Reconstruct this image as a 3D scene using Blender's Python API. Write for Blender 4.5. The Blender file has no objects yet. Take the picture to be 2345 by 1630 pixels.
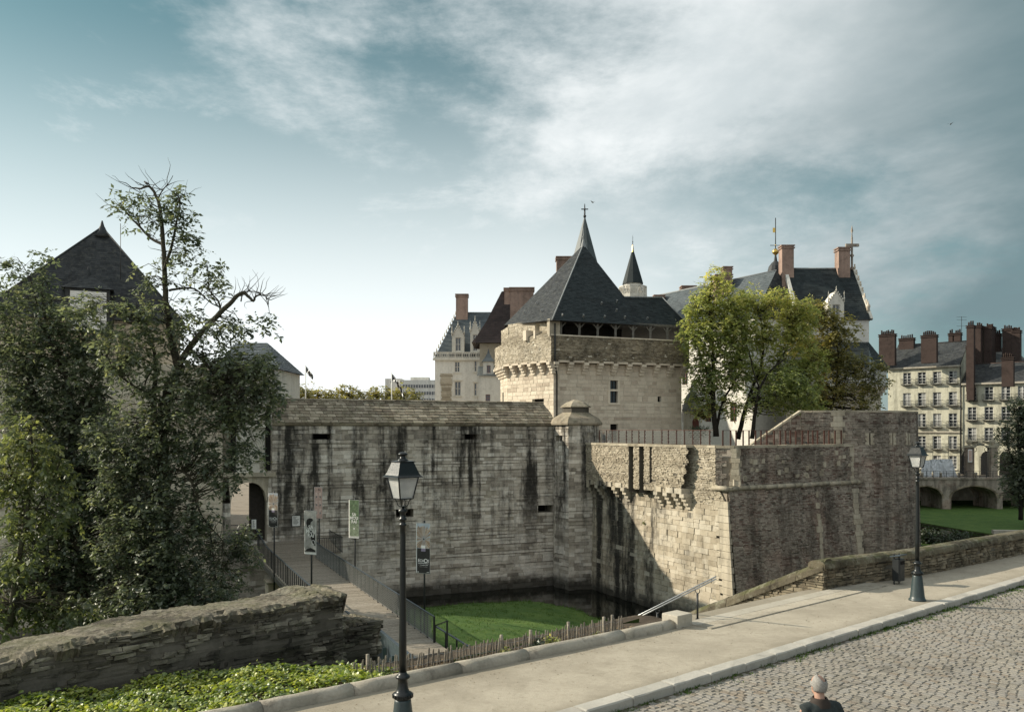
import bpy, bmesh, math, random
import numpy as np
from mathutils import Vector, Matrix
random.seed(7)
R = math.radians
SC = bpy.context.scene
COL = SC.collection

# ------------------------------------------------------------------ camera, sky, sun, exposure
F, U0, V0, EYE = 1954.0, 1172.5, 985.0, 4.4      # focal length / principal point in photo pixels, eye height
cam_d = bpy.data.cameras.new('camera')
cam_d.sensor_width = 36.0
cam_d.lens = 36.0 * F / 2345.0
cam_d.shift_y = (V0 - 815.0) / 2345.0
cam_d.clip_start = 0.1
cam_d.clip_end = 3000.0
cam = bpy.data.objects.new('camera', cam_d)
cam.location = (0, 0, EYE)
cam.rotation_euler = (R(90), 0, 0)
COL.objects.link(cam)
SC.camera = cam

SUN_EL = R(27.0)
SUN_H = Vector((-0.978, 0.208, 0)).normalized()          # horizontal direction towards the sun
TO_SUN = Vector((SUN_H.x * math.cos(SUN_EL), SUN_H.y * math.cos(SUN_EL), math.sin(SUN_EL)))
sun_d = bpy.data.lights.new('sun', 'SUN')
sun_d.energy = 2.5
sun_d.angle = R(0.55)
sun_d.color = (1.0, 0.90, 0.74)
sun = bpy.data.objects.new('sun', sun_d)
sun.rotation_euler = (-TO_SUN).to_track_quat('-Z', 'Y').to_euler()
sun.location = (-60, 20, 60)
COL.objects.link(sun)

SC.view_settings.view_transform = 'Standard'
SC.view_settings.look = 'None'
SC.view_settings.exposure = 1.42
SC.view_settings.gamma = 1.0
SC.view_settings.use_curve_mapping = False
SC.render.engine = 'CYCLES'
SC.cycles.max_bounces = 6
SC.cycles.diffuse_bounces = 3
SC.cycles.glossy_bounces = 2
SC.cycles.transmission_bounces = 4
SC.cycles.transparent_max_bounces = 8
SC.cycles.use_denoising = True
SC.cycles.sample_clamp_indirect = 6.0

world = bpy.data.worlds.new('World')
SC.world = world
world.use_nodes = True
class NT:
    """small helper to write node trees"""
    def __init__(s, tree):
        s.t = tree; s.n = tree.nodes; s.l = tree.links
    def new(s, typ, **kw):
        n = s.n.new(typ)
        for k, v in kw.items(): setattr(n, k, v)
        return n
    def put(s, sock, val):
        if isinstance(val, bpy.types.NodeSocket): s.l.new(val, sock)
        else:
            if isinstance(val, (tuple, list)) and len(val) == 3 and sock.type == 'RGBA': val = (*val, 1)
            sock.default_value = val
    def math(s, op, a, b=0.0, c=None, clamp=False):
        n = s.new('ShaderNodeMath', operation=op, use_clamp=clamp)
        s.put(n.inputs[0], a); s.put(n.inputs[1], b)
        if c is not None: s.put(n.inputs[2], c)
        return n.outputs[0]
    def mix(s, fac, a, b, mode='MIX'):
        n = s.new('ShaderNodeMix', data_type='RGBA', blend_type=mode)
        s.put(n.inputs[0], fac); s.put(n.inputs[6], a); s.put(n.inputs[7], b)
        return n.outputs[2]
    def noise(s, vec, scale, detail=3.0, rough=0.55, dist=0.0, dim='3D'):
        n = s.new('ShaderNodeTexNoise', noise_dimensions=dim)
        if vec is not None: s.put(n.inputs['Vector'], vec)
        s.put(n.inputs['Scale'], scale); s.put(n.inputs['Detail'], detail)
        s.put(n.inputs['Roughness'], rough); s.put(n.inputs['Distortion'], dist)
        return n.outputs['Fac']
    def ramp(s, fac, lo, hi, a=0.0, b=1.0, smooth=True):
        n = s.new('ShaderNodeMapRange', interpolation_type='SMOOTHSTEP' if smooth else 'LINEAR')
        s.put(n.inputs[0], fac); s.put(n.inputs[1], lo); s.put(n.inputs[2], hi)
        s.put(n.inputs[3], a); s.put(n.inputs[4], b)
        return n.outputs[0]
    def vscale(s, vec, xyz):
        n = s.new('ShaderNodeVectorMath', operation='MULTIPLY')
        s.put(n.inputs[0], vec); n.inputs[1].default_value = xyz
        return n.outputs[0]
    def pos(s):
        return s.new('ShaderNodeNewGeometry').outputs['Position']

w = NT(world.node_tree)
w.n.clear()
sky = w.new('ShaderNodeTexSky', sky_type='NISHITA')
sky.sun_disc = False
sky.sun_elevation = SUN_EL
sky.sun_rotation = math.atan2(TO_SUN.x, TO_SUN.y)
sky.altitude = 20; sky.air_density = 1.0; sky.dust_density = 1.5; sky.ozone_density = 2.0
tc = w.new('ShaderNodeTexCoord')
sep = w.new('ShaderNodeSeparateXYZ'); w.l.new(tc.outputs['Generated'], sep.inputs[0])
dx, dy, dz = sep.outputs
el = w.math('MAXIMUM', dz, 0.0)
den = w.math('ADD', el, 0.26)
cmb = w.new('ShaderNodeCombineXYZ')
w.put(cmb.inputs[0], w.math('DIVIDE', dx, den)); w.put(cmb.inputs[1], w.math('DIVIDE', dy, den)); cmb.inputs[2].default_value = 3.7
cv = cmb.outputs[0]
# a little less saturated, slightly green-blue, as the hazy autumn air shows it
hs = w.new('ShaderNodeHueSaturation')
hs.inputs['Hue'].default_value = 0.475; hs.inputs['Saturation'].default_value = 0.70; hs.inputs['Value'].default_value = 1.0
w.l.new(sky.outputs[0], hs.inputs['Color'])
clear = w.mix(1.0, hs.outputs[0], (0.118, 0.245, 0.242), 'MULTIPLY')
# pale haze towards the horizon
hz = w.ramp(el, 0.0, 0.46, 1.0, 0.05)
hz = w.math('MULTIPLY', hz, w.ramp(dx, 0.0, 0.50, 1.0, 0.12))
base = w.mix(hz, clear, (4.4, 4.55, 4.55))
# veil of cloud, thickening to the right of the view
n1 = w.noise(cv, 0.55, 7.0, 0.60, 0.25)
n2 = w.noise(cv, 1.9, 8.0, 0.66, 0.15)
az = w.math('ADD', w.math('MULTIPLY', dx, 0.80), w.math('MULTIPLY', dy, -0.25))
hgt = w.math('MULTIPLY', el, 1.5)
cl = w.math('ADD', w.math('ADD', w.math('MULTIPLY', n1, 1.15), w.math('MULTIPLY', n2, 1.15)), w.math('ADD', az, hgt))
cmask = w.ramp(cl, 1.24, 1.66)
n3 = w.noise(cv, 0.9, 6.0, 0.62, 0.5)
shade = w.ramp(w.math('ADD', w.math('MULTIPLY', n3, 0.60), w.math('ADD', w.math('MULTIPLY', dx, 1.25), w.math('MULTIPLY', dy, 0.25))), 0.74, 1.16)
n4 = w.noise(cv, 2.2, 8.0, 0.62, 0.15)
white = w.mix(w.ramp(n4, 0.34, 0.66), (2.75, 2.98, 3.04), (3.85, 3.97, 3.97))
ccol = w.mix(shade, white, (0.74, 1.06, 1.15))
wisp = w.math('MULTIPLY', w.ramp(w.noise(cv, 1.7, 8.0, 0.66, 0.3), 0.58, 0.72), 0.42)
base = w.mix(wisp, base, (3.7, 3.85, 3.85))
allsky = w.mix(w.math('MULTIPLY', cmask, 0.90), base, ccol)
bg = w.new('ShaderNodeBackground'); w.put(bg.inputs[0], allsky); bg.inputs[1].default_value = 0.1
wo = w.new('ShaderNodeOutputWorld'); w.l.new(bg.outputs[0], wo.inputs[0])

# ------------------------------------------------------------------ geometry helpers
def V(*a): return Vector(a)
def at(u, v, Y): return V((u - U0) / F * Y, Y, EYE - (v - V0) / F * Y)
def onz(u, v, z):
    Y = (EYE - z) * F / (v - V0); return at(u, v, Y)
def zat(v, Y): return EYE - (v - V0) / F * Y
def hit(u, P, d):
    """plan point where the sight line of photo column u meets the plan line P + t d; returns (point, t)"""
    k = (u - U0) / F
    t = (k * P[1] - P[0]) / (d[0] - k * d[1])
    return V(P[0] + d[0] * t, P[1] + d[1] * t, 0), t
def rnd(a, b): return random.uniform(a, b)

class MB:
    """collects shapes into one mesh; per-face 'tint' attribute drives colour variation"""
    def __init__(s): s.v = []; s.f = []; s.t = []; s.m = []; s.sm = []
    def add(s, vs, fs, tint=0.5, mi=0, smooth=False):
        o = len(s.v); s.v.extend([tuple(p) for p in vs])
        for f in fs: s.f.append([o + i for i in f]); s.t.append(tint); s.m.append(mi); s.sm.append(smooth)
        return s
    def quad(s, a, b, c, d, tint=0.5, mi=0): return s.add([a, b, c, d], [(0, 1, 2, 3)], tint, mi)
    def obox(s, c, ax, ay, az, tint=0.5, mi=0):
        """box: centre and three half-axis vectors"""
        c = Vector(c); vs = [c + ax * i + ay * j + az * k for k in (-1, 1) for j in (-1, 1) for i in (-1, 1)]
        return s.add(vs, [(0, 2, 3, 1), (4, 5, 7, 6), (0, 1, 5, 4), (2, 6, 7, 3), (0, 4, 6, 2), (1, 3, 7, 5)], tint, mi)
    def box(s, x0, x1, y0, y1, z0, z1, tint=0.5, mi=0):
        return s.obox(((x0 + x1) / 2, (y0 + y1) / 2, (z0 + z1) / 2), V((x1 - x0) / 2, 0, 0), V(0, (y1 - y0) / 2, 0), V(0, 0, (z1 - z0) / 2), tint, mi)
    def bar(s, a, b, wx, wy=None, tint=0.5, mi=0, up=None):
        """rectangular bar from a to b, widths wx (horizontal) and wy (other)"""
        a = Vector(a); b = Vector(b); d = (b - a); L = d.length
        if L < 1e-6: return s
        d.normalize(); up = up or (V(0, 0, 1) if abs(d.z) < 0.95 else V(0, 1, 0))
        x = d.cross(up).normalized(); y = x.cross(d).normalized(); wy = wy or wx
        return s.obox((a + b) / 2, x * wx / 2, y * wy / 2, d * L / 2, tint, mi)
    def prism(s, pts, z0, z1, tint=0.5, mi=0, cap=True):
        """vertical prism over plan polygon (counter-clockwise)"""
        n = len(pts); vs = [(p[0], p[1], z0) for p in pts] + [(p[0], p[1], z1) for p in pts]
        fs = [(i, (i + 1) % n, n + (i + 1) % n, n + i) for i in range(n)]
        if cap: fs += [tuple(range(n, 2 * n)), tuple(reversed(range(n)))]
        return s.add(vs, fs, tint, mi)
    def loft(s, rings, tint=0.5, mi=0, smooth=False, cap=True):
        n = len(rings[0]); vs = [p for r in rings for p in r]; fs = []
        for k in range(len(rings) - 1):
            for i in range(n):
                j = (i + 1) % n
                fs.append((k * n + i, k * n + j, (k + 1) * n + j, (k + 1) * n + i))
        if cap: fs += [tuple(reversed(range(n))), tuple(range((len(rings) - 1) * n, len(rings) * n))]
        return s.add(vs, fs, tint, mi, smooth)
    def lathe(s, c, prof, n=16, tint=0.5, mi=0, smooth=True, rot=0.0, sx=1.0, sy=1.0):
        """profile [(radius, z)] turned about the vertical through c"""
        c = Vector(c); rings = []
        for r, z in prof:
            rings.append([(c.x + r * sx * math.cos(2 * math.pi * i / n + rot), c.y + r * sy * math.sin(2 * math.pi * i / n + rot), c.z + z) for i in range(n)])
        return s.loft(rings, tint, mi, smooth)
    def tube(s, pts, rad, n=6, tint=0.5, mi=0, smooth=True, cap=True):
        pts = [Vector(p) for p in pts]; N = len(pts)
        if not isinstance(rad, (list, tuple)): rad = [rad] * N
        rings = []; ref = V(0.31, 0.17, 0.93)
        for i, p in enumerate(pts):
            d = (pts[min(i + 1, N - 1)] - pts[max(i - 1, 0)])
            if d.length < 1e-9: d = V(0, 0, 1)
            d.normalize()
            x = d.cross(ref)
            if x.length < 0.05: x = d.cross(V(1, 0, 0))
            x.normalize(); y = d.cross(x)
            rings.append([p + (x * math.cos(2 * math.pi * k / n) + y * math.sin(2 * math.pi * k / n)) * rad[i] for k in range(n)])
        return s.loft(rings, tint, mi, smooth, cap)
    def merge(s, o):
        k = len(s.v); s.v.extend(o.v); s.f.extend([[k + i for i in f] for f in o.f]); s.t.extend(o.t); s.m.extend(o.m); s.sm.extend(o.sm)
    def build(s, name, mats, parent=None, label=None, cat=None, group=None, kind=None, origin=None):
        me = bpy.data.meshes.new(name)
        vs = np.array(s.v, dtype=np.float64).reshape(-1, 3)
        off = V(0, 0, 0)
        if parent is None:
            if origin is None and len(vs):
                lo = vs.min(0); hi = vs.max(0); off = V((lo[0] + hi[0]) / 2, (lo[1] + hi[1]) / 2, lo[2])
            elif origin is not None: off = Vector(origin)
        else: off = wloc(parent)
        loc = off
        if parent is not None: loc = V(0, 0, 0)
        vs = vs - np.array(off)
        me.from_pydata(vs.tolist(), [], s.f)
        a = me.attributes.new('tint', 'FLOAT', 'FACE'); a.data.foreach_set('value', s.t)
        if not isinstance(mats, (list, tuple)): mats = [mats]
        for m in mats: me.materials.append(M[m] if isinstance(m, str) else m)
        me.polygons.foreach_set('material_index', s.m)
        me.polygons.foreach_set('use_smooth', s.sm)
        me.update()
        return link(name, me, parent, loc, label, cat, group, kind)
WL = {}
def wloc(o): return WL[o.name]
def link(name, me, parent=None, loc=(0, 0, 0), label=None, cat=None, group=None, kind=None):
    o = bpy.data.objects.new(name, me); COL.objects.link(o)
    o.location = loc
    if parent is not None: o.parent = parent; WL[o.name] = WL[parent.name] + Vector(loc)
    else: WL[o.name] = Vector(loc)
    tag(o, label, cat, group, kind)
    return o
def tag(o, label=None, cat=None, group=None, kind=None):
    if label: o['label'] = label
    if cat: o['category'] = cat
    if group: o['group'] = group
    if kind: o['kind'] = kind
    return o
def thing(name, loc, label, cat, group=None): return link(name, None, None, loc, label, cat, group)
def copy_tree(o, parent=None, loc=None, rotz=None, label=None):
    c = o.copy(); COL.objects.link(c); c.parent = parent
    if loc is not None: c.location = loc
    if rotz is not None: c.rotation_euler[2] = rotz
    if label: c['label'] = label
    WL[c.name] = Vector(c.location) + (WL[parent.name] if parent else V(0, 0, 0))
    for ch in list(o.children): copy_tree(ch, c)
    return c

# ------------------------------------------------------------------ materials
M = {}
def new_mat(name):
    m = bpy.data.materials.new(name); m.use_nodes = True; M[name] = m
    t = NT(m.node_tree); b = t.n['Principled BSDF']; return m, t, b
def attr(t, name='tint'):
    return t.new('ShaderNodeAttribute', attribute_name=name).outputs['Fac']
def bump(t, b, h, strength=0.3, dist=0.02):
    n = t.new('ShaderNodeBump'); n.inputs['Strength'].default_value = strength; n.inputs['Distance'].default_value = dist
    t.put(n.inputs['Height'], h); t.l.new(n.outputs[0], b.inputs['Normal'])
def colramp(t, fac, cols):
    n = t.new('ShaderNodeValToRGB'); cr = n.color_ramp
    while len(cr.elements) < len(cols): cr.elements.new(0.5)
    for i, c in enumerate(cols):
        cr.elements[i].position = i / (len(cols) - 1); cr.elements[i].color = (*c, 1)
    t.put(n.inputs[0], fac); return n.outputs[0]
def stone_mat(name, cols, streak=0.0, blotch=0.3, moss=0.0, lichen=0.0, dark=(0.03, 0.028, 0.024), pale=0.0, rough=0.92, fine=14.0, bstr=0.5, zrange=None, wet=None, yrange=None, red=0.0, sfreq=1.05):
    """stone: per-piece tint, grain, black run-off streaks, blotches, moss on upward faces, pale lime runs"""
    m, t, b = new_mat(name)
    p = t.pos(); tint = attr(t)
    g = t.noise(p, fine, 5.0, 0.65)
    c = colramp(t, t.math('ADD', t.math('MULTIPLY', tint, 0.8), t.math('MULTIPLY', t.noise(p, 2.3, 4.0, 0.6), 0.4), clamp=True), cols)
    c = t.mix(t.ramp(g, 0.3, 0.75, 0.0, 0.55), c, t.mix(1.0, c, (0.74, 0.72, 0.69), 'MULTIPLY'))
    if blotch:
        bl = t.ramp(t.noise(p, 0.45, 6.0, 0.68, 0.6), 0.46, 0.68, 0.0, blotch)
        c = t.mix(bl, c, t.mix(1.0, c, (0.30, 0.295, 0.285), 'MULTIPLY'))
        b2 = t.ramp(t.noise(p, 2.1, 6.0, 0.72, 0.4), 0.54, 0.66, 0.0, blotch)
        c = t.mix(b2, c, t.mix(1.0, c, (0.36, 0.355, 0.35), 'MULTIPLY'))
    if pale:
        pl = t.math('MULTIPLY', t.ramp(t.noise(t.vscale(p, (1.6, 1.6, 0.22)), 0.9, 6.0, 0.7, 0.4), 0.52, 0.70), t.ramp(t.noise(p, 5.0, 5.0, 0.7), 0.38, 0.62))
        c = t.mix(t.math('MULTIPLY', pl, pale), c, (0.46, 0.44, 0.40))
    if streak:
        s1 = t.noise(t.vscale(p, (1.0, 1.0, 0.07)), sfreq, 6.0, 0.62, 0.3)
        s2 = t.noise(t.vscale(p, (1.0, 1.0, 0.5)), 2.5, 5.0, 0.7)
        sm = t.ramp(t.math('ADD', s1, t.math('MULTIPLY', s2, 0.35)), 0.60, 0.80, 0.0, streak)
        if zrange:
            sx = t.new('ShaderNodeSeparateXYZ'); t.l.new(p, sx.inputs[0])
            sm = t.math('MULTIPLY', sm, t.ramp(t.math('ADD', sx.outputs[2], t.math('MULTIPLY', s2, 6.0)), zrange[0], zrange[1]))
        if yrange:
            sy = t.new('ShaderNodeSeparateXYZ'); t.l.new(p, sy.inputs[0])
            sm = t.math('MULTIPLY', sm, t.ramp(sy.outputs[1], yrange[0], yrange[1], 0.12, 1.0))
        c = t.mix(sm, c, dark)
    if red:
        c = t.mix(t.math('MULTIPLY', t.ramp(t.noise(p, 0.28, 5.0, 0.6, 0.5), 0.50, 0.62), red), c, t.mix(1.0, c, (0.72, 0.42, 0.36), 'MULTIPLY'))
    if wet is not None:
        sw_ = t.new('ShaderNodeSeparateXYZ'); t.l.new(p, sw_.inputs[0])
        wv = t.ramp(t.math('ADD', sw_.outputs[2], t.math('MULTIPLY', t.noise(p, 0.9, 6.0, 0.7), -1.6)), wet - 0.9, wet + 0.1, 0.88, 0.0)
        c = t.mix(wv, c, (0.020, 0.020, 0.016))
    if moss or lichen:
        gn = t.new('ShaderNodeNewGeometry'); sx = t.new('ShaderNodeSeparateXYZ'); t.l.new(gn.outputs['Normal'], sx.inputs[0])
        up = t.ramp(sx.outputs[2], 0.15, 0.8)
        if moss:
            mm = t.math('MULTIPLY', t.ramp(t.noise(p, 1.6, 6.0, 0.7), 0.42, 0.62), t.math('MULTIPLY', up, moss))
            c = t.mix(mm, c, (0.075, 0.078, 0.028))
        if lichen:
            lm = t.math('MULTIPLY', t.ramp(t.noise(p, 2.7, 6.0, 0.75), 0.5, 0.62), lichen)
            c = t.mix(lm, c, (0.30, 0.29, 0.22))
    t.put(b.inputs['Base Color'], c)
    b.inputs['Roughness'].default_value = rough
    b.inputs['Specular IOR Level'].default_value = 0.25
    bump(t, b, t.math('ADD', g, t.math('MULTIPLY', t.noise(p, fine * 3.1, 3.0, 0.7), 0.4)), bstr, 0.03)
    return m
def plain(name, col, rough=0.6, metal=0.0, var=0.12, scale=6.0, spec=0.5, bstr=0.0, tintcol=None, coat=0.0):
    m, t, b = new_mat(name)
    p = t.pos(); n = t.noise(p, scale, 5.0, 0.65)
    c = col
    if tintcol: c = t.mix(attr(t), col, tintcol)
    else: c = t.mix(0.0, col, col)
    c = t.mix(t.ramp(n, 0.25, 0.8, 0.0, 1.0), c, t.mix(1.0, c, (1 - 2.5 * var,) * 3, 'MULTIPLY'))
    t.put(b.inputs['Base Color'], c); b.inputs['Metallic'].default_value = metal
    t.put(b.inputs['Roughness'], t.ramp(n, 0.2, 0.8, max(rough - 0.1, 0.03), min(rough + 0.1, 1.0)))
    b.inputs['Specular IOR Level'].default_value = spec
    if coat: b.inputs['Coat Weight'].default_value = coat
    if bstr: bump(t, b, n, bstr, 0.01)
    return m

stone_mat('curtain_stone', [(0.052, 0.048, 0.043), (0.43, 0.382, 0.318), (0.62, 0.565, 0.485), (0.77, 0.72, 0.64)], streak=0.98, blotch=0.44, pale=0.75, zrange=(-5.5, 3.4), wet=-8.1, sfreq=0.8)
stone_mat('mortar', [(0.30, 0.27, 0.215), (0.52, 0.475, 0.39)], streak=0.8, blotch=0.5, zrange=(-5.5, 3.4), wet=-8.1, sfreq=0.8)
stone_mat('dark_mortar', [(0.09, 0.08, 0.065), (0.16, 0.145, 0.12)], streak=0.3, blotch=0.4)
stone_mat('roof_stone', [(0.10, 0.082, 0.060), (0.26, 0.215, 0.16), (0.42, 0.365, 0.28)], blotch=0.75, moss=0.35, lichen=0.35)
stone_mat('bastion_stone', [(0.17, 0.142, 0.10), (0.37, 0.32, 0.24), (0.47, 0.415, 0.32), (0.54, 0.49, 0.395)], streak=0.97, blotch=0.5, pale=0.45, zrange=(-16, -8), wet=-8.3, yrange=(57.5, 64.0), sfreq=0.62)
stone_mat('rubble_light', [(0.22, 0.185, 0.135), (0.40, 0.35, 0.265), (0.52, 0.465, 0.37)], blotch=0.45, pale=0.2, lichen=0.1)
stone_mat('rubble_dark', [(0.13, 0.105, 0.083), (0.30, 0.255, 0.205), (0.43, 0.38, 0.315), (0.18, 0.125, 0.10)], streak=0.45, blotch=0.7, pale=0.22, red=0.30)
stone_mat('brick_red', [(0.085, 0.055, 0.045), (0.15, 0.10, 0.08), (0.22, 0.175, 0.14)], blotch=0.55, pale=0.1)
stone_mat('quoin', [(0.34, 0.29, 0.215), (0.46, 0.405, 0.31), (0.53, 0.475, 0.375)], blotch=0.35, streak=0.3)
stone_mat('tower_stone', [(0.30, 0.24, 0.185), (0.52, 0.445, 0.35), (0.62, 0.545, 0.435), (0.68, 0.61, 0.49)], blotch=0.25, pale=0.15)
stone_mat('tower_mortar', [(0.52, 0.48, 0.39), (0.62, 0.58, 0.48)], blotch=0.2)
stone_mat('ruin_stone', [(0.026, 0.023, 0.019), (0.085, 0.076, 0.060), (0.19, 0.172, 0.138), (0.42, 0.385, 0.315)], streak=0.6, blotch=0.95, moss=0.5, lichen=0.10, fine=16, bstr=0.9)
stone_mat('ruin_top', [(0.10, 0.088, 0.066), (0.27, 0.238, 0.182)], blotch=0.95, moss=0.55, lichen=0.35, fine=26, bstr=1.0)
stone_mat('coping', [(0.24, 0.205, 0.15), (0.38, 0.335, 0.255), (0.46, 0.41, 0.32)], blotch=0.55, moss=0.35, lichen=0.25)
stone_mat('parapet_stone', [(0.09, 0.072, 0.05), (0.23, 0.19, 0.13), (0.38, 0.325, 0.235)], blotch=0.75, streak=0.3, moss=0.45, lichen=0.15)
stone_mat('parapet_coping', [(0.075, 0.064, 0.045), (0.17, 0.148, 0.10)], blotch=0.85, moss=0.8, lichen=0.35, fine=20, bstr=0.8)
stone_mat('concrete', [(0.33, 0.30, 0.245), (0.41, 0.375, 0.31)], blotch=0.5, lichen=0.2, fine=22)
stone_mat('granite', [(0.34, 0.325, 0.285), (0.46, 0.44, 0.39), (0.40, 0.375, 0.33)], blotch=0.3, fine=40, bstr=0.25)
stone_mat('cobble', [(0.105, 0.098, 0.086), (0.195, 0.18, 0.152), (0.275, 0.252, 0.212), (0.245, 0.232, 0.21), (0.225, 0.19, 0.15)], blotch=0.3, fine=30, bstr=0.3, rough=0.8)
stone_mat('joint_sand', [(0.10, 0.088, 0.068), (0.16, 0.14, 0.105)], blotch=0.5, moss=0.25, fine=40)
stone_mat('limestone', [(0.36, 0.33, 0.27), (0.46, 0.425, 0.355)], blotch=0.45, fine=20, bstr=0.2)
stone_mat('tufa', [(0.62, 0.585, 0.505), (0.72, 0.69, 0.61)], blotch=0.25, streak=0.12, fine=9, bstr=0.15)
stone_mat('plaster_white', [(0.66, 0.64, 0.58), (0.76, 0.74, 0.68)], blotch=0.15, streak=0.15, fine=4, bstr=0.08)
stone_mat('plaster_cream', [(0.50, 0.485, 0.38), (0.585, 0.57, 0.455)], blotch=0.25, streak=0.35, fine=4, bstr=0.06)
stone_mat('chimney_brick', [(0.24, 0.16, 0.125), (0.36, 0.255, 0.205), (0.30, 0.205, 0.165)], blotch=0.4, streak=0.35, fine=10)
stone_mat('chimney_red', [(0.040, 0.030, 0.027), (0.070, 0.048, 0.041)], blotch=0.5, fine=8)
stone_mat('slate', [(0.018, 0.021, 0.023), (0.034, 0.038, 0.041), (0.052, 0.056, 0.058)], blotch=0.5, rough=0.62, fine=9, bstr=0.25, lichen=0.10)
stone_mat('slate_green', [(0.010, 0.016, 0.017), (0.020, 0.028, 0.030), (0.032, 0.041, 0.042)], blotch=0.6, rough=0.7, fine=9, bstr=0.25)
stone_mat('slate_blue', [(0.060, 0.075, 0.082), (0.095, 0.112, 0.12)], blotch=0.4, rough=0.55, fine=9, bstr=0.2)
stone_mat('slate_red', [(0.030, 0.022, 0.021), (0.050, 0.036, 0.034)], blotch=0.4, rough=0.65, fine=9, bstr=0.2)
stone_mat('lead', [(0.20, 0.215, 0.215), (0.30, 0.315, 0.315)], blotch=0.4, rough=0.5, fine=6, bstr=0.1)
stone_mat('spire_tin', [(0.055, 0.070, 0.073), (0.10, 0.12, 0.122)], blotch=0.35, streak=0.3, rough=0.5, fine=5, bstr=0.1)
stone_mat('earth', [(0.055, 0.042, 0.030), (0.10, 0.078, 0.055)], blotch=0.6, fine=30, bstr=1.0)
stone_mat('path_dirt', [(0.22, 0.185, 0.145), (0.28, 0.24, 0.19)], blotch=0.35, fine=24, bstr=0.4)
plain('iron', (0.020, 0.023, 0.024), 0.45, 0.2, 0.1, 9)
plain('lamp_paint', (0.006, 0.009, 0.009), 0.36, 0.0, 0.2, 22, 0.45, bstr=0.2)
plain('lamp_base_paint', (0.030, 0.048, 0.050), 0.42, 0.0, 0.15, 18, 0.5, bstr=0.1)
plain('galvanised', (0.42, 0.43, 0.43), 0.38, 0.85, 0.12, 12)
plain('steel_blue', (0.055, 0.075, 0.090), 0.45, 0.3, 0.12, 7)
plain('corten', (0.115, 0.045, 0.030), 0.75, 0.2, 0.25, 12)
plain('mesh_wire', (0.24, 0.245, 0.23), 0.5, 0.5, 0.1, 20)
plain('wood_deck', (0.25, 0.215, 0.165), 0.8, 0.0, 0.18, 9, 0.3, bstr=0.3, tintcol=(0.36, 0.32, 0.26))
plain('wood_grey', (0.20, 0.175, 0.14), 0.85, 0.0, 0.2, 16, 0.3, bstr=0.4, tintcol=(0.34, 0.30, 0.24))
plain('wood_dark', (0.035, 0.028, 0.022), 0.7, 0.0, 0.2, 6, 0.4)
plain('timber', (0.16, 0.15, 0.13), 0.8, 0.0, 0.2, 6, 0.3)
plain('gold', (0.62, 0.42, 0.12), 0.3, 1.0, 0.1, 8)
plain('white_paint', (0.72, 0.72, 0.69), 0.5, 0.0, 0.06, 5)
plain('black_void', (0.012, 0.011, 0.010), 0.9, 0.0, 0.1, 3, 0.2)
plain('shutter_red', (0.20, 0.06, 0.045), 0.6, 0.0, 0.15, 6)
plain('tarp', (0.55, 0.58, 0.60), 0.45, 0.0, 0.1, 5)
plain('bark', (0.060, 0.052, 0.038), 0.95, 0.0, 0.25, 14, 0.2, bstr=0.9, tintcol=(0.095, 0.085, 0.058))
plain('bark_dark', (0.030, 0.026, 0.020), 0.95, 0.0, 0.25, 14, 0.2, bstr=0.9)
plain('bird_grey', (0.06, 0.055, 0.05), 0.8)
def glass_mat(name, col=(0.03, 0.035, 0.04), rough=0.08):
    m, t, b = new_mat(name); t.put(b.inputs['Base Color'], (*col, 1)); b.inputs['Roughness'].default_value = rough
    b.inputs['Specular IOR Level'].default_value = 0.8
glass_mat('window_glass')
plain('curtain_pane', (0.30, 0.30, 0.285), 0.35, var=.1, scale=3)
plain('dim_pane', (0.085, 0.09, 0.092), 0.15, var=.15, scale=2)
def leaf_mat(name, cols, trans=0.45, gloss=0.07):
    m, t, b = new_mat(name); t.n.remove(b)
    c = colramp(t, attr(t), cols)
    d = t.new('ShaderNodeBsdfDiffuse'); t.put(d.inputs[0], c)
    tr = t.new('ShaderNodeBsdfTranslucent'); t.put(tr.inputs[0], t.mix(1.0, c, (1.12, 1.16, 0.78), 'MULTIPLY'))
    gl = t.new('ShaderNodeBsdfGlossy'); gl.inputs['Roughness'].default_value = 0.45; t.put(gl.inputs[0], (0.8, 0.82, 0.8, 1))
    m1 = t.new('ShaderNodeMixShader'); m1.inputs[0].default_value = trans; t.l.new(d.outputs[0], m1.inputs[1]); t.l.new(tr.outputs[0], m1.inputs[2])
    m2 = t.new('ShaderNodeMixShader'); m2.inputs[0].default_value = gloss; t.l.new(m1.outputs[0], m2.inputs[1]); t.l.new(gl.outputs[0], m2.inputs[2])
    t.l.new(m2.outputs[0], t.n['Material Output'].inputs[0])
leaf_mat('leaf_dark', [(0.062, 0.080, 0.060), (0.128, 0.152, 0.105), (0.205, 0.225, 0.145), (0.33, 0.32, 0.17)], 0.55, 0.05)
leaf_mat('leaf_mid', [(0.078, 0.098, 0.046), (0.15, 0.172, 0.072), (0.235, 0.245, 0.098), (0.36, 0.33, 0.12)], 0.52, 0.045)
leaf_mat('leaf_bright', [(0.14, 0.18, 0.075), (0.27, 0.315, 0.115), (0.42, 0.44, 0.15), (0.60, 0.53, 0.19)], 0.6, 0.05)
leaf_mat('leaf_yellow', [(0.15, 0.15, 0.055), (0.29, 0.26, 0.085), (0.44, 0.36, 0.11), (0.50, 0.32, 0.10)], 0.58)
leaf_mat('leaf_ivy', [(0.055, 0.095, 0.020), (0.15, 0.215, 0.035), (0.30, 0.35, 0.055), (0.45, 0.46, 0.09)], 0.45)
leaf_mat('leaf_dead', [(0.07, 0.04, 0.02), (0.13, 0.085, 0.04), (0.20, 0.14, 0.07)], 0.2)
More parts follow.
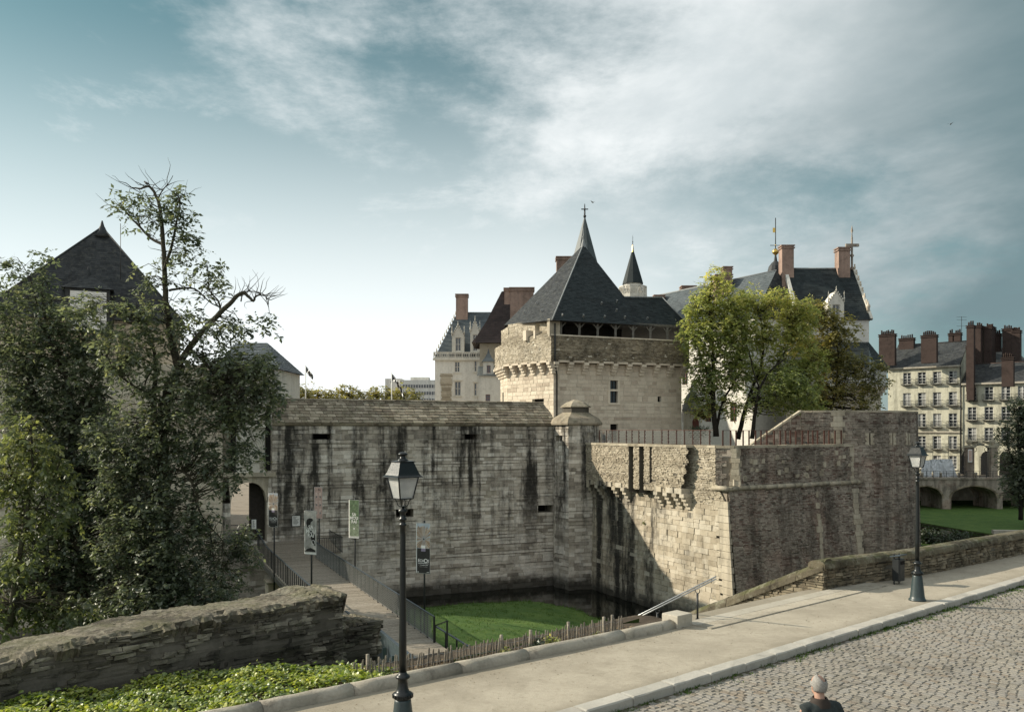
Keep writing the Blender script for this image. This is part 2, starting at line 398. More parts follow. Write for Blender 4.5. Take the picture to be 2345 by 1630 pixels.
leaf_mat('leaf_bramble', [(0.022, 0.035, 0.016), (0.035, 0.055, 0.022), (0.06, 0.08, 0.03)], 0.35)
leaf_mat('grass_blade', [(0.035, 0.075, 0.015), (0.065, 0.12, 0.022), (0.09, 0.14, 0.03)], 0.4, 0.01)
# sand of the promenade
m, t, b = new_mat('sand'); p = t.pos()
c = t.mix(t.ramp(t.noise(p, 0.55, 8, 0.7), 0.32, 0.66), (0.30, 0.268, 0.212), (0.43, 0.388, 0.312))
c = t.mix(t.ramp(t.noise(p, 60, 3, 0.7), 0.35, 0.7, 0.0, 0.45), c, (0.24, 0.20, 0.145))
c = t.mix(t.ramp(t.noise(p, 8.5, 5, 0.72), 0.48, 0.66, 0.0, 0.38), c, (0.26, 0.228, 0.175))
c = t.mix(t.ramp(t.noise(p, 1.7, 6, 0.7, 0.8), 0.56, 0.66, 0.0, 0.40), c, (0.235, 0.205, 0.155))
c = t.mix(t.ramp(t.noise(p, 210, 2, 0.7), 0.64, 0.72, 0.0, 0.6), c, (0.58, 0.53, 0.44))
c = t.mix(t.ramp(t.noise(t.vscale(p, (1, 1, 1)), 0.32, 5, 0.7, 1.2), 0.55, 0.72, 0.0, 0.28), c, (0.23, 0.19, 0.135))
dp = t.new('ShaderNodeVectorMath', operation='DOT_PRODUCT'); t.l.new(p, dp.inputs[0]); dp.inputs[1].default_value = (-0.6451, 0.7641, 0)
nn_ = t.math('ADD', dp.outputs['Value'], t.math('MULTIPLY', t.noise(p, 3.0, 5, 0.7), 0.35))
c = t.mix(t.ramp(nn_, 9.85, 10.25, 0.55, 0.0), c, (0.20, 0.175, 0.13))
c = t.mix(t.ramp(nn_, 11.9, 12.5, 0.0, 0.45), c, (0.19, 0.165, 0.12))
t.put(b.inputs['Base Color'], c); b.inputs['Roughness'].default_value = 0.95; b.inputs['Specular IOR Level'].default_value = 0.15
bump(t, b, t.math('ADD', t.noise(p, 55, 4, 0.7), t.math('MULTIPLY', t.noise(p, 7, 4, 0.6), 1.5)), 0.5, 0.012)
# lawn soil under the blades
m, t, b = new_mat('lawn'); p = t.pos()
c = t.mix(t.ramp(t.noise(p, 0.5, 7, 0.72), 0.3, 0.70), (0.052, 0.115, 0.026), (0.115, 0.185, 0.042))
c = t.mix(t.ramp(t.noise(p, 3.2, 6, 0.7), 0.5, 0.68, 0.0, 0.55), c, (0.16, 0.19, 0.06))
c = t.mix(t.ramp(t.noise(t.vscale(p, (1, 1, 1)), 28, 4, 0.7), 0.4, 0.7, 0.0, 0.6), c, (0.030, 0.066, 0.016))
sl_ = t.new('ShaderNodeSeparateXYZ'); t.l.new(p, sl_.inputs[0])
c = t.mix(t.ramp(t.math('ADD', sl_.outputs[2], t.math('MULTIPLY', t.noise(p, 2.0, 5, 0.7), 0.35)), -8.42, -8.2, 1.0, 0.0), c, (0.045, 0.036, 0.024))
t.put(b.inputs['Base Color'], c); b.inputs['Roughness'].default_value = 0.9; b.inputs['Specular IOR Level'].default_value = 0.2
bump(t, b, t.noise(p, 38, 4, 0.75), 1.0, 0.06)
# moat water
m, t, b = new_mat('water'); p = t.pos()
t.put(b.inputs['Base Color'], (0.006, 0.007, 0.005, 1)); b.inputs['Roughness'].default_value = 0.05; b.inputs['Specular IOR Level'].default_value = 0.35
bump(t, b, t.noise(t.vscale(p, (1, 1, 1)), 1.4, 3, 0.5), 0.06, 0.05)
# ------------------------------------------------------------------ masonry
def stonework(parent, pos, slim, z0, z1, hr, lr, mat, back, holes=(), nparts=300, proud=0.045, gap=0.02, depth=0.07, jit=0.012, name='stone', rest='stonework', hole_depth=0.7, open_back=False, seed=1, rows=None, backo=-0.03, tintf=None, thin=None):
    """courses of separate stones over the surface pos(s, z, o); slim(z) gives the ends; holes are (s0, s1, z0, z1)"""
    rg = random.Random(seed)
    stones = []; bk = MB()
    z = z0
    edges = [z0]; thins = set()
    if rows: edges = rows
    else:
        marks = sorted({h[2] for h in holes if z0 < h[2] < z1} | {h[3] for h in holes if z0 < h[3] < z1} | {z1})
        for mk in marks:
            H = mk - edges[-1]
            if H < 0.03: continue
            n = max(1, round(H / ((hr[0] + hr[1]) / 2)))
            ws = [rg.uniform(hr[0], hr[1]) for _ in range(n)]; k = H / sum(ws)
            for q in ws:
                if thin and rg.random() < thin and q * k > .2:
                    edges.append(edges[-1] + q * k * .74); thins.add(len(edges) - 1); edges.append(edges[-1] + q * k * .26)
                else: edges.append(edges[-1] + q * k)
    rowt = 0.0
    for r in range(len(edges) - 1):
        a, b = edges[r], edges[r + 1]; zm = (a + b) / 2
        s0, s1 = slim(zm)
        segs = [(s0, s1)]
        for h in holes:
            if h[2] < zm < h[3]:
                ns = []
                for (p, q) in segs:
                    if h[1] <= p or h[0] >= q: ns.append((p, q)); continue
                    if h[0] > p: ns.append((p, h[0]))
                    if h[1] < q: ns.append((h[1], q))
                segs = ns
        rowt = 0.6 * rowt + rg.uniform(-0.22, 0.22)
        for (p, q) in segs:
            nb = max(1, int((q - p) / 1.2))
            for i in range(nb):
                u, v_ = p + (q - p) * i / nb, p + (q - p) * (i + 1) / nb
                bk.quad(pos(u, a, backo), pos(v_, a, backo), pos(v_, b, backo), pos(u, b, backo), 0.5 + rg.uniform(-.2, .2))
            x = p
            while x < q - 1e-4:
                l = rg.uniform(*lr)
                if q - x - l < lr[0] * 0.7: l = q - x
                if x == p and rg.random() < .5 and l > 1.6 * lr[0]: l *= 0.6
                e = min(x + l, q)
                g = gap * rg.uniform(0.5, 1.3) / 2
                o = rg.uniform(-0.3, 1.0) * proud
                if rg.random() < 0.04: o -= proud
                J = lambda: rg.uniform(-jit, jit)
                cs = [(x + g + J(), a + g + J()), (e - g + J(), a + g + J()), (e - g + J(), b - g + J()), (x + g + J(), b - g + J())]
                fr = [pos(cx, cz, o + J() * 0.6) for cx, cz in cs]
                ba = [pos(cx, cz, backo - depth * 0.4) for cx, cz in [(x + g * .6, a + g * .6), (e - g * .6, a + g * .6), (e - g * .6, b - g * .6), (x + g * .6, b - g * .6)]]
                t = min(1, max(0, 0.5 + rowt + rg.uniform(-0.38, 0.38)))
                if r in thins and math.sin(x * .7 + zm * 1.9) + math.sin(x * .23 - zm * .8) + rg.uniform(-.9, .9) > .1: t = rg.choice((0.0, 0.04, 0.08)); o = proud * rg.uniform(.6, 2.0)
                if tintf: t = tintf(x, zm, t)
                m = MB(); m.add(fr + ba, [(0, 1, 2, 3), (0, 4, 5, 1), (1, 5, 6, 2), (2, 6, 7, 3), (3, 7, 4, 0)], t)
                stones.append(((e - x) * (b - a) / max(1.0, (Vector(fr[0]).y)) ** 2, m))
                x = e
    for (h0, h1, hz0, hz1) in holes:
        D = -hole_depth
        A, B, C_, D_ = pos(h0, hz0, backo), pos(h1, hz0, backo), pos(h1, hz1, backo), pos(h0, hz1, backo)
        a, b, c, d = pos(h0, hz0, D), pos(h1, hz0, D), pos(h1, hz1, D), pos(h0, hz1, D)
        bk.quad(A, a, b, B, .3); bk.quad(B, b, c, C_, .3); bk.quad(D_, d, a, A, .3)
        if not open_back: bk.quad(C_, c, d, D_, .3)
        if not open_back: bk.add([a, b, c, d], [(0, 1, 2, 3)], .1, 1)
    bk.build('wall_core', [back, 'black_void'], parent)
    stones.sort(key=lambda q: -q[0])
    for k, (_, m) in enumerate(stones[:nparts]): m.build(name, mat, parent)
    if len(stones) > nparts:
        rb = MB()
        for _, m in stones[nparts:]: rb.merge(m)
        rb.build(rest, mat, parent, kind='stuff')
    return len(stones)
def planar(P, sd, nrm, batter=0.0, ztop=0.0):
    P = Vector(P); sd = Vector(sd); nrm = Vector(nrm)
    def pos(s, z, o): return V(P.x + sd.x * s + nrm.x * (o + batter * (ztop - z)), P.y + sd.y * s + nrm.y * (o + batter * (ztop - z)), z)
    return pos

# ------------------------------------------------------------------ frames of reference
PD = V(0.764, 0.645, 0).normalized()                 # along the promenade
PN = V(-PD.y, PD.x, 0)                               # across it, towards the moat
def pn(a, n, z=0.0): return PD * a + PN * n + V(0, 0, z)
def to_an(p): return p[0] * PD.x + p[1] * PD.y, p[0] * PN.x + p[1] * PN.y
W = V(0.915, 0.403, 0).normalized()                  # along the curtain wall (to the right)
WN = V(W.y, -W.x, 0)                                 # its face, towards the viewer
W0 = V(-15.4, 63.4, 0)
BF = V(0.439, -0.898, 0).normalized()                # along the bastion's lit face, towards the viewer
BC0 = V(6.64, 70.0, 0)
WATER = -8.6

# ------------------------------------------------------------------ ground, moat, water
gm = MB(); gm.quad((-1500, -200, -9.6), (1500, -200, -9.6), (1500, 2400, -9.6), (-1500, 2400, -9.6))
gm.build('ground', 'earth', kind='structure')
wm = MB(); wm.quad((-60, 14, WATER), (130, 14, WATER), (130, 131, WATER), (-60, 131, WATER)); wm.build('water', 'water', kind='structure')

def lawn_h(x, y):
    p = (V(x, y, 0) - W0).dot(WN)
    q = -(V(x, y, 0) - BC0).dot(W)
    dd = min(p, q); 
    if abs(p - q) < 6: dd -= (6 - abs(p - q)) ** 2 / 24
    dd += 0.25 * math.sin(x * 1.3) * math.cos(y * 0.9)
    if x < -12: dd = max(dd - 0, p - 1.0)
    if dd < 4.4: z = -9.4
    elif dd < 5.2: z = -9.4 + (dd - 4.4) / 0.8 * 0.98
    else: z = min(-8.42 + (dd - 5.2) * 0.19, -4.55)
    a, n = to_an((x, y))
    bank = -0.35 - (n - 14.2) * 0.43
    if 15.6 < a < 22.2: bank = -1.2 - (n - 12.4) * 0.58
    if a >= 22.2: bank = -9
    if n < 13.4: bank = -1.0
    return max(z, bank)
tm = MB(); step = 0.7
xs = np.arange(-46, 13.3, step); ys = np.arange(11, 73, step)
idx = {}
for i, x in enumerate(xs):
    for j, y in enumerate(ys):
        a, n = to_an((x, y))
        if n < 13.0: continue
        idx[i, j] = len(tm.v); tm.v.append((x, y, lawn_h(x, y) + rnd(-.02, .02)))
for i in range(len(xs) - 1):
    for j in range(len(ys) - 1):
        k = [(i, j), (i + 1, j), (i + 1, j + 1), (i, j + 1)]
        if all(q in idx for q in k): tm.f.append([idx[q] for q in k]); tm.t.append(.5); tm.m.append(0); tm.sm.append(True)
tm.build('moat_lawn', 'lawn', kind='structure')
# dirt path by the foot of the bridge
pm = MB()
pts = [onz(u, v, -4.5) for u, v in ((985, 1478), (1040, 1452), (1085, 1456), (1180, 1486), (1240, 1530), (1000, 1530))]
pm.add([(p.x, p.y, lawn_h(p.x, p.y) + 0.06) for p in pts], [tuple(range(6))]); pm.build('dirt_path', 'path_dirt', kind='structure')
m_ = MB(); A_ = W0 - WN * 3.0; m_.add([V(*(A_ - W * 40)) + V(0, 0, -3.72), V(*(A_ + W * 19)) + V(0, 0, -3.72), V(5, 124, -3.72), V(-70, 150, -3.72)], [(0, 1, 2, 3)]); m_.build('courtyard', 'path_dirt', kind='structure')
gb_ = MB(); rq = random.Random(77)
def grass_ok(x, y): return lawn_h(x, y) > -8.5
for i in range(5200):
    x = rq.uniform(-8, 11); y = rq.uniform(36, 66)
    z = lawn_h(x, y)
    if z < -8.6 or z > -4.3 or lawn_h(x, y + .6) < -9.6: continue
    edge_ = lawn_h(x, y + 1.2) < -8.9 or lawn_h(x + 1.2, y) < -8.9
    if not edge_ and rq.random() > .5: continue
    for q in range(5):
        b_ = V(x + rq.gauss(0, .12), y + rq.gauss(0, .12), z - .02); an = rq.uniform(0, 6.28); hh = rq.uniform(.05, .13) * (1.9 if edge_ else 1); dr = V(math.cos(an), math.sin(an), 0)
        gb_.add([b_ - dr * .02, b_ + dr * .02, b_ + V(-dr.y, dr.x, 0) * hh * .5 + V(0, 0, hh)], [(0, 1, 2)], rq.random())
gb_.build('grass', 'grass_blade', label='tufts of grass on the moat lawn and its ragged water edge', cat='grass', kind='stuff')
# far lawn of the moat on the right
fl = MB(); 
edge = [(2060, 1188), (2112, 1196), (2200, 1211), (2300, 1226), (2420, 1246)]
near = [onz(u, v, -8.35) for u, v in edge]
far = [V(58 + 17 * i, 160, 0) for i in range(len(near))]
k = 12; rows_ = []
for p, q in zip(near, far):
    rows_.append([V(p.x + (q.x - p.x) * i / k, p.y + (q.y - p.y) * i / k, -8.35 + (0.3 * min(1, i / 3)) ) for i in range(k + 1)])
for i in range(len(rows_) - 1):
    fl.quad(rows_[i][0] + V(0, -.1, -1.2), rows_[i + 1][0] + V(0, -.1, -1.2), rows_[i + 1][0], rows_[i][0])
    for j in range(k): fl.quad(rows_[i][j], rows_[i + 1][j], rows_[i + 1][j + 1], rows_[i][j + 1])
fl.build('far_moat_lawn', 'lawn', kind='structure')
bm_ = MB(); p = onz(2318, 1222, -8.3); bm_.obox(p + V(0, 0, 0.22), V(2.2, -.3, 0), V(.1, .5, 0), V(0, 0, .22)); bm_.build('stone_bench', 'limestone', label='low pale stone slab on the shaded moat lawn', cat='bench')

# ------------------------------------------------------------------ promenade, garden bed, street
KN, KW = 9.45, 0.30                                   # kerb line and kerb width
def strip(mb, a0, a1, n0, n1, z, da=1.0, tint=.5):
    k = max(1, int((a1 - a0) / da))
    for i in range(k):
        x, y = a0 + (a1 - a0) * i / k, a0 + (a1 - a0) * (i + 1) / k
        f0 = n0 if callable(n0) else (lambda q: n0); f1 = n1 if callable(n1) else (lambda q: n1)
        mb.quad(pn(x, f0(x), z), pn(y, f0(y), z), pn(y, f1(y), z), pn(x, f1(x), z), tint)
def gk(a):            # garden kerb line: bends slightly towards the moat on the left
    return 12.30 + max(0.0, (14.0 - a)) * 0.052
def wallfoot(a): return 12.05 - max(0, a - 20) * 0.045 + (0.45 if a < 22 else 0.45 * max(0, 1 - (a - 22) / 4))
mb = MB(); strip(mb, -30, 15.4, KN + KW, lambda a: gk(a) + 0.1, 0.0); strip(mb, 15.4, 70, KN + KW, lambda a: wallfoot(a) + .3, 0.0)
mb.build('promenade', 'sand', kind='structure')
# body of the terrace below the promenade
mb = MB(); pl = [pn(-30, 6, 0), pn(70, 6, 0), pn(70, 10.2, 0), pn(26, 11.9, 0), pn(15.5, 12.35, 0), pn(-30, 13.0, 0)]
mb.prism(pl, -9.4, -0.16); mb.build('terrace_fill', 'earth', kind='structure')
mb = MB(); strip(mb, -30, 80, -25, KN + 0.02, -0.1405, 4.0); street = mb.build('street', 'joint_sand', kind='structure')
# kerb of granite blocks
kerb = thing('granite_kerb', pn(10, KN, -0.15), 'row of pale granite kerb blocks between sandy promenade and cobbled street', 'kerb')
a = -12.0; rg = random.Random(3)
while a < 46:
    L = rg.uniform(0.95, 1.12); z = 0.012 + rg.uniform(-.004, .004); j = rg.uniform(-.008, .008)
    e = 0.022; prof = [(0, -0.3), (0, z - e), (e, z), (KW, z), (KW, -0.3)]
    m = MB(); qj = [pn(0, 0, 0) * 0 + PN * rg.uniform(-.006, .006) + V(0, 0, rg.uniform(-.006, .004)) for _ in range(10)]
    st_ = [a + .009, a + .05, a + L * .33, a + L * .66, a + L - .05, a + L - .009]
    m.loft([[pn(x, KN + j + q[0], q[1]) + (qj[(k_ * 3 + i_) % 10] if i_ in (1, 2, 3) else V(0, 0, 0)) + (V(0, 0, -.012) if k_ in (0, 5) and i_ in (1, 2) else V(0, 0, 0)) for i_, q in enumerate(prof)] for k_, x in enumerate(st_)], rg.random()); m.build('kerb_block', 'granite', kerb); a += L
# cobbles: running courses across the street
cobs = []
def cobble(a, n, la, ln, rg):
    z = -0.127 + rg.uniform(-.004, .004); e = rg.uniform(.010, .017); J = lambda s=.006: rg.uniform(-s, s)
    x0, x1, y0, y1 = a - la / 2, a + la / 2, n - ln / 2, n + ln / 2
    cs = [(x0 + J(), y0 + J()), (x1 + J(), y0 + J()), (x1 + J(), y1 + J()), (x0 + J(), y1 + J())]
    low = [pn(x, y, -.16) for x, y in cs]; mid = [pn(x, y, z - .011) for x, y in cs]
    c = (low[0] + low[1] + low[2] + low[3]) / 4; tilt = J(.003), J(.003); top = []
    for i, l in enumerate(mid):
        q = c + (l - c) * (1 - e / (0.5 * min(la, ln))); top.append(V(q.x, q.y, z + (tilt[0] if i in (0, 3) else -tilt[0]) + (tilt[1] if i < 2 else -tilt[1])))
    m = MB(); m.add(low + mid + top, [(0, 1, 5, 4), (1, 2, 6, 5), (2, 3, 7, 6), (3, 0, 4, 7), (4, 5, 9, 8), (5, 6, 10, 9), (6, 7, 11, 10), (7, 4, 8, 11), (8, 9, 10, 11)], min(1, max(0, rg.gauss(.5, .27) + .12 * math.sin(a * .9) * math.sin(n * 1.3))))
    return m
rg = random.Random(11)
a = -4.0; row = 0
while a < 34:
    wr = rg.uniform(.118, .134); n = KN - 0.14 + (0.075 if row % 2 else 0) + rg.uniform(-.02, .02)
    while n > -3:
        l = rg.uniform(.135, .19)
        p = pn(a, n - l / 2); 
        if p.y > 3 and abs((p.x) / p.y) < 0.85 and p.y < 40:
            wob = 0.02 * math.sin(n * 2.1 + a)
            m = cobble(a + wob, n - l / 2, wr - .009, l - .010, rg)
            vis = 1 if (p.y > 13.4 * 0.66 and abs(p.x / p.y) < .6 and (EYE + .13) / p.y * F < 640) else 0
            cobs.append((vis * 1000 - p.y, m))
        n -= l
    a += wr; row += 1
cobs.sort(key=lambda q: -q[0])
for _, m in cobs[:300]: m.build('cobble', 'cobble', street)
rest = MB()
for _, m in cobs[300:]: rest.merge(m)
rest.build('cobble_field', 'cobble', street, kind='stuff')
# weeds along the kerb foot
def grass_tuft(mb, p, n, h, spread, rg, tint=(0.2, 1)):
    for _ in range(n):
        b = p + V(rg.gauss(0, spread), rg.gauss(0, spread), 0); an = rg.uniform(0, 6.28); hh = h * rg.uniform(.5, 1.2); w_ = rg.uniform(.005, .012)
        dr = V(math.cos(an), math.sin(an), 0); sd = V(-dr.y, dr.x, 0); tip = b + dr * hh * rg.uniform(.2, .9) + V(0, 0, hh)
        mid = b + (tip - b) * .55 + V(0, 0, hh * .15)
        mb.add([b - sd * w_, b + sd * w_, mid + sd * w_ * .8, mid - sd * w_ * .8, tip], [(0, 1, 2, 3), (3, 2, 4)], rg.uniform(*tint))
mb = MB(); rg = random.Random(5)
for i in range(520):
    a = rg.uniform(4, 34); 
    dens = .35 + .65 * (math.sin(a * 1.7) * .5 + .5) * (1 if a > 16 else .35)
    if a > 20: dens = 1
    if rg.random() > dens: continue
    grass_tuft(mb, pn(a, KN - abs(rg.gauss(.07, .09 if a < 18 else .16)), -.15), 14, rg.uniform(.03, .07), .05, rg)
mb.build('kerb_weeds', 'grass_blade', label='low green weeds growing along the foot of the granite kerb', cat='weeds', kind='stuff')
# pebbles and dead leaves on the sand
mb = MB()
for i in range(1500):
    a = rg.uniform(2, 30); n = rg.choice([rg.uniform(KN + .3, 12.2), 12.1 - abs(rg.gauss(0, .3))]); p = pn(a, n, .006); an = rg.uniform(0, 6.28); s = rg.uniform(.004, .016)
    x = V(math.cos(an), math.sin(an), 0) * s; y = V(-math.sin(an), math.cos(an), 0) * s * .6
    mb.add([p - x, p - y + V(0, 0, s * .5), p + x, p + y + V(0, 0, s * .6)], [(0, 1, 2, 3)], rg.random())
mb.build('leaf_litter', 'leaf_dead', label='scattered brown leaf litter lying on the sandy promenade', cat='leaf litter', kind='stuff')
# the garden's rounded kerb
gkb = thing('rounded_kerb', pn(5, gk(5), 0), 'weathered rounded concrete kerb edging the planted bed beside the promenade', 'kerb')
a = -22.0; rg = random.Random(9)
while a < 14.9:
    L = min(rg.uniform(1.5, 2.6), 15.0 - a); rings = []
    ns = 5; q = rg.uniform(-.015, .015)
    for s_ in range(ns + 1):
        aa = a + .008 + (L - .016) * s_ / ns; ring = []
        for k in range(11):
            th = math.pi * k / 10; rr = .155 + rg.uniform(-.010, .010)
            ring.append(pn(aa, gk(aa) - math.cos(th) * rr * 1.05 + q, math.sin(th) * rr * 1.0 + .02))
        ring.append(pn(aa, gk(aa) + .16, -.25)); ring.append(pn(aa, gk(aa) - .16, -.25)); rings.append(ring)
    m = MB(); m.loft(rings, rg.random(), smooth=True); m.build('kerb_segment', 'concrete', gkb); a += L
# end block
m = MB(); c = pn(15.28, gk(15) + .02, .13)
for sgn in (1,): m.loft([[c + PD * x * .26 * s + PN * y * .22 * s + V(0, 0, z) for x, y in ((-1, -1), (1, -1), (1, 1), (-1, 1))] for s, z in ((1.0, -.3), (1.0, .12), (.97, .15))], .8)
m.build('end_block', 'limestone', label='square pale stone block at the end of the rounded kerb by the stairs', cat='block')
# soil of the bed
mb = MB()
def bed_z(n0, n): return -0.02 - max(0, n - n0) * 0.09
k = 90; gr = []
for i in range(k + 1):
    a = -22 + 38.0 * i / k; col = []
    for j in range(9):
        n = gk(a) + .08 + j * .24; col.append(pn(a, n, bed_z(gk(a), n) + rnd(-.03, .03)))
    gr.append(col)
for i in range(k):
    for j in range(8): mb.quad(gr[i][j], gr[i + 1][j], gr[i + 1][j + 1], gr[i][j + 1])
mb.build('garden_bed', 'earth', kind='structure')
mb = MB(); rg = random.Random(21)
for i in range(5200):
    a = rg.uniform(1.5, 14.6); n = gk(a) + .2 + abs(rg.gauss(0, .5))
    if n > gk(a) + 1.7: continue
    p = pn(a, n, bed_z(gk(a), n) + rg.uniform(.0, .05)); an = rg.uniform(0, 6.28); s = rg.uniform(.015, .055)
    x = V(math.cos(an), math.sin(an), rg.uniform(-.5, .5)) * s; y = V(-math.sin(an), math.cos(an), rg.uniform(-.5, .5)) * s * .45
    mb.add([p - x, p - y, p + x, p + y], [(0, 1, 2, 3)], rg.random())
mb.build('leaf_mulch', 'leaf_dead', label='dead leaf mulch covering the bed in front of the picket fence', cat='mulch', kind='stuff')
# ------------------------------------------------------------------ leaves
def rdir(rg):
    z = rg.uniform(-1, 1); a = rg.uniform(0, 6.2832); r = math.sqrt(1 - z * z); return V(r * math.cos(a), r * math.sin(a), z)
def leaf(mb, p, axis, nrm, L, Wd, tint):
    """one bent leaf: four points, two faces"""
    sd = axis.cross(nrm)
    if sd.length < 1e-3: sd = axis.cross(V(0, 0, 1)) + V(1e-3, 0, 0)
    sd.normalize(); up = sd.cross(axis)
    m = p + axis * L * .45
    o = len(mb.v)
    mb.v += [tuple(p), tuple(m + sd * Wd * .5 - up * Wd * .12), tuple(p + axis * L), tuple(m - sd * Wd * .5 - up * Wd * .12)]
    mb.f.append([o, o + 1, o + 2, o + 3]); mb.t.append(tint); mb.m.append(0); mb.sm.append(False)
def ivy_leaf(mb, p, axis, nrm, L, tint):
    sd = axis.cross(nrm); sd.normalize(); up = sd.cross(axis)
    P = lambda a, s, h=0: tuple(p + axis * a * L + sd * s * L + up * h * L)
    o = len(mb.v)
    mb.v += [P(0, 0), P(.12, .42, -.08), P(.5, .36, -.03), P(1, 0, -.12), P(.5, -.36, -.03), P(.12, -.42, -.08), P(.4, 0, .07)]
    for f in ((0, 1, 2, 6), (6, 2, 3), (6, 3, 4), (0, 6, 4, 5)): mb.f.append([o + i for i in f]); mb.t.append(tint); mb.m.append(0); mb.sm.append(False)
rg = random.Random(31)
mb = MB()
def ivy_h(a, n):
    k = n - gk(a)
    e = min(1, max(0, k / .25)) * min(1, max(0, (8.6 - a) / 1.2))
    return (.17 + .035 * math.sin(a * 1.9 + n) + .05 * math.sin(a * 3.3 - n * 2.2) + .03 * math.sin(a * 7.1 + n * 4) + .0 * k) * e - .035 * k
for i in range(24000):
    a = rg.uniform(-5.5, 8.7); n = gk(a) + .05 + rg.random() ** .85 * (2.95 - max(0, a - 5) * .45)
    if rg.random() > min(1, (8.9 - a) / .8): continue
    h = ivy_h(a, n)
    z = -.03 + h - rg.random() ** 2.2 * .12 + (rg.random() < .03) * rg.uniform(.02, .12)
    p = pn(a, n, z)
    ax = (rdir(rg) * V(1, 1, .4)); ax.z -= .15; ax.normalize()
    nr = (V(rg.gauss(0, .55), rg.gauss(0, .55), 1) + SUN_H * .45).normalized()
    if abs(ax.dot(nr)) > .95: continue
    ivy_leaf(mb, p, ax, nr, rg.uniform(.04, .105), min(1, max(0, rg.gauss(.52 + .16 * math.sin(a * 2.3 + n * 3.1), .25))))
mb.build('ivy_bed', 'leaf_ivy', label='dense bright green ivy carpet in front of the ruined stone wall', cat='ivy', kind='stuff')

# ------------------------------------------------------------------ ruined wall on the left
rt = [(-9, .50), (2.6, .63), (3.34, .74), (4.43, .84), (5.6, .88), (7.9, .95), (8.3, 1.02), (9.0, 1.0)]
def rtop(a):
    for (x0, y0), (x1, y1) in zip(rt, rt[1:]):
        if x0 <= a <= x1: return y0 + (y1 - y0) * (a - x0) / (x1 - x0)
    return rt[-1][1]
ruin = thing('ruined_wall', pn(5, 16, -1.4), 'thick broken rubble wall with mossy top behind the ivy', 'wall')
def rface(P, sd, nr, lump, sh):
    b_ = planar(P, sd, nr)
    def pos(s, z, o):
        return b_(s, z, o + lump * (math.sin(s * 2.3 + z * 3 + sh) * .5 + math.sin(s * 5.1 - z * 7 + sh) * .3 + math.sin(s * 11 + z * 13) * .2))
    return pos
pos = rface(pn(-9, 16.0), PD, -PN, .09, 0)
def rstart(z):
    lo, hi = -9.0, 8.85
    if z <= rtop(-9) - .05: return 0.0
    for _ in range(24):
        md = (lo + hi) / 2
        if rtop(md) - .05 > z: hi = md
        else: lo = md
    return hi + 9
stonework(ruin, pos, lambda z: (rstart(z), 17.85), -1.4, 1.02, (.035, .095), (.10, .40), 'ruin_stone', 'dark_mortar', nparts=300, proud=.075, gap=.016, jit=.016, seed=40, backo=.012)
epos = rface(pn(8.85, 16.0), PN, PD, .10, 3)
stonework(ruin, epos, lambda z: (0, 1.35), -1.4, 1.0, (.035, .10), (.12, .4), 'ruin_stone', 'dark_mortar', nparts=20, proud=.10, seed=50)
# low broken step at the end
lp = rface(pn(8.7, 16.15), PD, -PN, .11, 5)
stonework(ruin, lp, lambda z: (0, 1.1 + rnd(-.08, .08)), -1.4, .27, (.035, .10), (.12, .4), 'ruin_stone', 'dark_mortar', nparts=40, proud=.10, seed=51)
le = rface(pn(9.8, 16.15), PN, PD, .09, 8)
stonework(ruin, le, lambda z: (0, 1.0), -1.4, .25, (.035, .10), (.12, .4), 'ruin_stone', 'dark_mortar', nparts=12, proud=.09, seed=52)
def crest(a0, a1, n0, n1, zf, na, nn, lum, seed):
    rg = random.Random(seed); m = MB(); g = []
    for i in range(na + 1):
        a = a0 + (a1 - a0) * i / na; row = []
        for j in range(nn + 1):
            q = j / nn; n = n0 + (n1 - n0) * q
            edge = min(q, 1 - q, i / na * 4 + .02, (na - i) / na * 4 + .02)
            z = zf(a) - .09 * max(0, 1 - edge * 9) ** 2 + rg.uniform(-lum, lum) + .03 * math.sin(a * 2.1 + n * 2) + .012 * math.sin(a * 9 + n * 5) + (-.05 if (math.sin(a * 5.3) > .72 and edge < .16) else 0)
            row.append(pn(a + rg.uniform(-.03, .03), n + rg.uniform(-.04, .04) + (rg.uniform(-.08, .05) if j in (0, nn) else 0), z))
        g.append(row)
    for i in range(na):
        for j in range(nn): m.add([g[i][j], g[i + 1][j], g[i + 1][j + 1], g[i][j + 1]], [(0, 1, 2, 3)], rg.random(), smooth=True)
    for i in range(na):      # ragged front lip
        a_, b_ = g[i][0], g[i + 1][0]
        m.quad(a_ + V(0, 0, -.16 - rg.random() * .08) + PN * .12, b_ + V(0, 0, -.16 - rg.random() * .08) + PN * .12, b_, a_, rg.random() * .6)
        a_, b_ = g[i][nn], g[i + 1][nn]
        m.quad(b_ + V(0, 0, -1.6), a_ + V(0, 0, -1.6), a_, b_, rg.random() * .6)
    for j in range(nn):
        a_, b_ = g[na][j], g[na][j + 1]
        m.quad(a_ + V(0, 0, -.4) - PD * .1, b_ + V(0, 0, -.4) - PD * .1, b_, a_, .4)
    return m
crest(-9, 8.95, 15.95, 17.35, rtop, 330, 22, .007, 3).build('wall_top', 'ruin_top', ruin)
crest(8.7, 9.85, 16.08, 17.15, lambda a: .30 - .05 * (a - 9), 30, 18, .018, 4).build('wall_top', 'ruin_top', ruin)

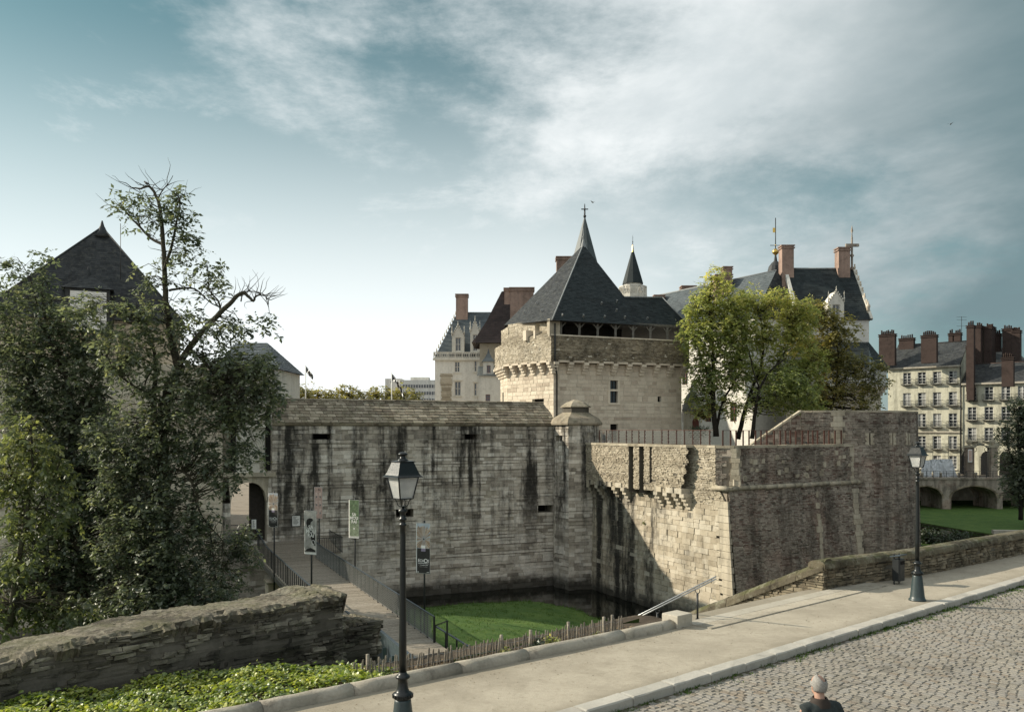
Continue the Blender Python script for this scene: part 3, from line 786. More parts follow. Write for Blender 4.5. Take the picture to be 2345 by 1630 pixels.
# ------------------------------------------------------------------ picket fence
pf = thing('picket_fence', pn(11, 13.3, -.15), 'low chestnut picket fence wired together along the garden bed', 'fence')
rg = random.Random(17); a = 7.75
def fence_n(a): return 13.62 - (a - 7.8) * .095
wires = [[], []]
while a < 14.3:
    n = fence_n(a) + rg.uniform(-.02, .02); z0 = bed_z(gk(a), n) - .05; h = rg.uniform(.30, .40); lean = V(rg.gauss(0, .022), rg.gauss(0, .018), 0)
    m = MB(); w_ = rg.uniform(.013, .020); b = pn(a, n, z0); t_ = b + V(0, 0, h) + lean
    ri = []
    for q, s_ in ((0, 1), (.9, 1), (1, .7)):
        c = b + (t_ - b) * q; ri.append([c + PD * w_ * s_ * x + PN * w_ * .6 * s_ * y for x, y in ((-1, -.6), (0, -1), (1, -.6), (1, .6), (0, 1), (-1, .6))])
    m.loft(ri, rg.random()); m.build('picket', 'wood_grey', pf)
    if rg.random() < .07:
        m = MB(); m.tube([b + PN * .05 - V(0, 0, .1), b + PN * .05 + V(rg.gauss(0, .02), 0, h + .06)], .035, 7, rg.random()); m.build('fence_post', 'wood_grey', pf)
    for k, q in enumerate((.35, .75)): wires[k].append(b + (t_ - b) * q - PN * .02)
    a += rg.uniform(.062, .088)
for wl in wires:
    m = MB(); m.tube(wl, .0035, 4); m.build('wire', 'galvanised', pf)
# small plants against the pickets
def leafy(name, c, r, n, mat, label, cat, seed, L=.09, squash=.7, stalk=True, tint=(.5, .25)):
    rg = random.Random(seed); th = thing(name, c, label, cat); m = MB(); st = MB()
    for i in range(max(4, n // 25)):
        d = rdir(rg); d.z = abs(d.z) + .25; d.normalize(); e = c + d * r * rg.uniform(.5, 1.0) * V(1, 1, squash)
        e = c + V((e - c).x, (e - c).y, (e - c).z)
        st.tube([c, (c + e) / 2 + V(0, 0, .08 * r), e], [.012 * r * 3, .008 * r * 3, .004 * r * 3], 4)
        for k in range(25):
            q = rg.uniform(.25, 1.05); p = c + (e - c) * q + rdir(rg) * r * .22
            leaf(m, p, (rdir(rg) + V(0, 0, -.1)).normalized(), (rdir(rg) + V(0, 0, 1.2)).normalized(), L * rg.uniform(.6, 1.3), L * .6, min(1, max(0, rg.gauss(*tint))))
    st.build('stems', 'bark', th); m.build('foliage', mat, th); return th
c = pn(10.8, 13.05, -.1); leafy('herb', c, .30, 150, 'leaf_mid', 'leafy green weed in front of the pickets beside the mulch', 'plant', 1, .07)
c = pn(11.7, 13.15, -.1); leafy('herb', c, .34, 220, 'leaf_bramble', 'dark low shrub against the middle of the picket fence', 'plant', 2, .07)
c = pn(12.15, 13.12, -.08); leafy('herb', c, .26, 120, 'leaf_bright', 'bright green sapling leaves at the picket fence beside the dark shrub', 'plant', 3, .08)
c = pn(13.2, 12.85, -.06); leafy('herb', c, .18, 90, 'leaf_mid', 'low spreading weed near the right end of the picket fence', 'plant', 4, .05)
c = pn(8.0, 13.55, -.1); leafy('herb', c, .35, 60, 'leaf_yellow', 'dry yellowish tall weed where the ivy meets the picket fence', 'plant', 5, .06, 1.2)

# ------------------------------------------------------------------ stairs down to the moat
ps = thing('paving_strip', pn(18, 12, 0), 'pale stone paving strip with ribbed tactile band along the stair head', 'paving')
a = 15.55; rg = random.Random(23)
while a < 23.4:
    L = rg.uniform(.7, .95); m = MB()
    n1 = min(12.34, wallfoot(a) - .03)
    m.obox(pn(a + L / 2, (11.99 + n1) / 2, -.02), PD * (L / 2 - .004), PN * (n1 - 11.99) / 2, V(0, 0, .045), rg.random()); m.build('slab', 'limestone', ps)
    m = MB(); m.obox(pn(a + L / 2, 11.785, -.022), PD * (L / 2 - .004), PN * .198, V(0, 0, .042), rg.random() * .5)
    q = a + .04
    while q < a + L - .03: m.obox(pn(q, 11.785, .022), PD * .012, PN * .19, V(0, 0, .005), .2); q += .05
    m.build('tactile_slab', 'limestone', ps); a += L
stairs = thing('stone_stairs', pn(19, 16, -4.6), 'stone stairs descending from the promenade to the moat', 'stairs')
for k in range(26):
    m = MB(); m.obox(pn(18.7, 12.36 + .29 * k + .16, -.14 * (k + 1) - .25), PD * 2.95, PN * .16, V(0, 0, .25), rnd(0, 1)); m.build('step', 'granite', stairs)
hr = thing('stair_handrail', pn(16.15, 12.4, 0), 'steel double tube handrail on slim posts at the head of the stairs', 'handrail')
def rl(n): return 1.06 - .545 * (n - 11.9)
for dz in (0, -.055):
    m = MB(); m.tube([pn(16.15, 11.9, rl(11.9) + dz), pn(16.15, 18.4, rl(18.4) + dz)], .017, 8); m.build('rail', 'galvanised', hr)
for n in (12.42, 13.63, 14.9, 16.2, 17.5):
    zb = 0.0 if n < 12.5 else -.14 * ((n - 12.36) / .29) - .12
    m = MB(); m.tube([pn(16.15, n, zb), pn(16.15, n, rl(n) - .17)], .024, 8)
    m.lathe(pn(16.15, n, zb), [(.05, 0), (.05, .012), (.024, .014)], 10)
    ring = [pn(16.15, n + math.cos(t_) * .065, rl(n) - .11 + math.sin(t_) * .065) for t_ in np.linspace(-math.pi * 1.12, math.pi * .12, 12)]
    m.tube(ring, .011, 6); m.build('post', 'iron', hr)

# ------------------------------------------------------------------ parapet of the promenade
def rubble_top(a): return .66
par = thing('promenade_parapet', pn(30, 11.6, 0), 'mossy rubble parapet with rounded coping running beyond the lamp post', 'wall')
def ppos(s, z, o):
    a = 21.72 + s; n = wallfoot(a) - o + .02 * math.sin(s * 4 + z * 7); q = pn(a, n, z); return q
stonework(par, ppos, lambda z: (0, 38), -.1, .60, (.055, .12), (.12, .38), 'parapet_stone', 'dark_mortar', nparts=300, proud=.05, gap=.025, jit=.02, seed=61)
def coping_stone(base, along, across, L, w_, h, tint, rg, slope=0.0):
    """rounded coping block; base is the middle of its underside at the start"""
    m = MB(); rings = []
    for s_ in (0.006, .5 * L, L - .006):
        ring = []
        for k in range(9):
            th = math.pi * k / 8; j = rg.uniform(-.012, .012)
            ring.append(base + along * s_ + V(0, 0, slope * s_) - across * math.cos(th) * (w_ + j) + V(0, 0, max(0.0, math.sin(th)) ** .6 * (h + j)))
        rings.append(ring)
    m.loft(rings, tint, smooth=False); return m
a = 21.66; rg = random.Random(71)
while a < 60:
    L = rg.uniform(.55, 1.1); dr = (pn(a + L, wallfoot(a + L)) - pn(a, wallfoot(a))); dr.normalize()
    coping_stone(pn(a, wallfoot(a) + .19, .59), dr, PN, L, .27, .22, rg.random(), rg).build('coping_stone', 'parapet_coping', par); a += L
m = MB()
k = 20
for i in range(k):
    x, y = 22 + 38 * i / k, 22 + 38 * (i + 1) / k
    m.quad(pn(y, wallfoot(y) + .40, -9.4), pn(x, wallfoot(x) + .40, -9.4), pn(x, wallfoot(x) + .40, .60), pn(y, wallfoot(y) + .40, .60))
m.build('rear_face', 'parapet_stone', par)
sw = thing('stair_side_wall', pn(21.9, 15, -3), 'sloping rubble wall with heavy mossy coping beside the stairs', 'wall')
spos = planar(pn(21.72, 12.42), PN, -PD)
slope = -.47
stonework(sw, spos, lambda z: (0, max(.1, min(6.4, (.58 - z) / .47))), -2.4, .57, (.06, .13), (.14, .4), 'parapet_stone', 'dark_mortar', nparts=200, proud=.05, seed=80)
n = -.1; rg = random.Random(77)
while n < 6.6:
    L = rg.uniform(.62, .9); coping_stone(pn(21.94, 12.5 + n, .50 + slope * n), PN, -PD, L, .30, .30, rg.random(), rg, slope).build('coping_stone', 'parapet_coping', sw); n += L
m = MB(); m.loft([[pn(a_, 12.45, z_) for a_, z_ in ((21.85, -9), (22.2, -9), (22.2, .5), (21.85, .5))], [pn(a_, 19.0, z_) for a_, z_ in ((21.85, -9), (22.2, -9), (22.2, -2.6), (21.85, -2.6))]]); m.build('wall_core', 'dark_mortar', sw)

# ------------------------------------------------------------------ litter bin
bn = thing('litter_bin', pn(24.25, 11.55, 0), 'dark grey metal litter bin with tilted lid beside the parapet', 'litter bin')
c = pn(24.25, 11.55, 0)
m = MB(); m.loft([[c + PD * x * .17 + PN * y * .12 + V(0, 0, z) for x, y in ((-1, -.7), (-.75, -1), (.75, -1), (1, -.7), (1, .7), (.75, 1), (-.75, 1), (-1, .7))] for z in (.10, .72)]); m.build('body', 'iron', bn)
for s_ in (-1, 1):
    m = MB(); m.bar(c + PD * .15 * s_ + PN * .05 + V(0, 0, 0), c + PD * .15 * s_ + PN * .05 + V(0, 0, .86), .03, .03); m.build('post', 'iron', bn)
m = MB(); m.loft([[c + PD * x * .21 + PN * y * .15 + V(0, 0, z - y * .03) for x, y in ((-1, -1), (1, -1), (1, 1), (-1, 1))] for z in (.80, .83)]); m.build('lid', 'steel_blue', bn)
m = MB(); m.obox(c - PN * .125 + V(0, 0, .62), PD * .12, PN * .004, V(0, 0, .05)); m.build('slot', 'black_void', bn)

# ------------------------------------------------------------------ street lamps
def lamp_glass():
    m, t, b = new_mat('lamp_glass'); p = t.pos()
    c = t.mix(t.ramp(t.noise(p, 5, 4, .6), .3, .7), (.62, .63, .62), (.80, .80, .77)); t.put(b.inputs['Base Color'], c)
    b.inputs['Roughness'].default_value = .25; b.inputs['Transmission Weight'].default_value = 0.55; b.inputs['IOR'].default_value = 1.2
lamp_glass()
LROT = R(38)
def make_lamp(loc, label):
    th = thing('street_lamp', loc, label, 'street lamp', 'lantern street lamps on the promenade')
    L = Vector(loc)
    m = MB(); m.lathe(L, [(.215, 0), (.215, .03), (.19, .05), (.175, .12), (.145, .40), (.118, .62), (.112, .66)], 16); m.build('base', 'lamp_base_paint', th)
    m = MB(); m.lathe(L, [(.112, .65), (.132, .67), (.14, .70), (.132, .735), (.10, .75), (.088, .77), (.078, .80), (.07, .88), (.068, .93), (.10, .945), (.103, .965), (.085, .985), (.062, 1.0), (.055, 1.03)], 16)
    for k in range(16):
        an = k * math.pi / 8; m.obox(L + V(math.cos(an) * .135, math.sin(an) * .135, .70), V(math.cos(an), math.sin(an), 0) * .012, V(-math.sin(an), math.cos(an), 0) * .016, V(0, 0, .022))
    m.build('collar', 'lamp_paint', th)
    m = MB(); m.lathe(L, [(.055, 1.02), (.052, 1.5), (.044, 2.2), (.039, 2.95), (.039, 3.06), (.052, 3.07), (.052, 3.09), (.040, 3.10), (.040, 3.14), (.055, 3.15), (.055, 3.17), (.040, 3.18), (.040, 3.24), (.060, 3.26), (.066, 3.285), (.03, 3.30), (.025, 3.34)], 14); m.build('pole', 'lamp_paint', th)
    co = lambda k, r, z: L + V(math.cos(LROT + math.pi / 4 + k * math.pi / 2) * r, math.sin(LROT + math.pi / 4 + k * math.pi / 2) * r, z)
    for k in range(4):
        pts = [co(k, .02, 3.33), co(k, .05, 3.335), co(k, .075, 3.36), co(k, .085, 3.40), co(k, .105, 3.435), co(k, .14, 3.445)]
        m = MB(); m.tube(pts, .007, 6); m.build('bracket', 'lamp_paint', th)
    fr = MB()
    for k in range(4):
        fr.bar(co(k, .145, 3.445), co(k, .228, 3.765), .018, .018)
        fr.bar(co(k, .145, 3.448), co(k + 1, .145, 3.448), .014, .014); fr.bar(co(k, .228, 3.757), co(k + 1, .228, 3.757), .014, .014)
    fr.build('lantern_frame', 'lamp_paint', th)
    for k in range(4):
        m = MB(); ins = .004
        m.add([co(k, .145 - ins, 3.452), co(k + 1, .145 - ins, 3.452), co(k + 1, .226 - ins, 3.755), co(k, .226 - ins, 3.755), co(k, .139 - ins, 3.452), co(k + 1, .139 - ins, 3.452), co(k + 1, .220 - ins, 3.755), co(k, .220 - ins, 3.755)], [(0, 1, 2, 3), (7, 6, 5, 4), (0, 4, 5, 1), (2, 6, 7, 3), (1, 5, 6, 2), (3, 7, 4, 0)]); m.build('glass_pane', 'lamp_glass', th)
    m = MB(); m.loft([[co(k, r, z) for k in range(4)] for r, z in ((.29, 3.745), (.288, 3.755), (.255, 3.775), (.235, 3.80), (.158, 3.955), (.158, 3.958))]); rf = m.build('roof', 'lamp_paint', th)
    m = MB(); m.loft([[co(k, r, z) for k in range(4)] for r, z in ((.172, 3.957), (.172, 3.968), (.12, 3.975))]); m.build('roof_rim', 'lamp_paint', rf)
    m = MB(); m.lathe(L, [(.085, 3.97), (.075, 3.99), (.045, 4.01), (.038, 4.035), (.04, 4.045), (.068, 4.06), (.066, 4.072), (.045, 4.09), (.01, 4.097)], 14); m.build('finial', 'lamp_paint', rf)
    m = MB(); m.lathe(L, [(.012, 3.50), (.035, 3.53), (.045, 3.60), (.03, 3.68), (.01, 3.74)], 10); m.build('bulb', 'white_paint', th)
    return th
lp1 = pn((-0.128 * 11.93) * PD.x + 11.93 * PD.y, 10.1, 0)
lamp = make_lamp(lp1, 'green-black lantern street lamp standing nearest, in front of the bridge')
lamp2 = copy_tree(lamp, None, V(10.5, 22.1, 0), 0.06, 'green-black lantern street lamp further off beside the litter bin')
# ------------------------------------------------------------------ curtain wall
def wall_s(u): return hit(u, W0, W)[1]
def wz(u, v):
    p, t_ = hit(u, W0, W); return t_, zat(v, p.y)
SL, SR = wall_s(623), wall_s(1268)
EAVE = 4.95
cur = thing('curtain_wall', W0 + W * ((SL + SR) / 2) + V(0, 0, -9.4), 'tall stained curtain wall of coursed stone rising from the moat', 'castle wall')
holes = []
for (u0, u1, v0, v1) in ((717, 758, 993, 1006), (1065, 1093, 994, 1006), (907, 947, 1166, 1183), (1232, 1266, 1157, 1172)):
    s0, z1 = wz(u0, v0); s1, z0 = wz(u1, v1); holes.append((s0, s1, z0, z1))
wpos = planar(W0, W, WN)
def ctint(s, z, t):
    n_ = math.sin(s * .9 + z * .4) * .06
    if t > .1 and random.random() < .09: t = rnd(.03, .2)
    elif t > .1 and random.random() < .08: t = rnd(.9, 1)
    return t if t <= .1 else min(1, max(.12, t + n_))
stonework(cur, wpos, lambda z: (SL, SR), -9.4, EAVE - .22, (.22, .33), (.4, 1.15), 'curtain_stone', 'mortar', holes, 300, .035, .022, seed=101, hole_depth=1.6, tintf=ctint, thin=.36)
# dressed frames round the slots
for (s0, s1, z0, z1) in holes:
    m = MB(); 
    m.obox(W0 + W * ((s0 + s1) / 2) + WN * .03 + V(0, 0, z0 - .14), W * ((s1 - s0) / 2 + .3), WN * .05, V(0, 0, .13), .6); m.build('sill', 'curtain_stone', cur)
    m = MB(); m.obox(W0 + W * ((s0 + s1) / 2) + WN * .03 + V(0, 0, z1 + .17), W * ((s1 - s0) / 2 + .3), WN * .05, V(0, 0, .16), .7); m.build('lintel', 'curtain_stone', cur)
# patch of repaired panels, stains are in the stone
# cornice and stone-slab roof
m = MB(); L = SR - SL; nb = 26
for i in range(nb):
    a, b = SL + L * i / nb + .006, SL + L * (i + 1) / nb - .006
    m = MB(); m.loft([[W0 + W * s_ + WN * o + V(0, 0, z) for o, z in ((-.3, EAVE - .22), (.06, EAVE - .22), (.16, EAVE - .12), (.20, EAVE - .02), (-.3, EAVE - .02))] for s_ in (a, b)], rnd(0, 1)); m.build('cornice_block', 'roof_stone', cur)
RD, RZ = 2.6, 6.78
m = MB()
A, B = W0 + W * SL, W0 + W * (SR + .3)
m.add([A + WN * .15 + V(0, 0, EAVE - .05), B + WN * .15 + V(0, 0, EAVE - .05), B - WN * RD + V(0, 0, RZ - .06), A - WN * RD + V(0, 0, RZ - .06), A - WN * 2 * RD + V(0, 0, EAVE), B - WN * 2 * RD + V(0, 0, EAVE), A - WN * 2 * RD + V(0, 0, -9.4), B - WN * 2 * RD + V(0, 0, -9.4), A + WN * -.6 + V(0, 0, -9.4), B - WN * .6 + V(0, 0, -9.4)],
      [(0, 1, 2, 3), (3, 2, 5, 4), (4, 5, 7, 6), (0, 3, 4, 6, 8), (1, 9, 7, 5, 2)]); m.build('roof_core', 'mortar', cur)
slopeL = math.hypot(RD + .2, RZ - EAVE); rd = (WN * -(RD + .2) + V(0, 0, RZ - EAVE)).normalized(); rn = W.cross(rd).normalized()
if rn.z < 0: rn = -rn
nrow = 8; tiles = []
rg = random.Random(7)
for r in range(nrow):
    q0, q1 = slopeL * r / nrow, slopeL * (r + 1) / nrow
    s_ = SL + rg.uniform(0, .4) - .3
    while s_ < SR + .2:
        l = rg.uniform(.38, .85); a, b = max(s_ + .016, SL), min(s_ + l - .016, SR + .3)
        if b - a > .1:
            base = W0 + WN * .2 + V(0, 0, EAVE); j = lambda: rg.uniform(-.012, .012); h = .055 + j()
            fr = [base + W * a + rd * (q0 + j()) + rn * h, base + W * b + rd * (q0 + j()) + rn * (h + j()), base + W * b + rd * (q1 - .015) + rn * (.015 + j()), base + W * a + rd * (q1 - .015) + rn * (.015 + j())]
            lo = [p - rn * .09 for p in fr]
            mm = MB(); mm.add(fr + lo, [(0, 1, 2, 3), (0, 4, 5, 1), (1, 5, 6, 2), (3, 7, 4, 0), (2, 6, 7, 3)], rg.random()); tiles.append(((b - a) * (1.2 - q0 / slopeL), mm))
        s_ += l
tiles.sort(key=lambda q: -q[0])
for _, mm in tiles[:300]: mm.build('roof_slab', 'roof_stone', cur)
if len(tiles) > 300:
    rb = MB()
    for _, mm in tiles[300:]: rb.merge(mm)
    rb.build('roof_slabs', 'roof_stone', cur, kind='stuff')
m = MB(); rg = random.Random(8); s_ = SL
while s_ < SR:
    l = min(rg.uniform(.8, 1.4), SR + .25 - s_); p0 = W0 - WN * RD + W * (s_ + .006) + V(0, 0, RZ - .05); 
    coping_stone(p0, W, WN, l, .22, .13, rg.random(), rg).build('ridge_stone', 'roof_stone', cur); s_ += l

# ------------------------------------------------------------------ corner turret with stone cap
tu = thing('corner_turret', V(5, 70.3, -9.4), 'slim polygonal stone turret with lichen-covered cap at the corner', 'turret')
tp = [V(3.45, 71.9, 0), V(3.55, 70.95, 0), V(4.60, 69.35, 0), V(6.75, 70.0, 0), V(7.3, 71.6, 0), V(6.6, 73.2, 0), V(4.6, 73.6, 0)]
ttop = zat(994, 70)
for k in range(4):
    P, Q = tp[k], tp[k + 1]; L = (Q - P).length; sd = (Q - P).normalized(); nr = V(sd.y, -sd.x, 0)
    top = EAVE - .15
    hl = []
    if k == 1:
        s0 = hit(1272, P, sd)[1]; s1 = hit(1288, P, sd)[1]; hl = [(max(.1, s0), min(L - .1, s1), zat(1010, 70.2), zat(997, 70.2))]
    stonework(tu, planar(P, sd, nr), lambda z, L=L: (0, L), -9.4, top, (.24, .34), (.45, 1.0), 'curtain_stone', 'mortar', hl, 60, .03, .02, seed=120 + k, thin=.35, tintf=ctint)
m = MB(); m.prism([(p - V(5.3, 71.4, 0)) * .78 + V(5.3, 71.4, 0) for p in tp], -9.4, EAVE - .1); m.build('turret_core', 'curtain_stone', tu)
c = V(5.3, 71.4, 0)
capz = [(1.0, EAVE - .16), (1.13, EAVE - .1), (1.15, EAVE + .05), (1.0, EAVE + .45), (.64, zat(946, 70.5)), (.60, zat(944, 70.5))]
m = MB(); m.loft([[c + (p - c) * s_ + V(0, 0, z) for p in tp] for s_, z in capz], .6); m.build('cap', 'roof_stone', tu)
z0 = capz[-1][1]
m = MB(); m.loft([[c + (p - c) * s_ + V(0, 0, z) for p in tp] for s_, z in ((.57, z0 - .05), (.57, z0 + .42))], .05); m.build('vent_band', 'dark_mortar', tu)
m = MB(); m.loft([[c + (p - c) * s_ + V(0, 0, z) for p in tp] for s_, z in ((.66, z0 + .42), (.67, z0 + .5), (.40, z0 + .85), (.08, z0 + 1.08))], .8); m.build('upper_cap', 'roof_stone', tu)

# ------------------------------------------------------------------ gatehouse at the end of the bridge
gate = thing('gatehouse', W0 + W * (SL - 2) + V(0, 0, -9.4), 'stone gatehouse with pointed archway, carved white panel and drawbridge slots', 'gatehouse')
GZ = -3.7                                             # sill of the gateway
gs = lambda u: wall_s(u)
a0, a1 = gs(528.5), gs(611.5)                           # arch opening
aw = a1 - a0; ac = (a0 + a1) / 2
spring = zat(1150, 62); apex = zat(1104, 62)
def arch_z(s):
    q = min(1, abs(s - ac) / (aw / 2)); return spring + (apex - spring) * math.sqrt(max(0, 1 - q ** 2.2))
gpos = planar(W0 - WN * .12, W, WN)
gl = gs(527) - 34.0
top_g = 9.0
hl = [(a0, a1, GZ - .4, spring)]
nst = 10
for i in range(nst):
    q0, q1 = a0 + aw * i / nst, a0 + aw * (i + 1) / nst
    hl.append((q0, q1, spring - .01, arch_z((q0 + q1) / 2)))
pz0, pz1 = zat(1081, 62), zat(978, 62)
hl.append((gs(541), gs(608), pz0, pz1))
stonework(gate, gpos, lambda z: (gl, a0 - .55), -9.4, spring - .01, (.28, .40), (.5, 1.2), 'tower_stone', 'tower_mortar', [], 120, .03, .02, seed=139)  # left stretch in brighter stone: sunlight on it is put into the colour
stonework(gate, gpos, lambda z: (a0 - .55, SL + .02), -9.4, spring - .01, (.28, .40), (.5, 1.3), 'curtain_stone', 'mortar', [h for h in hl[:1]], 120, .03, .02, seed=140, hole_depth=1.0, tintf=ctint, open_back=True)
# masonry above the springing is laid round the arch ring and the panel recess
stonework(gate, gpos, lambda z: (gl, a0 - .55), spring, top_g, (.28, .40), (.5, 1.3), 'tower_stone', 'tower_mortar', [], 100, .03, .02, seed=141)  # same brighter stone higher up, again standing in for sunlight
stonework(gate, gpos, lambda z: (a1 + .02, SL), spring, top_g, (.28, .40), (.3, .6), 'curtain_stone', 'mortar', [], 60, .03, .02, seed=142)
stonework(gate, gpos, lambda z: (a0 - .55, a1 + .02), pz1 + .1, top_g, (.28, .40), (.5, 1.1), 'curtain_stone', 'mortar', [], 80, .03, .02, seed=143)
# arch ring: voussoirs
nv = 15
for i in range(nv):
    s0, s1 = a0 + aw * i / nv, a0 + aw * (i + 1) / nv
    z0, z1 = arch_z(s0), arch_z(s1); zt = pz0 - .35
    m = MB(); pts = [gpos(s0, z0, .04), gpos(s1, z1, .04), gpos(s1 + (s1 - ac) * .12, zt, .04), gpos(s0 + (s0 - ac) * .12, zt, .04)]
    m.add(pts + [p - WN * 1.1 for p in pts], [(0, 1, 2, 3), (0, 4, 5, 1), (1, 5, 6, 2), (3, 7, 4, 0)], rnd(.4, .9)); m.build('voussoir', 'quoin', gate)
m = MB(); m.obox(gpos(ac, pz0 - .17, .05), W * (aw / 2 + .6), WN * .16, V(0, 0, .16), .7); m.build('string_course', 'quoin', gate)
# passage
m = MB()
D = 7.0
for s_, sg in ((a0, 1), (a1, -1)):
    m.quad(gpos(s_, GZ - .4, -.9), gpos(s_, GZ - .4, -D), gpos(s_, apex, -D), gpos(s_, apex, -.9), .4)
m.quad(gpos(a0, apex, -.9), gpos(a1, apex, -.9), gpos(a1, apex, -D), gpos(a0, apex, -D), .3)
m.build('passage_wall', 'rubble_dark', gate)
m = MB(); m.obox(gpos(a1 - aw * .20, (GZ + apex) / 2 - .1, -1.2), W * aw * .24, WN * .06, V(0, 0, (apex - GZ) / 2), .5); dl = m.build('door_leaf', 'wood_dark', gate)
m = MB(); m.obox(gpos(ac, GZ - .12, -3.2), W * aw * .5, WN * 3.6, V(0, 0, .1)); m.build('threshold', 'granite', gate)
gb = thing('gate_barrier', gpos(a0 + aw * .25, GZ, -2), 'dark horizontal bars closing the left half of the gateway', 'barrier')
for z_ in (.35, .7, 1.05):
    m = MB(); m.bar(gpos(a0 - .1, GZ + z_, -2), gpos(a0 + aw * .52, GZ + z_, -2), .06, .05); m.build('bar', 'iron', gb)
for q in (.02, .5):
    m = MB(); m.bar(gpos(a0 + aw * q, GZ, -2), gpos(a0 + aw * q, GZ + 1.1, -2), .06, .06); m.build('post', 'iron', gb)
# panel with blind arch
sp0, sp1 = gs(541), gs(608)
m = MB(); m.obox(gpos((sp0 + sp1) / 2, (pz0 + pz1) / 2, -.28), W * (sp1 - sp0) / 2, WN * .12, V(0, 0, (pz1 - pz0) / 2), .8); pan = m.build('carved_panel', 'tufa', gate)
m = MB(); m.obox(gpos((sp0 + sp1) / 2, pz1 + .08, -.02), W * (sp1 - sp0) / 2, WN * .2, V(0, 0, .1), .6); m.obox(gpos((sp0 + sp1) / 2, pz0 - .02, -.02), W * (sp1 - sp0) / 2, WN * .2, V(0, 0, .08), .6); m.build('moulding', 'tufa', pan)
for rr, dep in ((1.0, .05), (.82, .03), (.64, .02)):
    m = MB(); cs = gs(583); w2 = (sp1 - cs) * .9 * rr; pts = []
    for k in range(15):
        th = math.pi * k / 14; pts.append(gpos(cs - math.cos(th) * w2, pz0 + 1.75 + math.sin(th) ** .8 * w2 * 1.35, -.13 + dep))
    pts = [gpos(cs - w2, pz0 + .25, -.13 + dep)] + pts + [gpos(cs + w2, pz0 + .25, -.13 + dep)]
    m.tube(pts, .05, 5, .9); m.build('blind_arch', 'tufa', pan)
m = MB(); m.obox(gpos(gs(583), pz0 + 1.2, -.13), W * .35, WN * .06, V(0, 0, .5)); m.build('carved_niche', 'tufa', pan)
for u in (535.0, 615.0):
    m = MB(); s_ = gs(u); m.obox(gpos(s_, (pz0 + 6.2) / 2 + .1, -.06), W * .16, WN * .12, V(0, 0, (6.2 - pz0) / 2), .1); m.build('drawbridge_slot', 'black_void', gate)
# side buttress and the body behind
m = MB(); A = gpos(gl, 0, -.6); B = gpos(SL, 0, -.6); A2 = A - WN * 8; B2 = B - WN * 8
m.prism([A, V(*gpos(a0 - .8, 0, -.6)), V(*gpos(a0 - .8, 0, -8.6)), A2], -9.4, top_g); m.prism([gpos(a0 - .8, 0, -.6), B, B2, gpos(a0 - .8, 0, -8.6)], apex + .1, top_g); m.build('body', 'rubble_light', gate)
# carved tracery low on the wall
m = MB(); u0, u1 = 372, 440
for k in range(3):
    uu = 378 + k * 26; s_ = gs(uu); z_ = zat(1196, 57)
    m.tube([gpos(s_ - .35, z_ - .3, .05), gpos(s_ - .3, z_ + .15, .05), gpos(s_, z_ + .5, .05), gpos(s_ + .3, z_ + .15, .05), gpos(s_ + .35, z_ - .3, .05)], .06, 5, .7)
m.obox(gpos(gs(404), zat(1183, 57), .04), W * 1.5, WN * .08, V(0, 0, .08)); m.build('carved_tracery', 'quoin', gate)
# gatehouse roof block seen right of the tree
# notice boards by the gate
def notice(u0, u1, v0, v1, off, label):
    s0, s1 = gs(u0), gs(u1); z0, z1 = zat(v1, 62), zat(v0, 62); c = gpos((s0 + s1) / 2, (z0 + z1) / 2, off)
    th = thing('notice_board', c - V(0, 0, (z1 - z0) / 2), label, 'notice board')
    m = MB(); m.obox(c, W * (s1 - s0) / 2, WN * .03, V(0, 0, (z1 - z0) / 2)); m.build('frame', 'iron', th)
    m = MB(); m.obox(c + WN * .032, W * ((s1 - s0) / 2 - .04), WN * .004, V(0, 0, (z1 - z0) / 2 - .04)); m.build('sheet', 'white_paint', th)
    m = MB(); rg = random.Random(int(u0))
    h = (z1 - z0) / 2 - .12; w2 = (s1 - s0) / 2 - .1
    for k in range(9):
        zz = h - k * h / 4.6; ln = w2 * rg.uniform(.4, 1); m.obox(c + WN * .038 + W * (-w2 + ln) + V(0, 0, zz), W * ln, WN * .002, V(0, 0, .012))
    m.build('print_line', 'iron', th); return th
notice(668, 688, 1183, 1209, .12, 'framed white notice board on the wall right of the gate')
notice(574, 587, 1187, 1211, .35, 'small white notice sheet standing in the gateway by the dark door')

# ------------------------------------------------------------------ footbridge
BD = V(-0.403, 0.915, 0).normalized(); BX = V(BD.y, -BD.x, 0)      # along / to its right
B0 = V(-3.24, 35.5, 0)                                             # foot of the right railing, near end
DZ = -4.42; BWID = 3.45
def bp(l, x, z): return B0 + BD * l + BX * x + V(0, 0, z)          # x: 0 right edge, -BWID left edge
BL = (W0 - B0).dot(-WN) / BD.dot(-WN)
def dz(l): return DZ + max(0, (l - (BL - 6)) / 6) * (GZ - DZ - .05)
br = thing('footbridge', bp(14, -1.7, -9), 'grey timber plank footbridge on stone piers leading to the gate', 'footbridge')
l = -2.0; rg = random.Random(19); k = 0
while l < BL:
    w_ = .145; m = MB(); x0 = 0.12; x1 = -BWID - .12
    if l > BL - 4.2: x0 = 1.9
    c = bp(l + w_ / 2, (x0 + x1) / 2, dz(l) - .03 + rg.uniform(-.004, .004))
    m.obox(c, BX * (x0 - x1) / 2, BD * (w_ / 2 - .006), V(0, 0, .03), rg.random()); m.build('plank', 'wood_deck', br); l += w_
for x in (.10, -1.7, -BWID - .10):
    m = MB(); m.bar(bp(-2, x, DZ - .22), bp(BL - 6, x, DZ - .22), .18, .30); m.bar(bp(BL - 6, x, DZ - .22), bp(BL, x, GZ - .3), .18, .30); m.build('beam', 'timber', br)
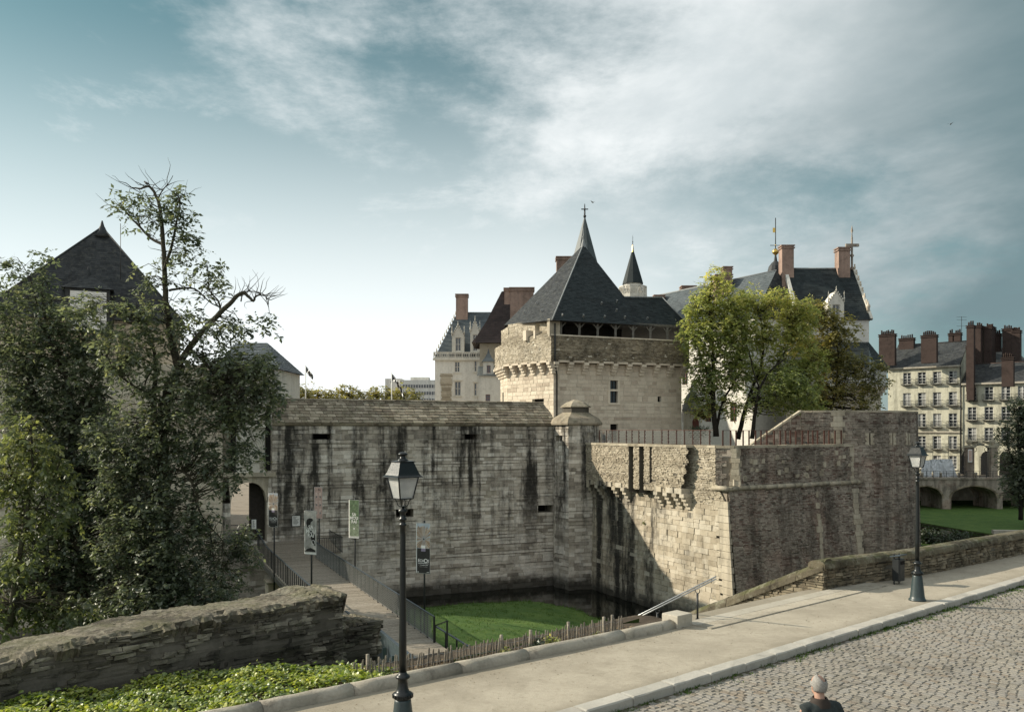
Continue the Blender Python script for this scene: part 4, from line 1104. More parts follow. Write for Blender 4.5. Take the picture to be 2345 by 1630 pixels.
def pier(l, h, d_, label=None):
    for (P, sd, nr, L) in ((bp(l, -BWID - .35, 0), BD, -BX, d_), (bp(l, -BWID - .35, 0), BX, -BD, BWID + .7)):
        stonework(br, planar(P, sd, nr), lambda z, L=L: (0, L), -9.4, h, (.28, .4), (.4, .9), 'tower_stone', 'tower_mortar', [], 40, .02, .02, seed=int(l * 10) + int(L * 7), name='pier_stone', rest='pier_masonry')
    m = MB(); m.obox(bp(l + d_ / 2, -BWID / 2, h + .06), BX * (BWID / 2 + .45), BD * (d_ / 2 + .1), V(0, 0, .07), .5); m.build('pier_cap', 'coping', br)
    m = MB(); m.obox(bp(l + d_ / 2, -BWID / 2, (h - 9.4) / 2 - .02), BX * (BWID / 2 + .3), BD * (d_ / 2 - .03), V(0, 0, (h + 9.4) / 2)); m.build('pier_core', 'tower_mortar', br)
pier(13.8, -5.35, 1.3); pier(7.5, -5.9, 1.3); pier(21, -5.2, 1.4)
def railing(x, l0, l1, hgt, sp, mesh, out, label):
    th = thing('bridge_railing', bp(l0, x, dz(l0)), label, 'railing')
    l = l0; tops = []; k = 0
    while l <= l1 + 1e-3:
        z = dz(l); big = (k % 10 == 0)
        m = MB(); m.bar(bp(l, x, z - out), bp(l, x, z + hgt), .075 if big else .05, .06 if big else .03, up=BD); m.build('post', 'iron', th); l += sp; k += 1
    ls = list(np.linspace(l0, l1, 24))
    m = MB()
    for a, b in zip(ls, ls[1:]): m.bar(bp(a, x, dz(a) + hgt), bp(b, x, dz(b) + hgt), .07, .035)
    m.build('handrail', 'steel_blue', th)
    if mesh:
        m = MB(); m.bar(bp(l0, x - .02, DZ + .08), bp(l1, x - .02, DZ + .08), .02, .02); m.build('bottom_rail', 'galvanised', th)
        m = MB(); q = l0; st = .11
        hh = hgt - .12
        while q < l1:
            for sg in (1, -1):
                a = q; b = q + sg * hh * .62
                if b < l0 or b > l1: continue
                m.bar(bp(a, x - .03, DZ + .09), bp(b, x - .03, DZ + .09 + hh), .012, .012)
            q += st
        m.build('wire_mesh', 'mesh_wire', th, kind='stuff')
    return th
railing(0, 0, BL - 4.6, 1.08, .9, True, .05, 'wire mesh railing along the right side of the footbridge')
railing(-BWID, 3.6, BL - .8, 1.12, .62, False, .35, 'open dark post railing along the left side of the footbridge')
# short railing across the landing by the wall
th = thing('landing_railing', bp(BL - 4.2, 1, DZ), 'dark barred railing of the landing in front of the curtain wall', 'railing')
lz = dz(BL - 4.2)
P, Q = bp(BL - 4.4, .05, 0), bp(BL - 4.4, 1.95, 0); Rr = bp(BL + .2, 1.95, 0)
for A_, B_, n_ in ((P, Q, 12), (Q, Rr, 22)):
    for i in range(n_ + 1):
        q = A_ + (B_ - A_) * i / n_; m = MB(); m.bar(q + V(0, 0, lz), q + V(0, 0, lz + 1.1), .022, .022); m.build('bar', 'iron', th)
    m = MB(); m.bar(A_ + V(0, 0, lz + 1.1), B_ + V(0, 0, lz + 1.1), .05, .04); m.bar(A_ + V(0, 0, lz + .1), B_ + V(0, 0, lz + .1), .03, .03); m.build('handrail', 'iron', th)
# widening wing at the foot: railing outwards and steel plate parapet on the left
th = thing('wing_railing', bp(-.3, .3, DZ), 'short blue-grey railing splaying out at the foot of the footbridge', 'railing')
w1, w2_ = onz(996, 1469, DZ), onz(1098, 1508, DZ - .35)
w1z = zat(1432, w1.y)
e0 = onz(1024, 1482, DZ)
for i in range(5):
    q = w1 + (w2_ - w1) * i / 4; zt = w1z + (zat(1494, w2_.y) - w1z) * i / 4; m = MB(); m.bar(V(q.x, q.y, zt - 1.1), V(q.x, q.y, zt), .07, .05); m.build('post', 'iron', th)
m = MB(); m.bar(V(w1.x, w1.y, w1z), V(w2_.x, w2_.y, zat(1494, w2_.y)), .09, .04); m.build('handrail', 'steel_blue', th)
m = MB(); m.bar(V(e0.x, e0.y, DZ), V(e0.x, e0.y, DZ + 1.1), .07, .05); m.bar(V(e0.x, e0.y, DZ + 1.08), V(w1.x, w1.y, w1z), .05, .04); m.build('corner_post', 'iron', th)
th = thing('plate_parapet', bp(-3, -BWID, DZ), 'dark blue steel plate parapet on the left at the foot of the footbridge', 'parapet')
pA, pB = at(866, 1441, 33.5), at(953, 1513, 27.5)
nrm = (pB - pA).cross(V(0, 0, 1)).normalized(); mid = (pA + pB) / 2
m = MB(); dn = V(0, 0, -1.25); m.add([pA, pB, pB + dn * .8, pA + dn, pA - nrm * .05, pB - nrm * .05, pB - nrm * .05 + dn * .8, pA - nrm * .05 + dn], [(3, 2, 1, 0), (4, 5, 6, 7), (0, 1, 5, 4), (2, 3, 7, 6), (1, 2, 6, 5), (3, 0, 4, 7)]); m.build('plate', 'steel_blue', th)
m = MB(); m.bar(pA + V(0, 0, .03) - PN * 0, pB + V(0, 0, .03), .12, .05); m.build('handrail', 'steel_blue', th)
for q in (.05, .3, .55, .8):
    p = pA + (pB - pA) * q - nrm * .0 + nrm * .12; m = MB(); m.bar(p + V(0, 0, -1.9), p + V(0, 0, -.35), .12, .10); m.build('post', 'steel_blue', th)
m = MB(); p0, p1 = at(791, 1398, 40), at(829, 1427, 36.2); m.bar(p0, p1, .10, .05)
lr_ = thing('lower_handrail', p0, 'blue-grey handrail showing beyond the broken end of the ruined wall', 'handrail'); m.build('rail', 'steel_blue', lr_)
for q in (.25, .8): m = MB(); p = p0 + (p1 - p0) * q; m.bar(p, p - V(0, 0, 1.1), .05, .04); m.build('post', 'iron', lr_)
# ------------------------------------------------------------------ banners on the bridge
def text_mesh(txt, size):
    cu = bpy.data.curves.new('t', 'FONT'); cu.body = txt; cu.size = size; cu.align_x = 'CENTER'; cu.offset = size * .018
    ob = bpy.data.objects.new('t', cu); COL.objects.link(ob); me = bpy.data.meshes.new_from_object(ob)
    vs = [v.co.copy() for v in me.vertices]; fs = [tuple(p.vertices) for p in me.polygons]
    bpy.data.objects.remove(ob); bpy.data.curves.remove(cu); bpy.data.meshes.remove(me); return vs, fs
plain('banner_white', (.80, .80, .78), .6, var=.05); plain('banner_black', (.020, .018, .017), .6, var=.1); plain('banner_sky', (.42, .47, .52), .6, var=.1)
plain('page_tan', (.36, .25, .17), .7, var=.2, tintcol=(.62, .50, .38)); plain('banner_pink', (.55, .37, .31), .6, var=.15, tintcol=(.70, .55, .48)); plain('banner_green', (.11, .19, .085), .6, var=.25, tintcol=(.36, .42, .30)); plain('banner_lilac', (.30, .26, .36), .6)
plain('banner_grey', (.28, .27, .25), .6, var=.2, tintcol=(.52, .51, .48))
def banner(kind, pole, zt, zb, foot, label, ang=0.0, w_=.60):
    th = thing('banner', V(pole.x, pole.y, foot), label, 'banner', 'banners along the footbridge')
    X = V(math.cos(ang), math.sin(ang), 0); N = V(X.y, -X.x, 0)
    m = MB(); m.tube([V(pole.x, pole.y, foot), V(pole.x, pole.y, zt + .12)], .045, 8); m.build('pole', 'iron', th)
    for z in (zt, zb):
        m = MB(); c = V(pole.x, pole.y, z) + N * .06; m.bar(c - X * w_ / 2, c + X * w_ / 2, .04, .04); m.build('bracket_bar', 'galvanised', th)
    C0 = V(pole.x, pole.y, 0) + N * .09
    def P(x, z, o=0.0): return C0 + X * (x * w_) + V(0, 0, zb + (zt - zb) * z) + N * o
    def rect(x0, x1, z0, z1, o, mat, name, tint=.5):
        m = MB(); a, b, c, d = P(x0, z0, o), P(x1, z0, o), P(x1, z1, o), P(x0, z1, o); e = N * -.003
        m.add([a, b, c, d, a + e, b + e, c + e, d + e], [(0, 1, 2, 3), (7, 6, 5, 4), (0, 4, 5, 1), (1, 5, 6, 2), (2, 6, 7, 3), (3, 7, 4, 0)], tint); return m.build(name, mat, sh)
    m = MB(); a, b, c, d = P(-.5, 0), P(.5, 0), P(.5, 1), P(-.5, 1); e = N * -.02
    m.add([a, b, c, d, a + e, b + e, c + e, d + e], [(0, 1, 2, 3), (7, 6, 5, 4), (0, 4, 5, 1), (1, 5, 6, 2), (2, 6, 7, 3), (3, 7, 4, 0)]); sh = m.build('sheet', 'banner_white', th)
    m = MB(); f = -X * .10 - N * .10; m.add([a, d, d + f, a + f], [(0, 1, 2, 3)]); m.add([a - X * .004, d - X * .004, d + f - X * .004, a + f - X * .004], [(3, 2, 1, 0)]); m.build('side_flap', 'banner_white', th)
    def text(s, x, z, size, mat='banner_white', o=.012, name='lettering'):
        vs, fs = text_mesh(s, size); m = MB(); q = P(x, z, o); m.add([q + X * v.x + V(0, 0, v.y) for v in vs], fs); m.build(name, mat, sh)
    if kind == 'echos':
        rect(-.5, .5, .50, 1.0, .004, 'banner_sky', 'print'); rect(-.5, .5, .0, .50, .004, 'banner_black', 'print')
        m = MB(); rg = random.Random(4); cx, cz = .03, .69
        asp = (zt - zb) / w_
        for k in range(46):
            an = 2 * math.pi * k / 46 + rg.uniform(-.04, .04); r = .95 * rg.uniform(.75, 1.05); dx, dzz = math.cos(an), math.sin(an)
            x1, z1 = cx + dx * r, cz + dzz * r / asp
            x1 = max(-.5, min(.5, x1)); z1 = max(.505, min(1.0, z1)); wd = .05 * r
            px, pz = -dzz * wd, dx * wd / asp
            m.add([P(cx + dx * .07, cz + dzz * .07 / asp, .008), P(x1 + px, max(.505, min(1, z1 + pz)), .008), P(x1 - px, max(.505, min(1, z1 - pz)), .008)], [(0, 1, 2)], rg.random())
        m.build('fan_of_pages', 'page_tan', sh)
        m = MB(); m.add([P(cx + .06 * math.cos(t_), cz + .06 / asp * math.sin(t_), .010) for t_ in np.linspace(0, 6.28, 10)[:-1]], [tuple(range(9))]); m.build('fan_centre', 'wood_dark', sh)
        rect(-.16, .16, .50, .56, .011, 'banner_white', 'print_square'); rect(-.16, .16, .44, .50, .011, 'banner_lilac', 'print_square')
        text('ÉCH', -.17, .225, .165); text('O', .19, .215, .25); text('S', .39, .225, .165)
        rect(-.42, .42, .195, .203, .010, 'banner_white', 'print_rule'); text('1 - 3 octobre 2014', 0, .155, .062); rect(-.3, .3, .125, .131, .010, 'banner_grey', 'print_rule')
        rect(-.46, -.36, .012, .028, .010, 'banner_white', 'logo'); rect(.26, .46, .016, .026, .010, 'banner_white', 'logo')
    elif kind == 'samgreen':
        rect(-.5, .5, .45, 1.0, .004, 'banner_green', 'print', .1); rect(-.5, .5, .05, .45, .004, 'banner_green', 'print', .7)
        rg = random.Random(6); m = MB()
        for k in range(70):
            x, z = rg.uniform(-.46, .46), rg.uniform(.08, .95); r = rg.uniform(.03, .12); 
            pts = [(max(-.49, min(.49, x + r * math.cos(t_) * rg.uniform(.6, 1))), max(.06, min(.99, z + r * .26 * math.sin(t_)))) for t_ in np.linspace(0, 6.28, 8)[:-1]]
            m.add([P(a, b, .006 + k * .00003) for a, b in pts], [tuple(range(7))], min(1, max(0, rg.random() - (z - .4))))
        m.build('printed_foliage', 'banner_green', sh)
        for s_, z in (('SA', .585), ('MOU', .49), ('RAÏ', .395)): text(s_, 0, z, .25)
        rect(-.48, .48, .03, .04, .008, 'banner_grey', 'print_rule'); rect(-.06, .06, .23, .27, .010, 'banner_white', 'logo')
    elif kind == 'sambw':
        rect(-.5, .5, .04, 1.0, .004, 'banner_grey', 'print', .9)
        def blob(pts, mat, o, name, t_=.5):
            m = MB(); m.add([P(a, b, o) for a, b in pts], [tuple(range(len(pts)))], t_); m.build(name, mat, sh)
        blob([(-.36, .72), (-.30, .80), (-.05, .835), (.18, .825), (.24, .78), (.05, .74), (.0, .66), (-.12, .60), (-.3, .63)], 'banner_black', .006, 'printed_hair')
        blob([(.02, .64), (.06, .74), (.24, .78), (.36, .76), (.40, .69), (.36, .62), (.2, .56), (.05, .57)], 'banner_grey', .007, 'printed_face', .55)
        blob([(-.5, .12), (-.42, .34), (-.3, .55), (-.12, .60), (.05, .50), (.1, .3), (.0, .12)], 'banner_grey', .006, 'printed_robe', .5)
        blob([(-.12, .58), (.1, .56), (.42, .44), (.44, .2), (.3, .22), (.15, .3), (-.05, .42)], 'banner_black', .008, 'printed_robe')
        blob([(-.48, .06), (-.3, .12), (.05, .15), (.45, .10), (.46, .06)], 'banner_black', .008, 'printed_base')
        m = MB(); m.tube([P(.26 + .13 * math.cos(t_), .28 + .05 * math.sin(t_), .011) for t_ in np.linspace(0, 6.2, 14)], .012, 4); m.build('printed_ring', 'banner_white', sh)
        for s_, z in (('SA', .585), ('MOU', .49), ('RAÏ', .395)): text(s_, .05, z, .25)
    else:
        rect(-.5, .5, .0, 1.0, .004, 'banner_pink', 'print', .3)
        rg = random.Random(12)
        for k in range(2):
            for q in range(3):
                x = -.24 + k * .48; z = .14 + q * .26; rect(x - .15, x + .15, z, z + .17, .008, 'banner_pink', 'printed_window', .95); rect(x - .10, x + .10, z + .0, z + .06, .011, 'banner_grey', 'printed_plant', .0)
        text('IN', .1, .88, .22, 'banner_black')
    return th
RP, LP_ = B0 + BX * .40, B0 - BX * (BWID + .20)
def bpos(u, base): return hit(u, base, BD)[0]
for kind, u, v0, v1, base, lab in (
    ('echos', 628, 1129, 1206, LP_, 'ÉCHOS banner of fanned book pages nearest the gate, on the left railing'),
    ('pink', 731, 1115, 1186, RP, 'pinkish banner with printed windows partly behind the black and white one'),
    ('sambw', 713.5, 1169, 1268, LP_, 'black and white SAMOURAÏ portrait banner on the left railing'),
    ('samgreen', 813, 1144.5, 1231, RP, 'green SAMOURAÏ banner standing between wall and right railing'),
    ('echos', 972, 1198, 1311, RP, 'large ÉCHOS banner right of the nearest street lamp')):
    p = bpos(u, base); banner(kind, p, zat(v0, p.y), zat(v1, p.y), min(DZ - .3, lawn_h(p.x, p.y)) if kind != 'sambw' else DZ - .3, lab, -0.42, .66)

# ------------------------------------------------------------------ bastion
bas = thing('bastion', V(16, 60, -9.4), 'angular stone bastion with one sunlit face, corbels and string course', 'bastion')
BN = -W
def bpt(t_): return BC0 + BF * t_
bpos_ = planar(BC0, BF, BN, .012, 3.4)
bt = lambda u: hit(u, BC0, BF)[1]
STR = 0.62
CS = bpt(16.6); RE = V(25.4, 62.6, 0)
RDv = (RE - CS).normalized(); RNv = V(RDv.y, -RDv.x, 0); RL = (RE - CS).length
cornert = lambda z: 16.6 + .10 * max(0, STR - z)
def btint(s, z, t): return min(1, max(0, t + (.08 if s > 8 else -.05)))
stonework(bas, bpos_, lambda z: (-.3, cornert(z) - (1.0 if int((z + 20) / .46) % 2 else 1.3)), -9.4, -.55, (.26, .42), (.4, 1.0), 'bastion_stone', 'mortar', [], 300, .05, .022, jit=.02, seed=160, tintf=btint)
# quoins on the sunlit arris
z = -9.4; k = 0; rg = random.Random(44)
while z < -.6:
    h = .46; l0 = cornert(z + h / 2) - (1.0 if int((z + h / 2 + 20) / .46) % 2 else 1.3)
    m = MB(); e0, e1 = cornert(z), cornert(z + h)
    fr = [bpos_(l0 + .02, z + .012, .05), bpos_(e0, z + .012, .05), bpos_(e1, z + h - .012, .05), bpos_(l0 + .02, z + h - .012, .05)]
    w_ = .16 if k % 2 else .24
    rs = [fr[1] + RDv * w_, fr[2] + RDv * w_]; ins = [p - BN * .3 for p in fr]; rsi = [p - RNv * .3 for p in rs]
    m.add(fr + ins + rs + rsi, [(0, 1, 2, 3), (3, 2, 6, 7), (0, 4, 5, 1), (1, 8, 9, 2), (8, 10, 11, 9), (1, 5, 10, 8), (2, 9, 11, 6)], rg.uniform(.4, 1)); m.build('quoin', 'quoin', bas)
    z += h; k += 1
# battered right face
rpos = planar(CS, RDv, RNv, .10, STR)
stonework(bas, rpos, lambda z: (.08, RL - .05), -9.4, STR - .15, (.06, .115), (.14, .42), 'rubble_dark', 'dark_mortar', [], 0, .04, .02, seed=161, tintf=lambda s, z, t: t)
# upper storey: projecting parapet on the left, flush rubble on the right, splayed corner
UT = 3.22; PJ = .62; pend = bt(1590)
sl = [(bt(1456), bt(1467), -.2, UT), (bt(1480), bt(1491), -.2, UT), (bt(1504.5), bt(1509.5), .6, UT)]
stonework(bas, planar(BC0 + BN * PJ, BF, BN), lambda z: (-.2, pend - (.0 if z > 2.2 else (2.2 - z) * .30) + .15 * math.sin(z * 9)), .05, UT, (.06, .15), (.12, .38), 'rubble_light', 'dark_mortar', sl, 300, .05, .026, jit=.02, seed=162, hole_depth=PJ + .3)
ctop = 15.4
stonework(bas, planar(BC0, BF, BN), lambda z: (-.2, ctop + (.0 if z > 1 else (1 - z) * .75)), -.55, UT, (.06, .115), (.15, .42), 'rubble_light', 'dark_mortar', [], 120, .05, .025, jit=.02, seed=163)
T0 = bpt(ctop); T1 = hit(1682, CS - RNv * .18, RDv)[0]; RE2 = RE - RNv * .18
sd = (T1 - T0); L = sd.length; sd.normalize(); nr = V(sd.y, -sd.x, 0)
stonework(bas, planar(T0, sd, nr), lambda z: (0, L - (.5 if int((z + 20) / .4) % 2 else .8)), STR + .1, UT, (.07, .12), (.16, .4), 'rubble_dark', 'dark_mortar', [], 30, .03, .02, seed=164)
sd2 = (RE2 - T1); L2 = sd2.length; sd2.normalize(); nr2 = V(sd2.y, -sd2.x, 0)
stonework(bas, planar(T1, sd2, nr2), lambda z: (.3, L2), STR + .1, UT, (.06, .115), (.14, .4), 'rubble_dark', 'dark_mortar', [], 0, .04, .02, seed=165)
def quoin_col(P, sd, nr, z0, z1, wmin, wmax, h, batter=0, ztop=0, o=.05, seed=0, par=None, mat='quoin', skip=0.0):
    rg = random.Random(seed); z = z0; ps = planar(P, sd, nr, batter, ztop)
    while z < z1 - .05:
        hh = min(h * rg.uniform(.8, 1.15), z1 - z); w_ = rg.uniform(wmin, wmax); x0 = rg.uniform(-.06, .06)
        if rg.random() > skip:
            fr = [ps(-w_ / 2 + x0, z + .01, o), ps(w_ / 2 + x0, z + .01, o), ps(w_ / 2 + x0, z + hh - .01, o), ps(-w_ / 2 + x0, z + hh - .01, o)]
            m = MB(); m.add(fr + [p - nr * .2 for p in fr], [(0, 1, 2, 3), (0, 4, 5, 1), (1, 5, 6, 2), (2, 6, 7, 3), (3, 7, 4, 0)], rg.random()); m.build('quoin', mat, par)
        z += hh
quoin_col(T1 - sd2 * .0, sd, nr, STR + .15, UT, .35, .8, .38, seed=1, par=bas)
quoin_col(T1 + sd2 * .3, sd2, nr2, STR + .15, UT, .3, .7, .38, seed=2, par=bas)
quoin_col(RE2 - sd2 * .35, sd2, nr2, STR + .15, UT, .4, .9, .36, seed=3, par=bas, skip=.1)
quoin_col(RE - RDv * .5, RDv, RNv, -9.4, STR - .2, .5, 1.1, .42, .10, STR, .06, 4, bas, skip=.05)
uq = hit(1868, CS, RDv)[0]
quoin_col(uq, RDv, RNv, -5.2, STR - .2, .25, .7, .40, .10, STR, .06, 5, bas, skip=.1)
rg = random.Random(66)
for k in range(26):      # odd pale stones in the dark rubble
    s_ = rg.uniform(.8, L2 - .5); z_ = rg.uniform(STR + .4, UT - .4); m = MB(); q = planar(T1, sd2, nr2)
    w_, h_ = rg.uniform(.12, .22), rg.uniform(.10, .18); fr = [q(s_ - w_, z_ - h_, .055), q(s_ + w_, z_ - h_, .055), q(s_ + w_ * .9, z_ + h_, .055), q(s_ - w_ * .9, z_ + h_, .055)]
    m.add(fr + [p - nr2 * .15 for p in fr], [(0, 1, 2, 3), (0, 4, 5, 1), (1, 5, 6, 2), (2, 6, 7, 3), (3, 7, 4, 0)], rg.random()); m.build('pale_stone', 'quoin', bas)
# string course
m = MB(); pts = [bpt(15.2) + BN * .06 + V(0, 0, STR), CS + (BN + RNv) * .10 + V(0, 0, STR)]
m.tube(pts, .17, 9, .6); m.build('string_course', 'coping', bas)
rg = random.Random(3); q = 0.0
while q < RL:
    l = min(rg.uniform(.7, 1.3), RL - q); m = MB(); j = rg.uniform(-.02, .02)
    m.tube([CS + RDv * (q + .006) + RNv * .06 + V(0, 0, STR + j), CS + RDv * (q + l - .006) + RNv * .06 + V(0, 0, STR + j)], .165, 9, rg.random()); m.build('string_course', 'coping', bas); q += l
# coping slabs
def cop_run(A, B, nr, z, w_, h, par, seed, lr=(.8, 1.4), mat='coping', over=.06):
    rg = random.Random(seed); L = (B - A).length; sd = (B - A).normalized(); q = 0
    while q < L - .05:
        l = min(rg.uniform(*lr), L - q); m = MB(); c = A + sd * (q + l / 2) + nr * (over - w_ / 2) + V(0, 0, z + h / 2 + rg.uniform(-.01, .01))
        m.obox(c, sd * (l / 2 - .006), nr * w_ / 2, V(0, 0, h / 2), rg.random()); m.build('coping_stone', mat, par); q += l
cop_run(bpt(-.2) + BN * PJ, bpt(pend) + BN * PJ, BN, UT, 1.0, .18, bas, 1)
cop_run(bpt(pend), T0, BN, UT, .6, .18, bas, 2); cop_run(T0, T1, nr, UT, .6, .18, bas, 3); cop_run(T1, RE2, nr2, UT, .7, .18, bas, 4)
# corbels
rg = random.Random(15)
def corbel(P, along, out, ztop, w_, par, mat, steps=4, dh=.2, reach=.45, tint=None):
    m = MB()
    for k in range(steps):
        o = reach * (1 - k / steps) ; z1 = ztop - k * dh; 
        m.obox(P + out * o / 2 + V(0, 0, z1 - dh / 2), along * w_ / 2 * (1 - .0 * k), out * o / 2, V(0, 0, dh / 2 * .96), rnd(.4, 1) if tint is None else tint)
    m.build('corbel', mat, par)
for t_ in np.arange(.4, 6.2, 1.25): corbel(bpt(t_), BF, BN, .05, .5, bas, 'bastion_stone', 4, .27, .70)
for u in (1519, 1541, 1562, 1580): corbel(bpt(bt(u)), BF, BN, .05, .48, bas, 'bastion_stone', 4, .27, .70)
for t_ in (.2, 1.6, 2.9, 4.3):     # lintel blocks between corbels
    m = MB(); m.obox(bpt(t_ + .55) + BN * .36 + V(0, 0, .2), BF * .40, BN * .35, V(0, 0, .18), rnd(.4, 1)); m.build('lintel_block', 'bastion_stone', bas)
for u in (1525, 1552, 1572):
    m = MB(); m.obox(bpt(bt(u)) + BN * .36 + V(0, 0, .22), BF * .40, BN * .36, V(0, 0, .18), rnd(.4, 1)); m.build('lintel_block', 'bastion_stone', bas)
# body and terrace
m = MB(); pl = [bpt(-2) - BN * .1, bpt(16.4) - BN * .12, CS + RDv * .3 - RNv * .25, RE - RNv * .25, V(27, 90, 0), V(5, 92, 0)]
m.prism([(p.x, p.y) for p in pl], -9.4, STR - .2); m.prism([(p.x, p.y) for p in [bpt(-2) - BN * .15, T0 - BN * .15, T1 - nr2 * .15, RE2 - nr2 * .15, V(27, 90, 0), V(5, 92, 0)]], STR - .25, 2.6); m.build('body', 'path_dirt', bas)
# plants rooted in the face
def face_plant(p, r, n, seed, label): leafy('wall_plant', p, r, n, 'leaf_mid', label, 'plant', seed, .12)
face_plant(bpt(bt(1638)) + BN * .1 + V(0, 0, zat(1365, 57)), .5, 110, 31, 'green sapling rooted in the sunlit bastion face above the handrail')
face_plant(bpt(bt(1478)) + BN * .1 + V(0, 0, zat(1200, 63)), .35, 60, 32, 'dry tuft rooted in the bastion face at the edge of the shadow')

# ------------------------------------------------------------------ horseshoe tower
hs_ = thing('round_tower', V(24.7, 70.6, -9.4), 'broad round rubble tower with arrow slits right of the bastion', 'tower')
HC, HR, HT = V(24.7, 70.6, 0), 8.0, 5.72
def hpos(s, z, o):
    an = s / HR; r = HR + o + .02 * (HT - z); return V(HC.x + r * math.sin(an), HC.y - r * math.cos(an), z)
def hs_u(u):
    k = (u - U0) / F; best = None
    for an in np.linspace(-.5, 1.2, 500):
        p = hpos(an * HR, 3, 0); e = abs(p.x / p.y - k)
        if best is None or e < best[0]: best = (e, an * HR, p.y)
    return best[1], best[2]
hl = []
for u in (1991.6, 2044, 2079):
    s_, y_ = hs_u(u); hl.append((s_ - .06, s_ + .06, zat(1018, y_), zat(992, y_)))
stonework(hs_, hpos, lambda z: (-.42 * HR, 1.75 * HR), -9.4, HT, (.085, .15), (.2, .5), 'rubble_dark', 'dark_mortar', hl, 0, .035, .02, seed=170, hole_depth=.8)
for (s0, s1, z0, z1) in hl:
    for q, (w_, h_) in enumerate(((.30, .2), (.2, .2), (.28, .22), (.18, .2), (.30, .2))):
        for sg in (-1, 1):
            m = MB(); zc = z0 + (z1 - z0) * (q + .5) / 5; a = (s0 + s1) / 2 + sg * .06; b = a + sg * w_
            lo, hi = min(a, b), max(a, b); fr = [hpos(lo, zc - .1, .05), hpos(hi, zc - .1, .05), hpos(hi, zc + .1, .05), hpos(lo, zc + .1, .05)]
            m.add(fr + [hpos(lo, zc - .1, -.1), hpos(hi, zc - .1, -.1), hpos(hi, zc + .1, -.1), hpos(lo, zc + .1, -.1)], [(0, 1, 2, 3), (0, 4, 5, 1), (1, 5, 6, 2), (2, 6, 7, 3), (3, 7, 4, 0)], rnd(.2, .9)); m.build('slit_stone', 'quoin', hs_)
s_, y_ = hs_u(1919); z = 3.4; k = 0
while z < HT - .1:
    w_ = .5 if k % 2 else .32; m = MB(); fr = [hpos(s_ - w_, z + .01, .06), hpos(s_ + w_, z + .01, .06), hpos(s_ + w_, z + .4, .06), hpos(s_ - w_, z + .4, .06)]
    m.add(fr + [hpos(s_ - w_, z + .01, -.1), hpos(s_ + w_, z + .01, -.1), hpos(s_ + w_, z + .4, -.1), hpos(s_ - w_, z + .4, -.1)], [(0, 1, 2, 3), (0, 4, 5, 1), (1, 5, 6, 2), (2, 6, 7, 3), (3, 7, 4, 0)], rnd(.2, .9)); m.build('quoin', 'quoin', hs_); z += .41; k += 1
n_ = 22
for i in range(n_):
    a, b = (-.42 + 2.17 * i / n_) * HR + .006, (-.42 + 2.17 * (i + 1) / n_) * HR - .006
    m = MB(); vs = [hpos(q, z, o) for z in (HT, HT + .14) for q, o in ((a, .06), (b, .06), (b, -.6), (a, -.6))]
    m.add(vs, [(0, 1, 5, 4), (1, 2, 6, 5), (2, 3, 7, 6), (3, 0, 4, 7), (4, 5, 6, 7), (3, 2, 1, 0)], rnd(0, 1)); m.build('coping_stone', 'coping', hs_)
m = MB(); m.prism([hpos(q * HR, 0, -1.1) for q in np.linspace(-.42, 1.75, 16)] + [V(31, 88, 0), V(22, 88, 0)], -9.4, 2.7); m.build('body', 'path_dirt', hs_)
rmp = thing('ramp_wall', V(20, 65, 2.6), 'sloping stone ramp wall climbing to the round tower behind the fence', 'wall')
A, B = hpos(-.42 * HR, 0, 0), V(17.3, 63.4, 0); L = (B - A).length; sd = (B - A).normalized(); nr = V(sd.y, -sd.x, 0)
if nr.y > 0: nr = -nr
for k in range(6):
    top = HT - (HT - 2.9) * (k + .5) / 6
    stonework(rmp, planar(A, sd, nr), lambda z, k=k: (L * k / 6, L * (k + 1) / 6), 2.4, top, (.14, .24), (.25, .6), 'rubble_dark', 'dark_mortar', [], 20, .04, .02, seed=180 + k)
    m = MB(); P = A + sd * L * k / 6; Q = A + sd * L * (k + 1) / 6; z0 = HT - (HT - 2.9) * k / 6; z1 = HT - (HT - 2.9) * (k + 1) / 6
    m.loft([[p + nr * o + V(0, 0, z + h) for o, h in ((.1, 0), (.1, .16), (-.6, .16), (-.6, 0))] for p, z in ((P + sd * .01, z0), (Q - sd * .01, z1))], rnd(0, 1)); m.build('coping_stone', 'coping', rmp)

# ------------------------------------------------------------------ terrace fence
def fence(label, P, sd, L, z0, z1, sp, mesh, seed, inw):
    th = thing('terrace_fence', P + V(0, 0, z0), label, 'fence'); q = 0.0; rg = random.Random(seed)
    while q <= L:
        m = MB(); a = P + sd * q; m.bar(a + V(0, 0, z0), a + V(0, 0, z1 + rg.uniform(-.01, .01)), .09, .06); m.build('post', 'corten', th); q += sp * rg.uniform(.8, 1.2)
    m = MB(); m.bar(P + V(0, 0, z1 - .01), P + sd * L + V(0, 0, z1 - .01), .03, .03); m.build('top_rail', 'corten', th)
    if mesh:
        m = MB(); q = 0; hh = z1 - z0 - .08; stp = .14
        while q < L:
            for sg in (1, -1):
                b = q + sg * hh * .55
                if 0 <= b <= L: m.bar(P + sd * q + V(0, 0, z0 + .04), P + sd * b + V(0, 0, z0 + .04 + hh), .018, .018)
            q += stp
        m.build('wire_mesh', 'mesh_wire', th, kind='stuff')
    return th
fence('rusty post and mesh fence along the sunlit side of the terrace', bpt(.6) - BN * .25, BF, 14.2, UT + .18, 4.42, .95, True, 1, 0)
fence('row of rusty fence posts along the shaded right side of the terrace', T1 - nr2 * .45 - sd2 * .6, sd2, L2 - .2, UT + .16, 4.40, .62, False, 2, 0)
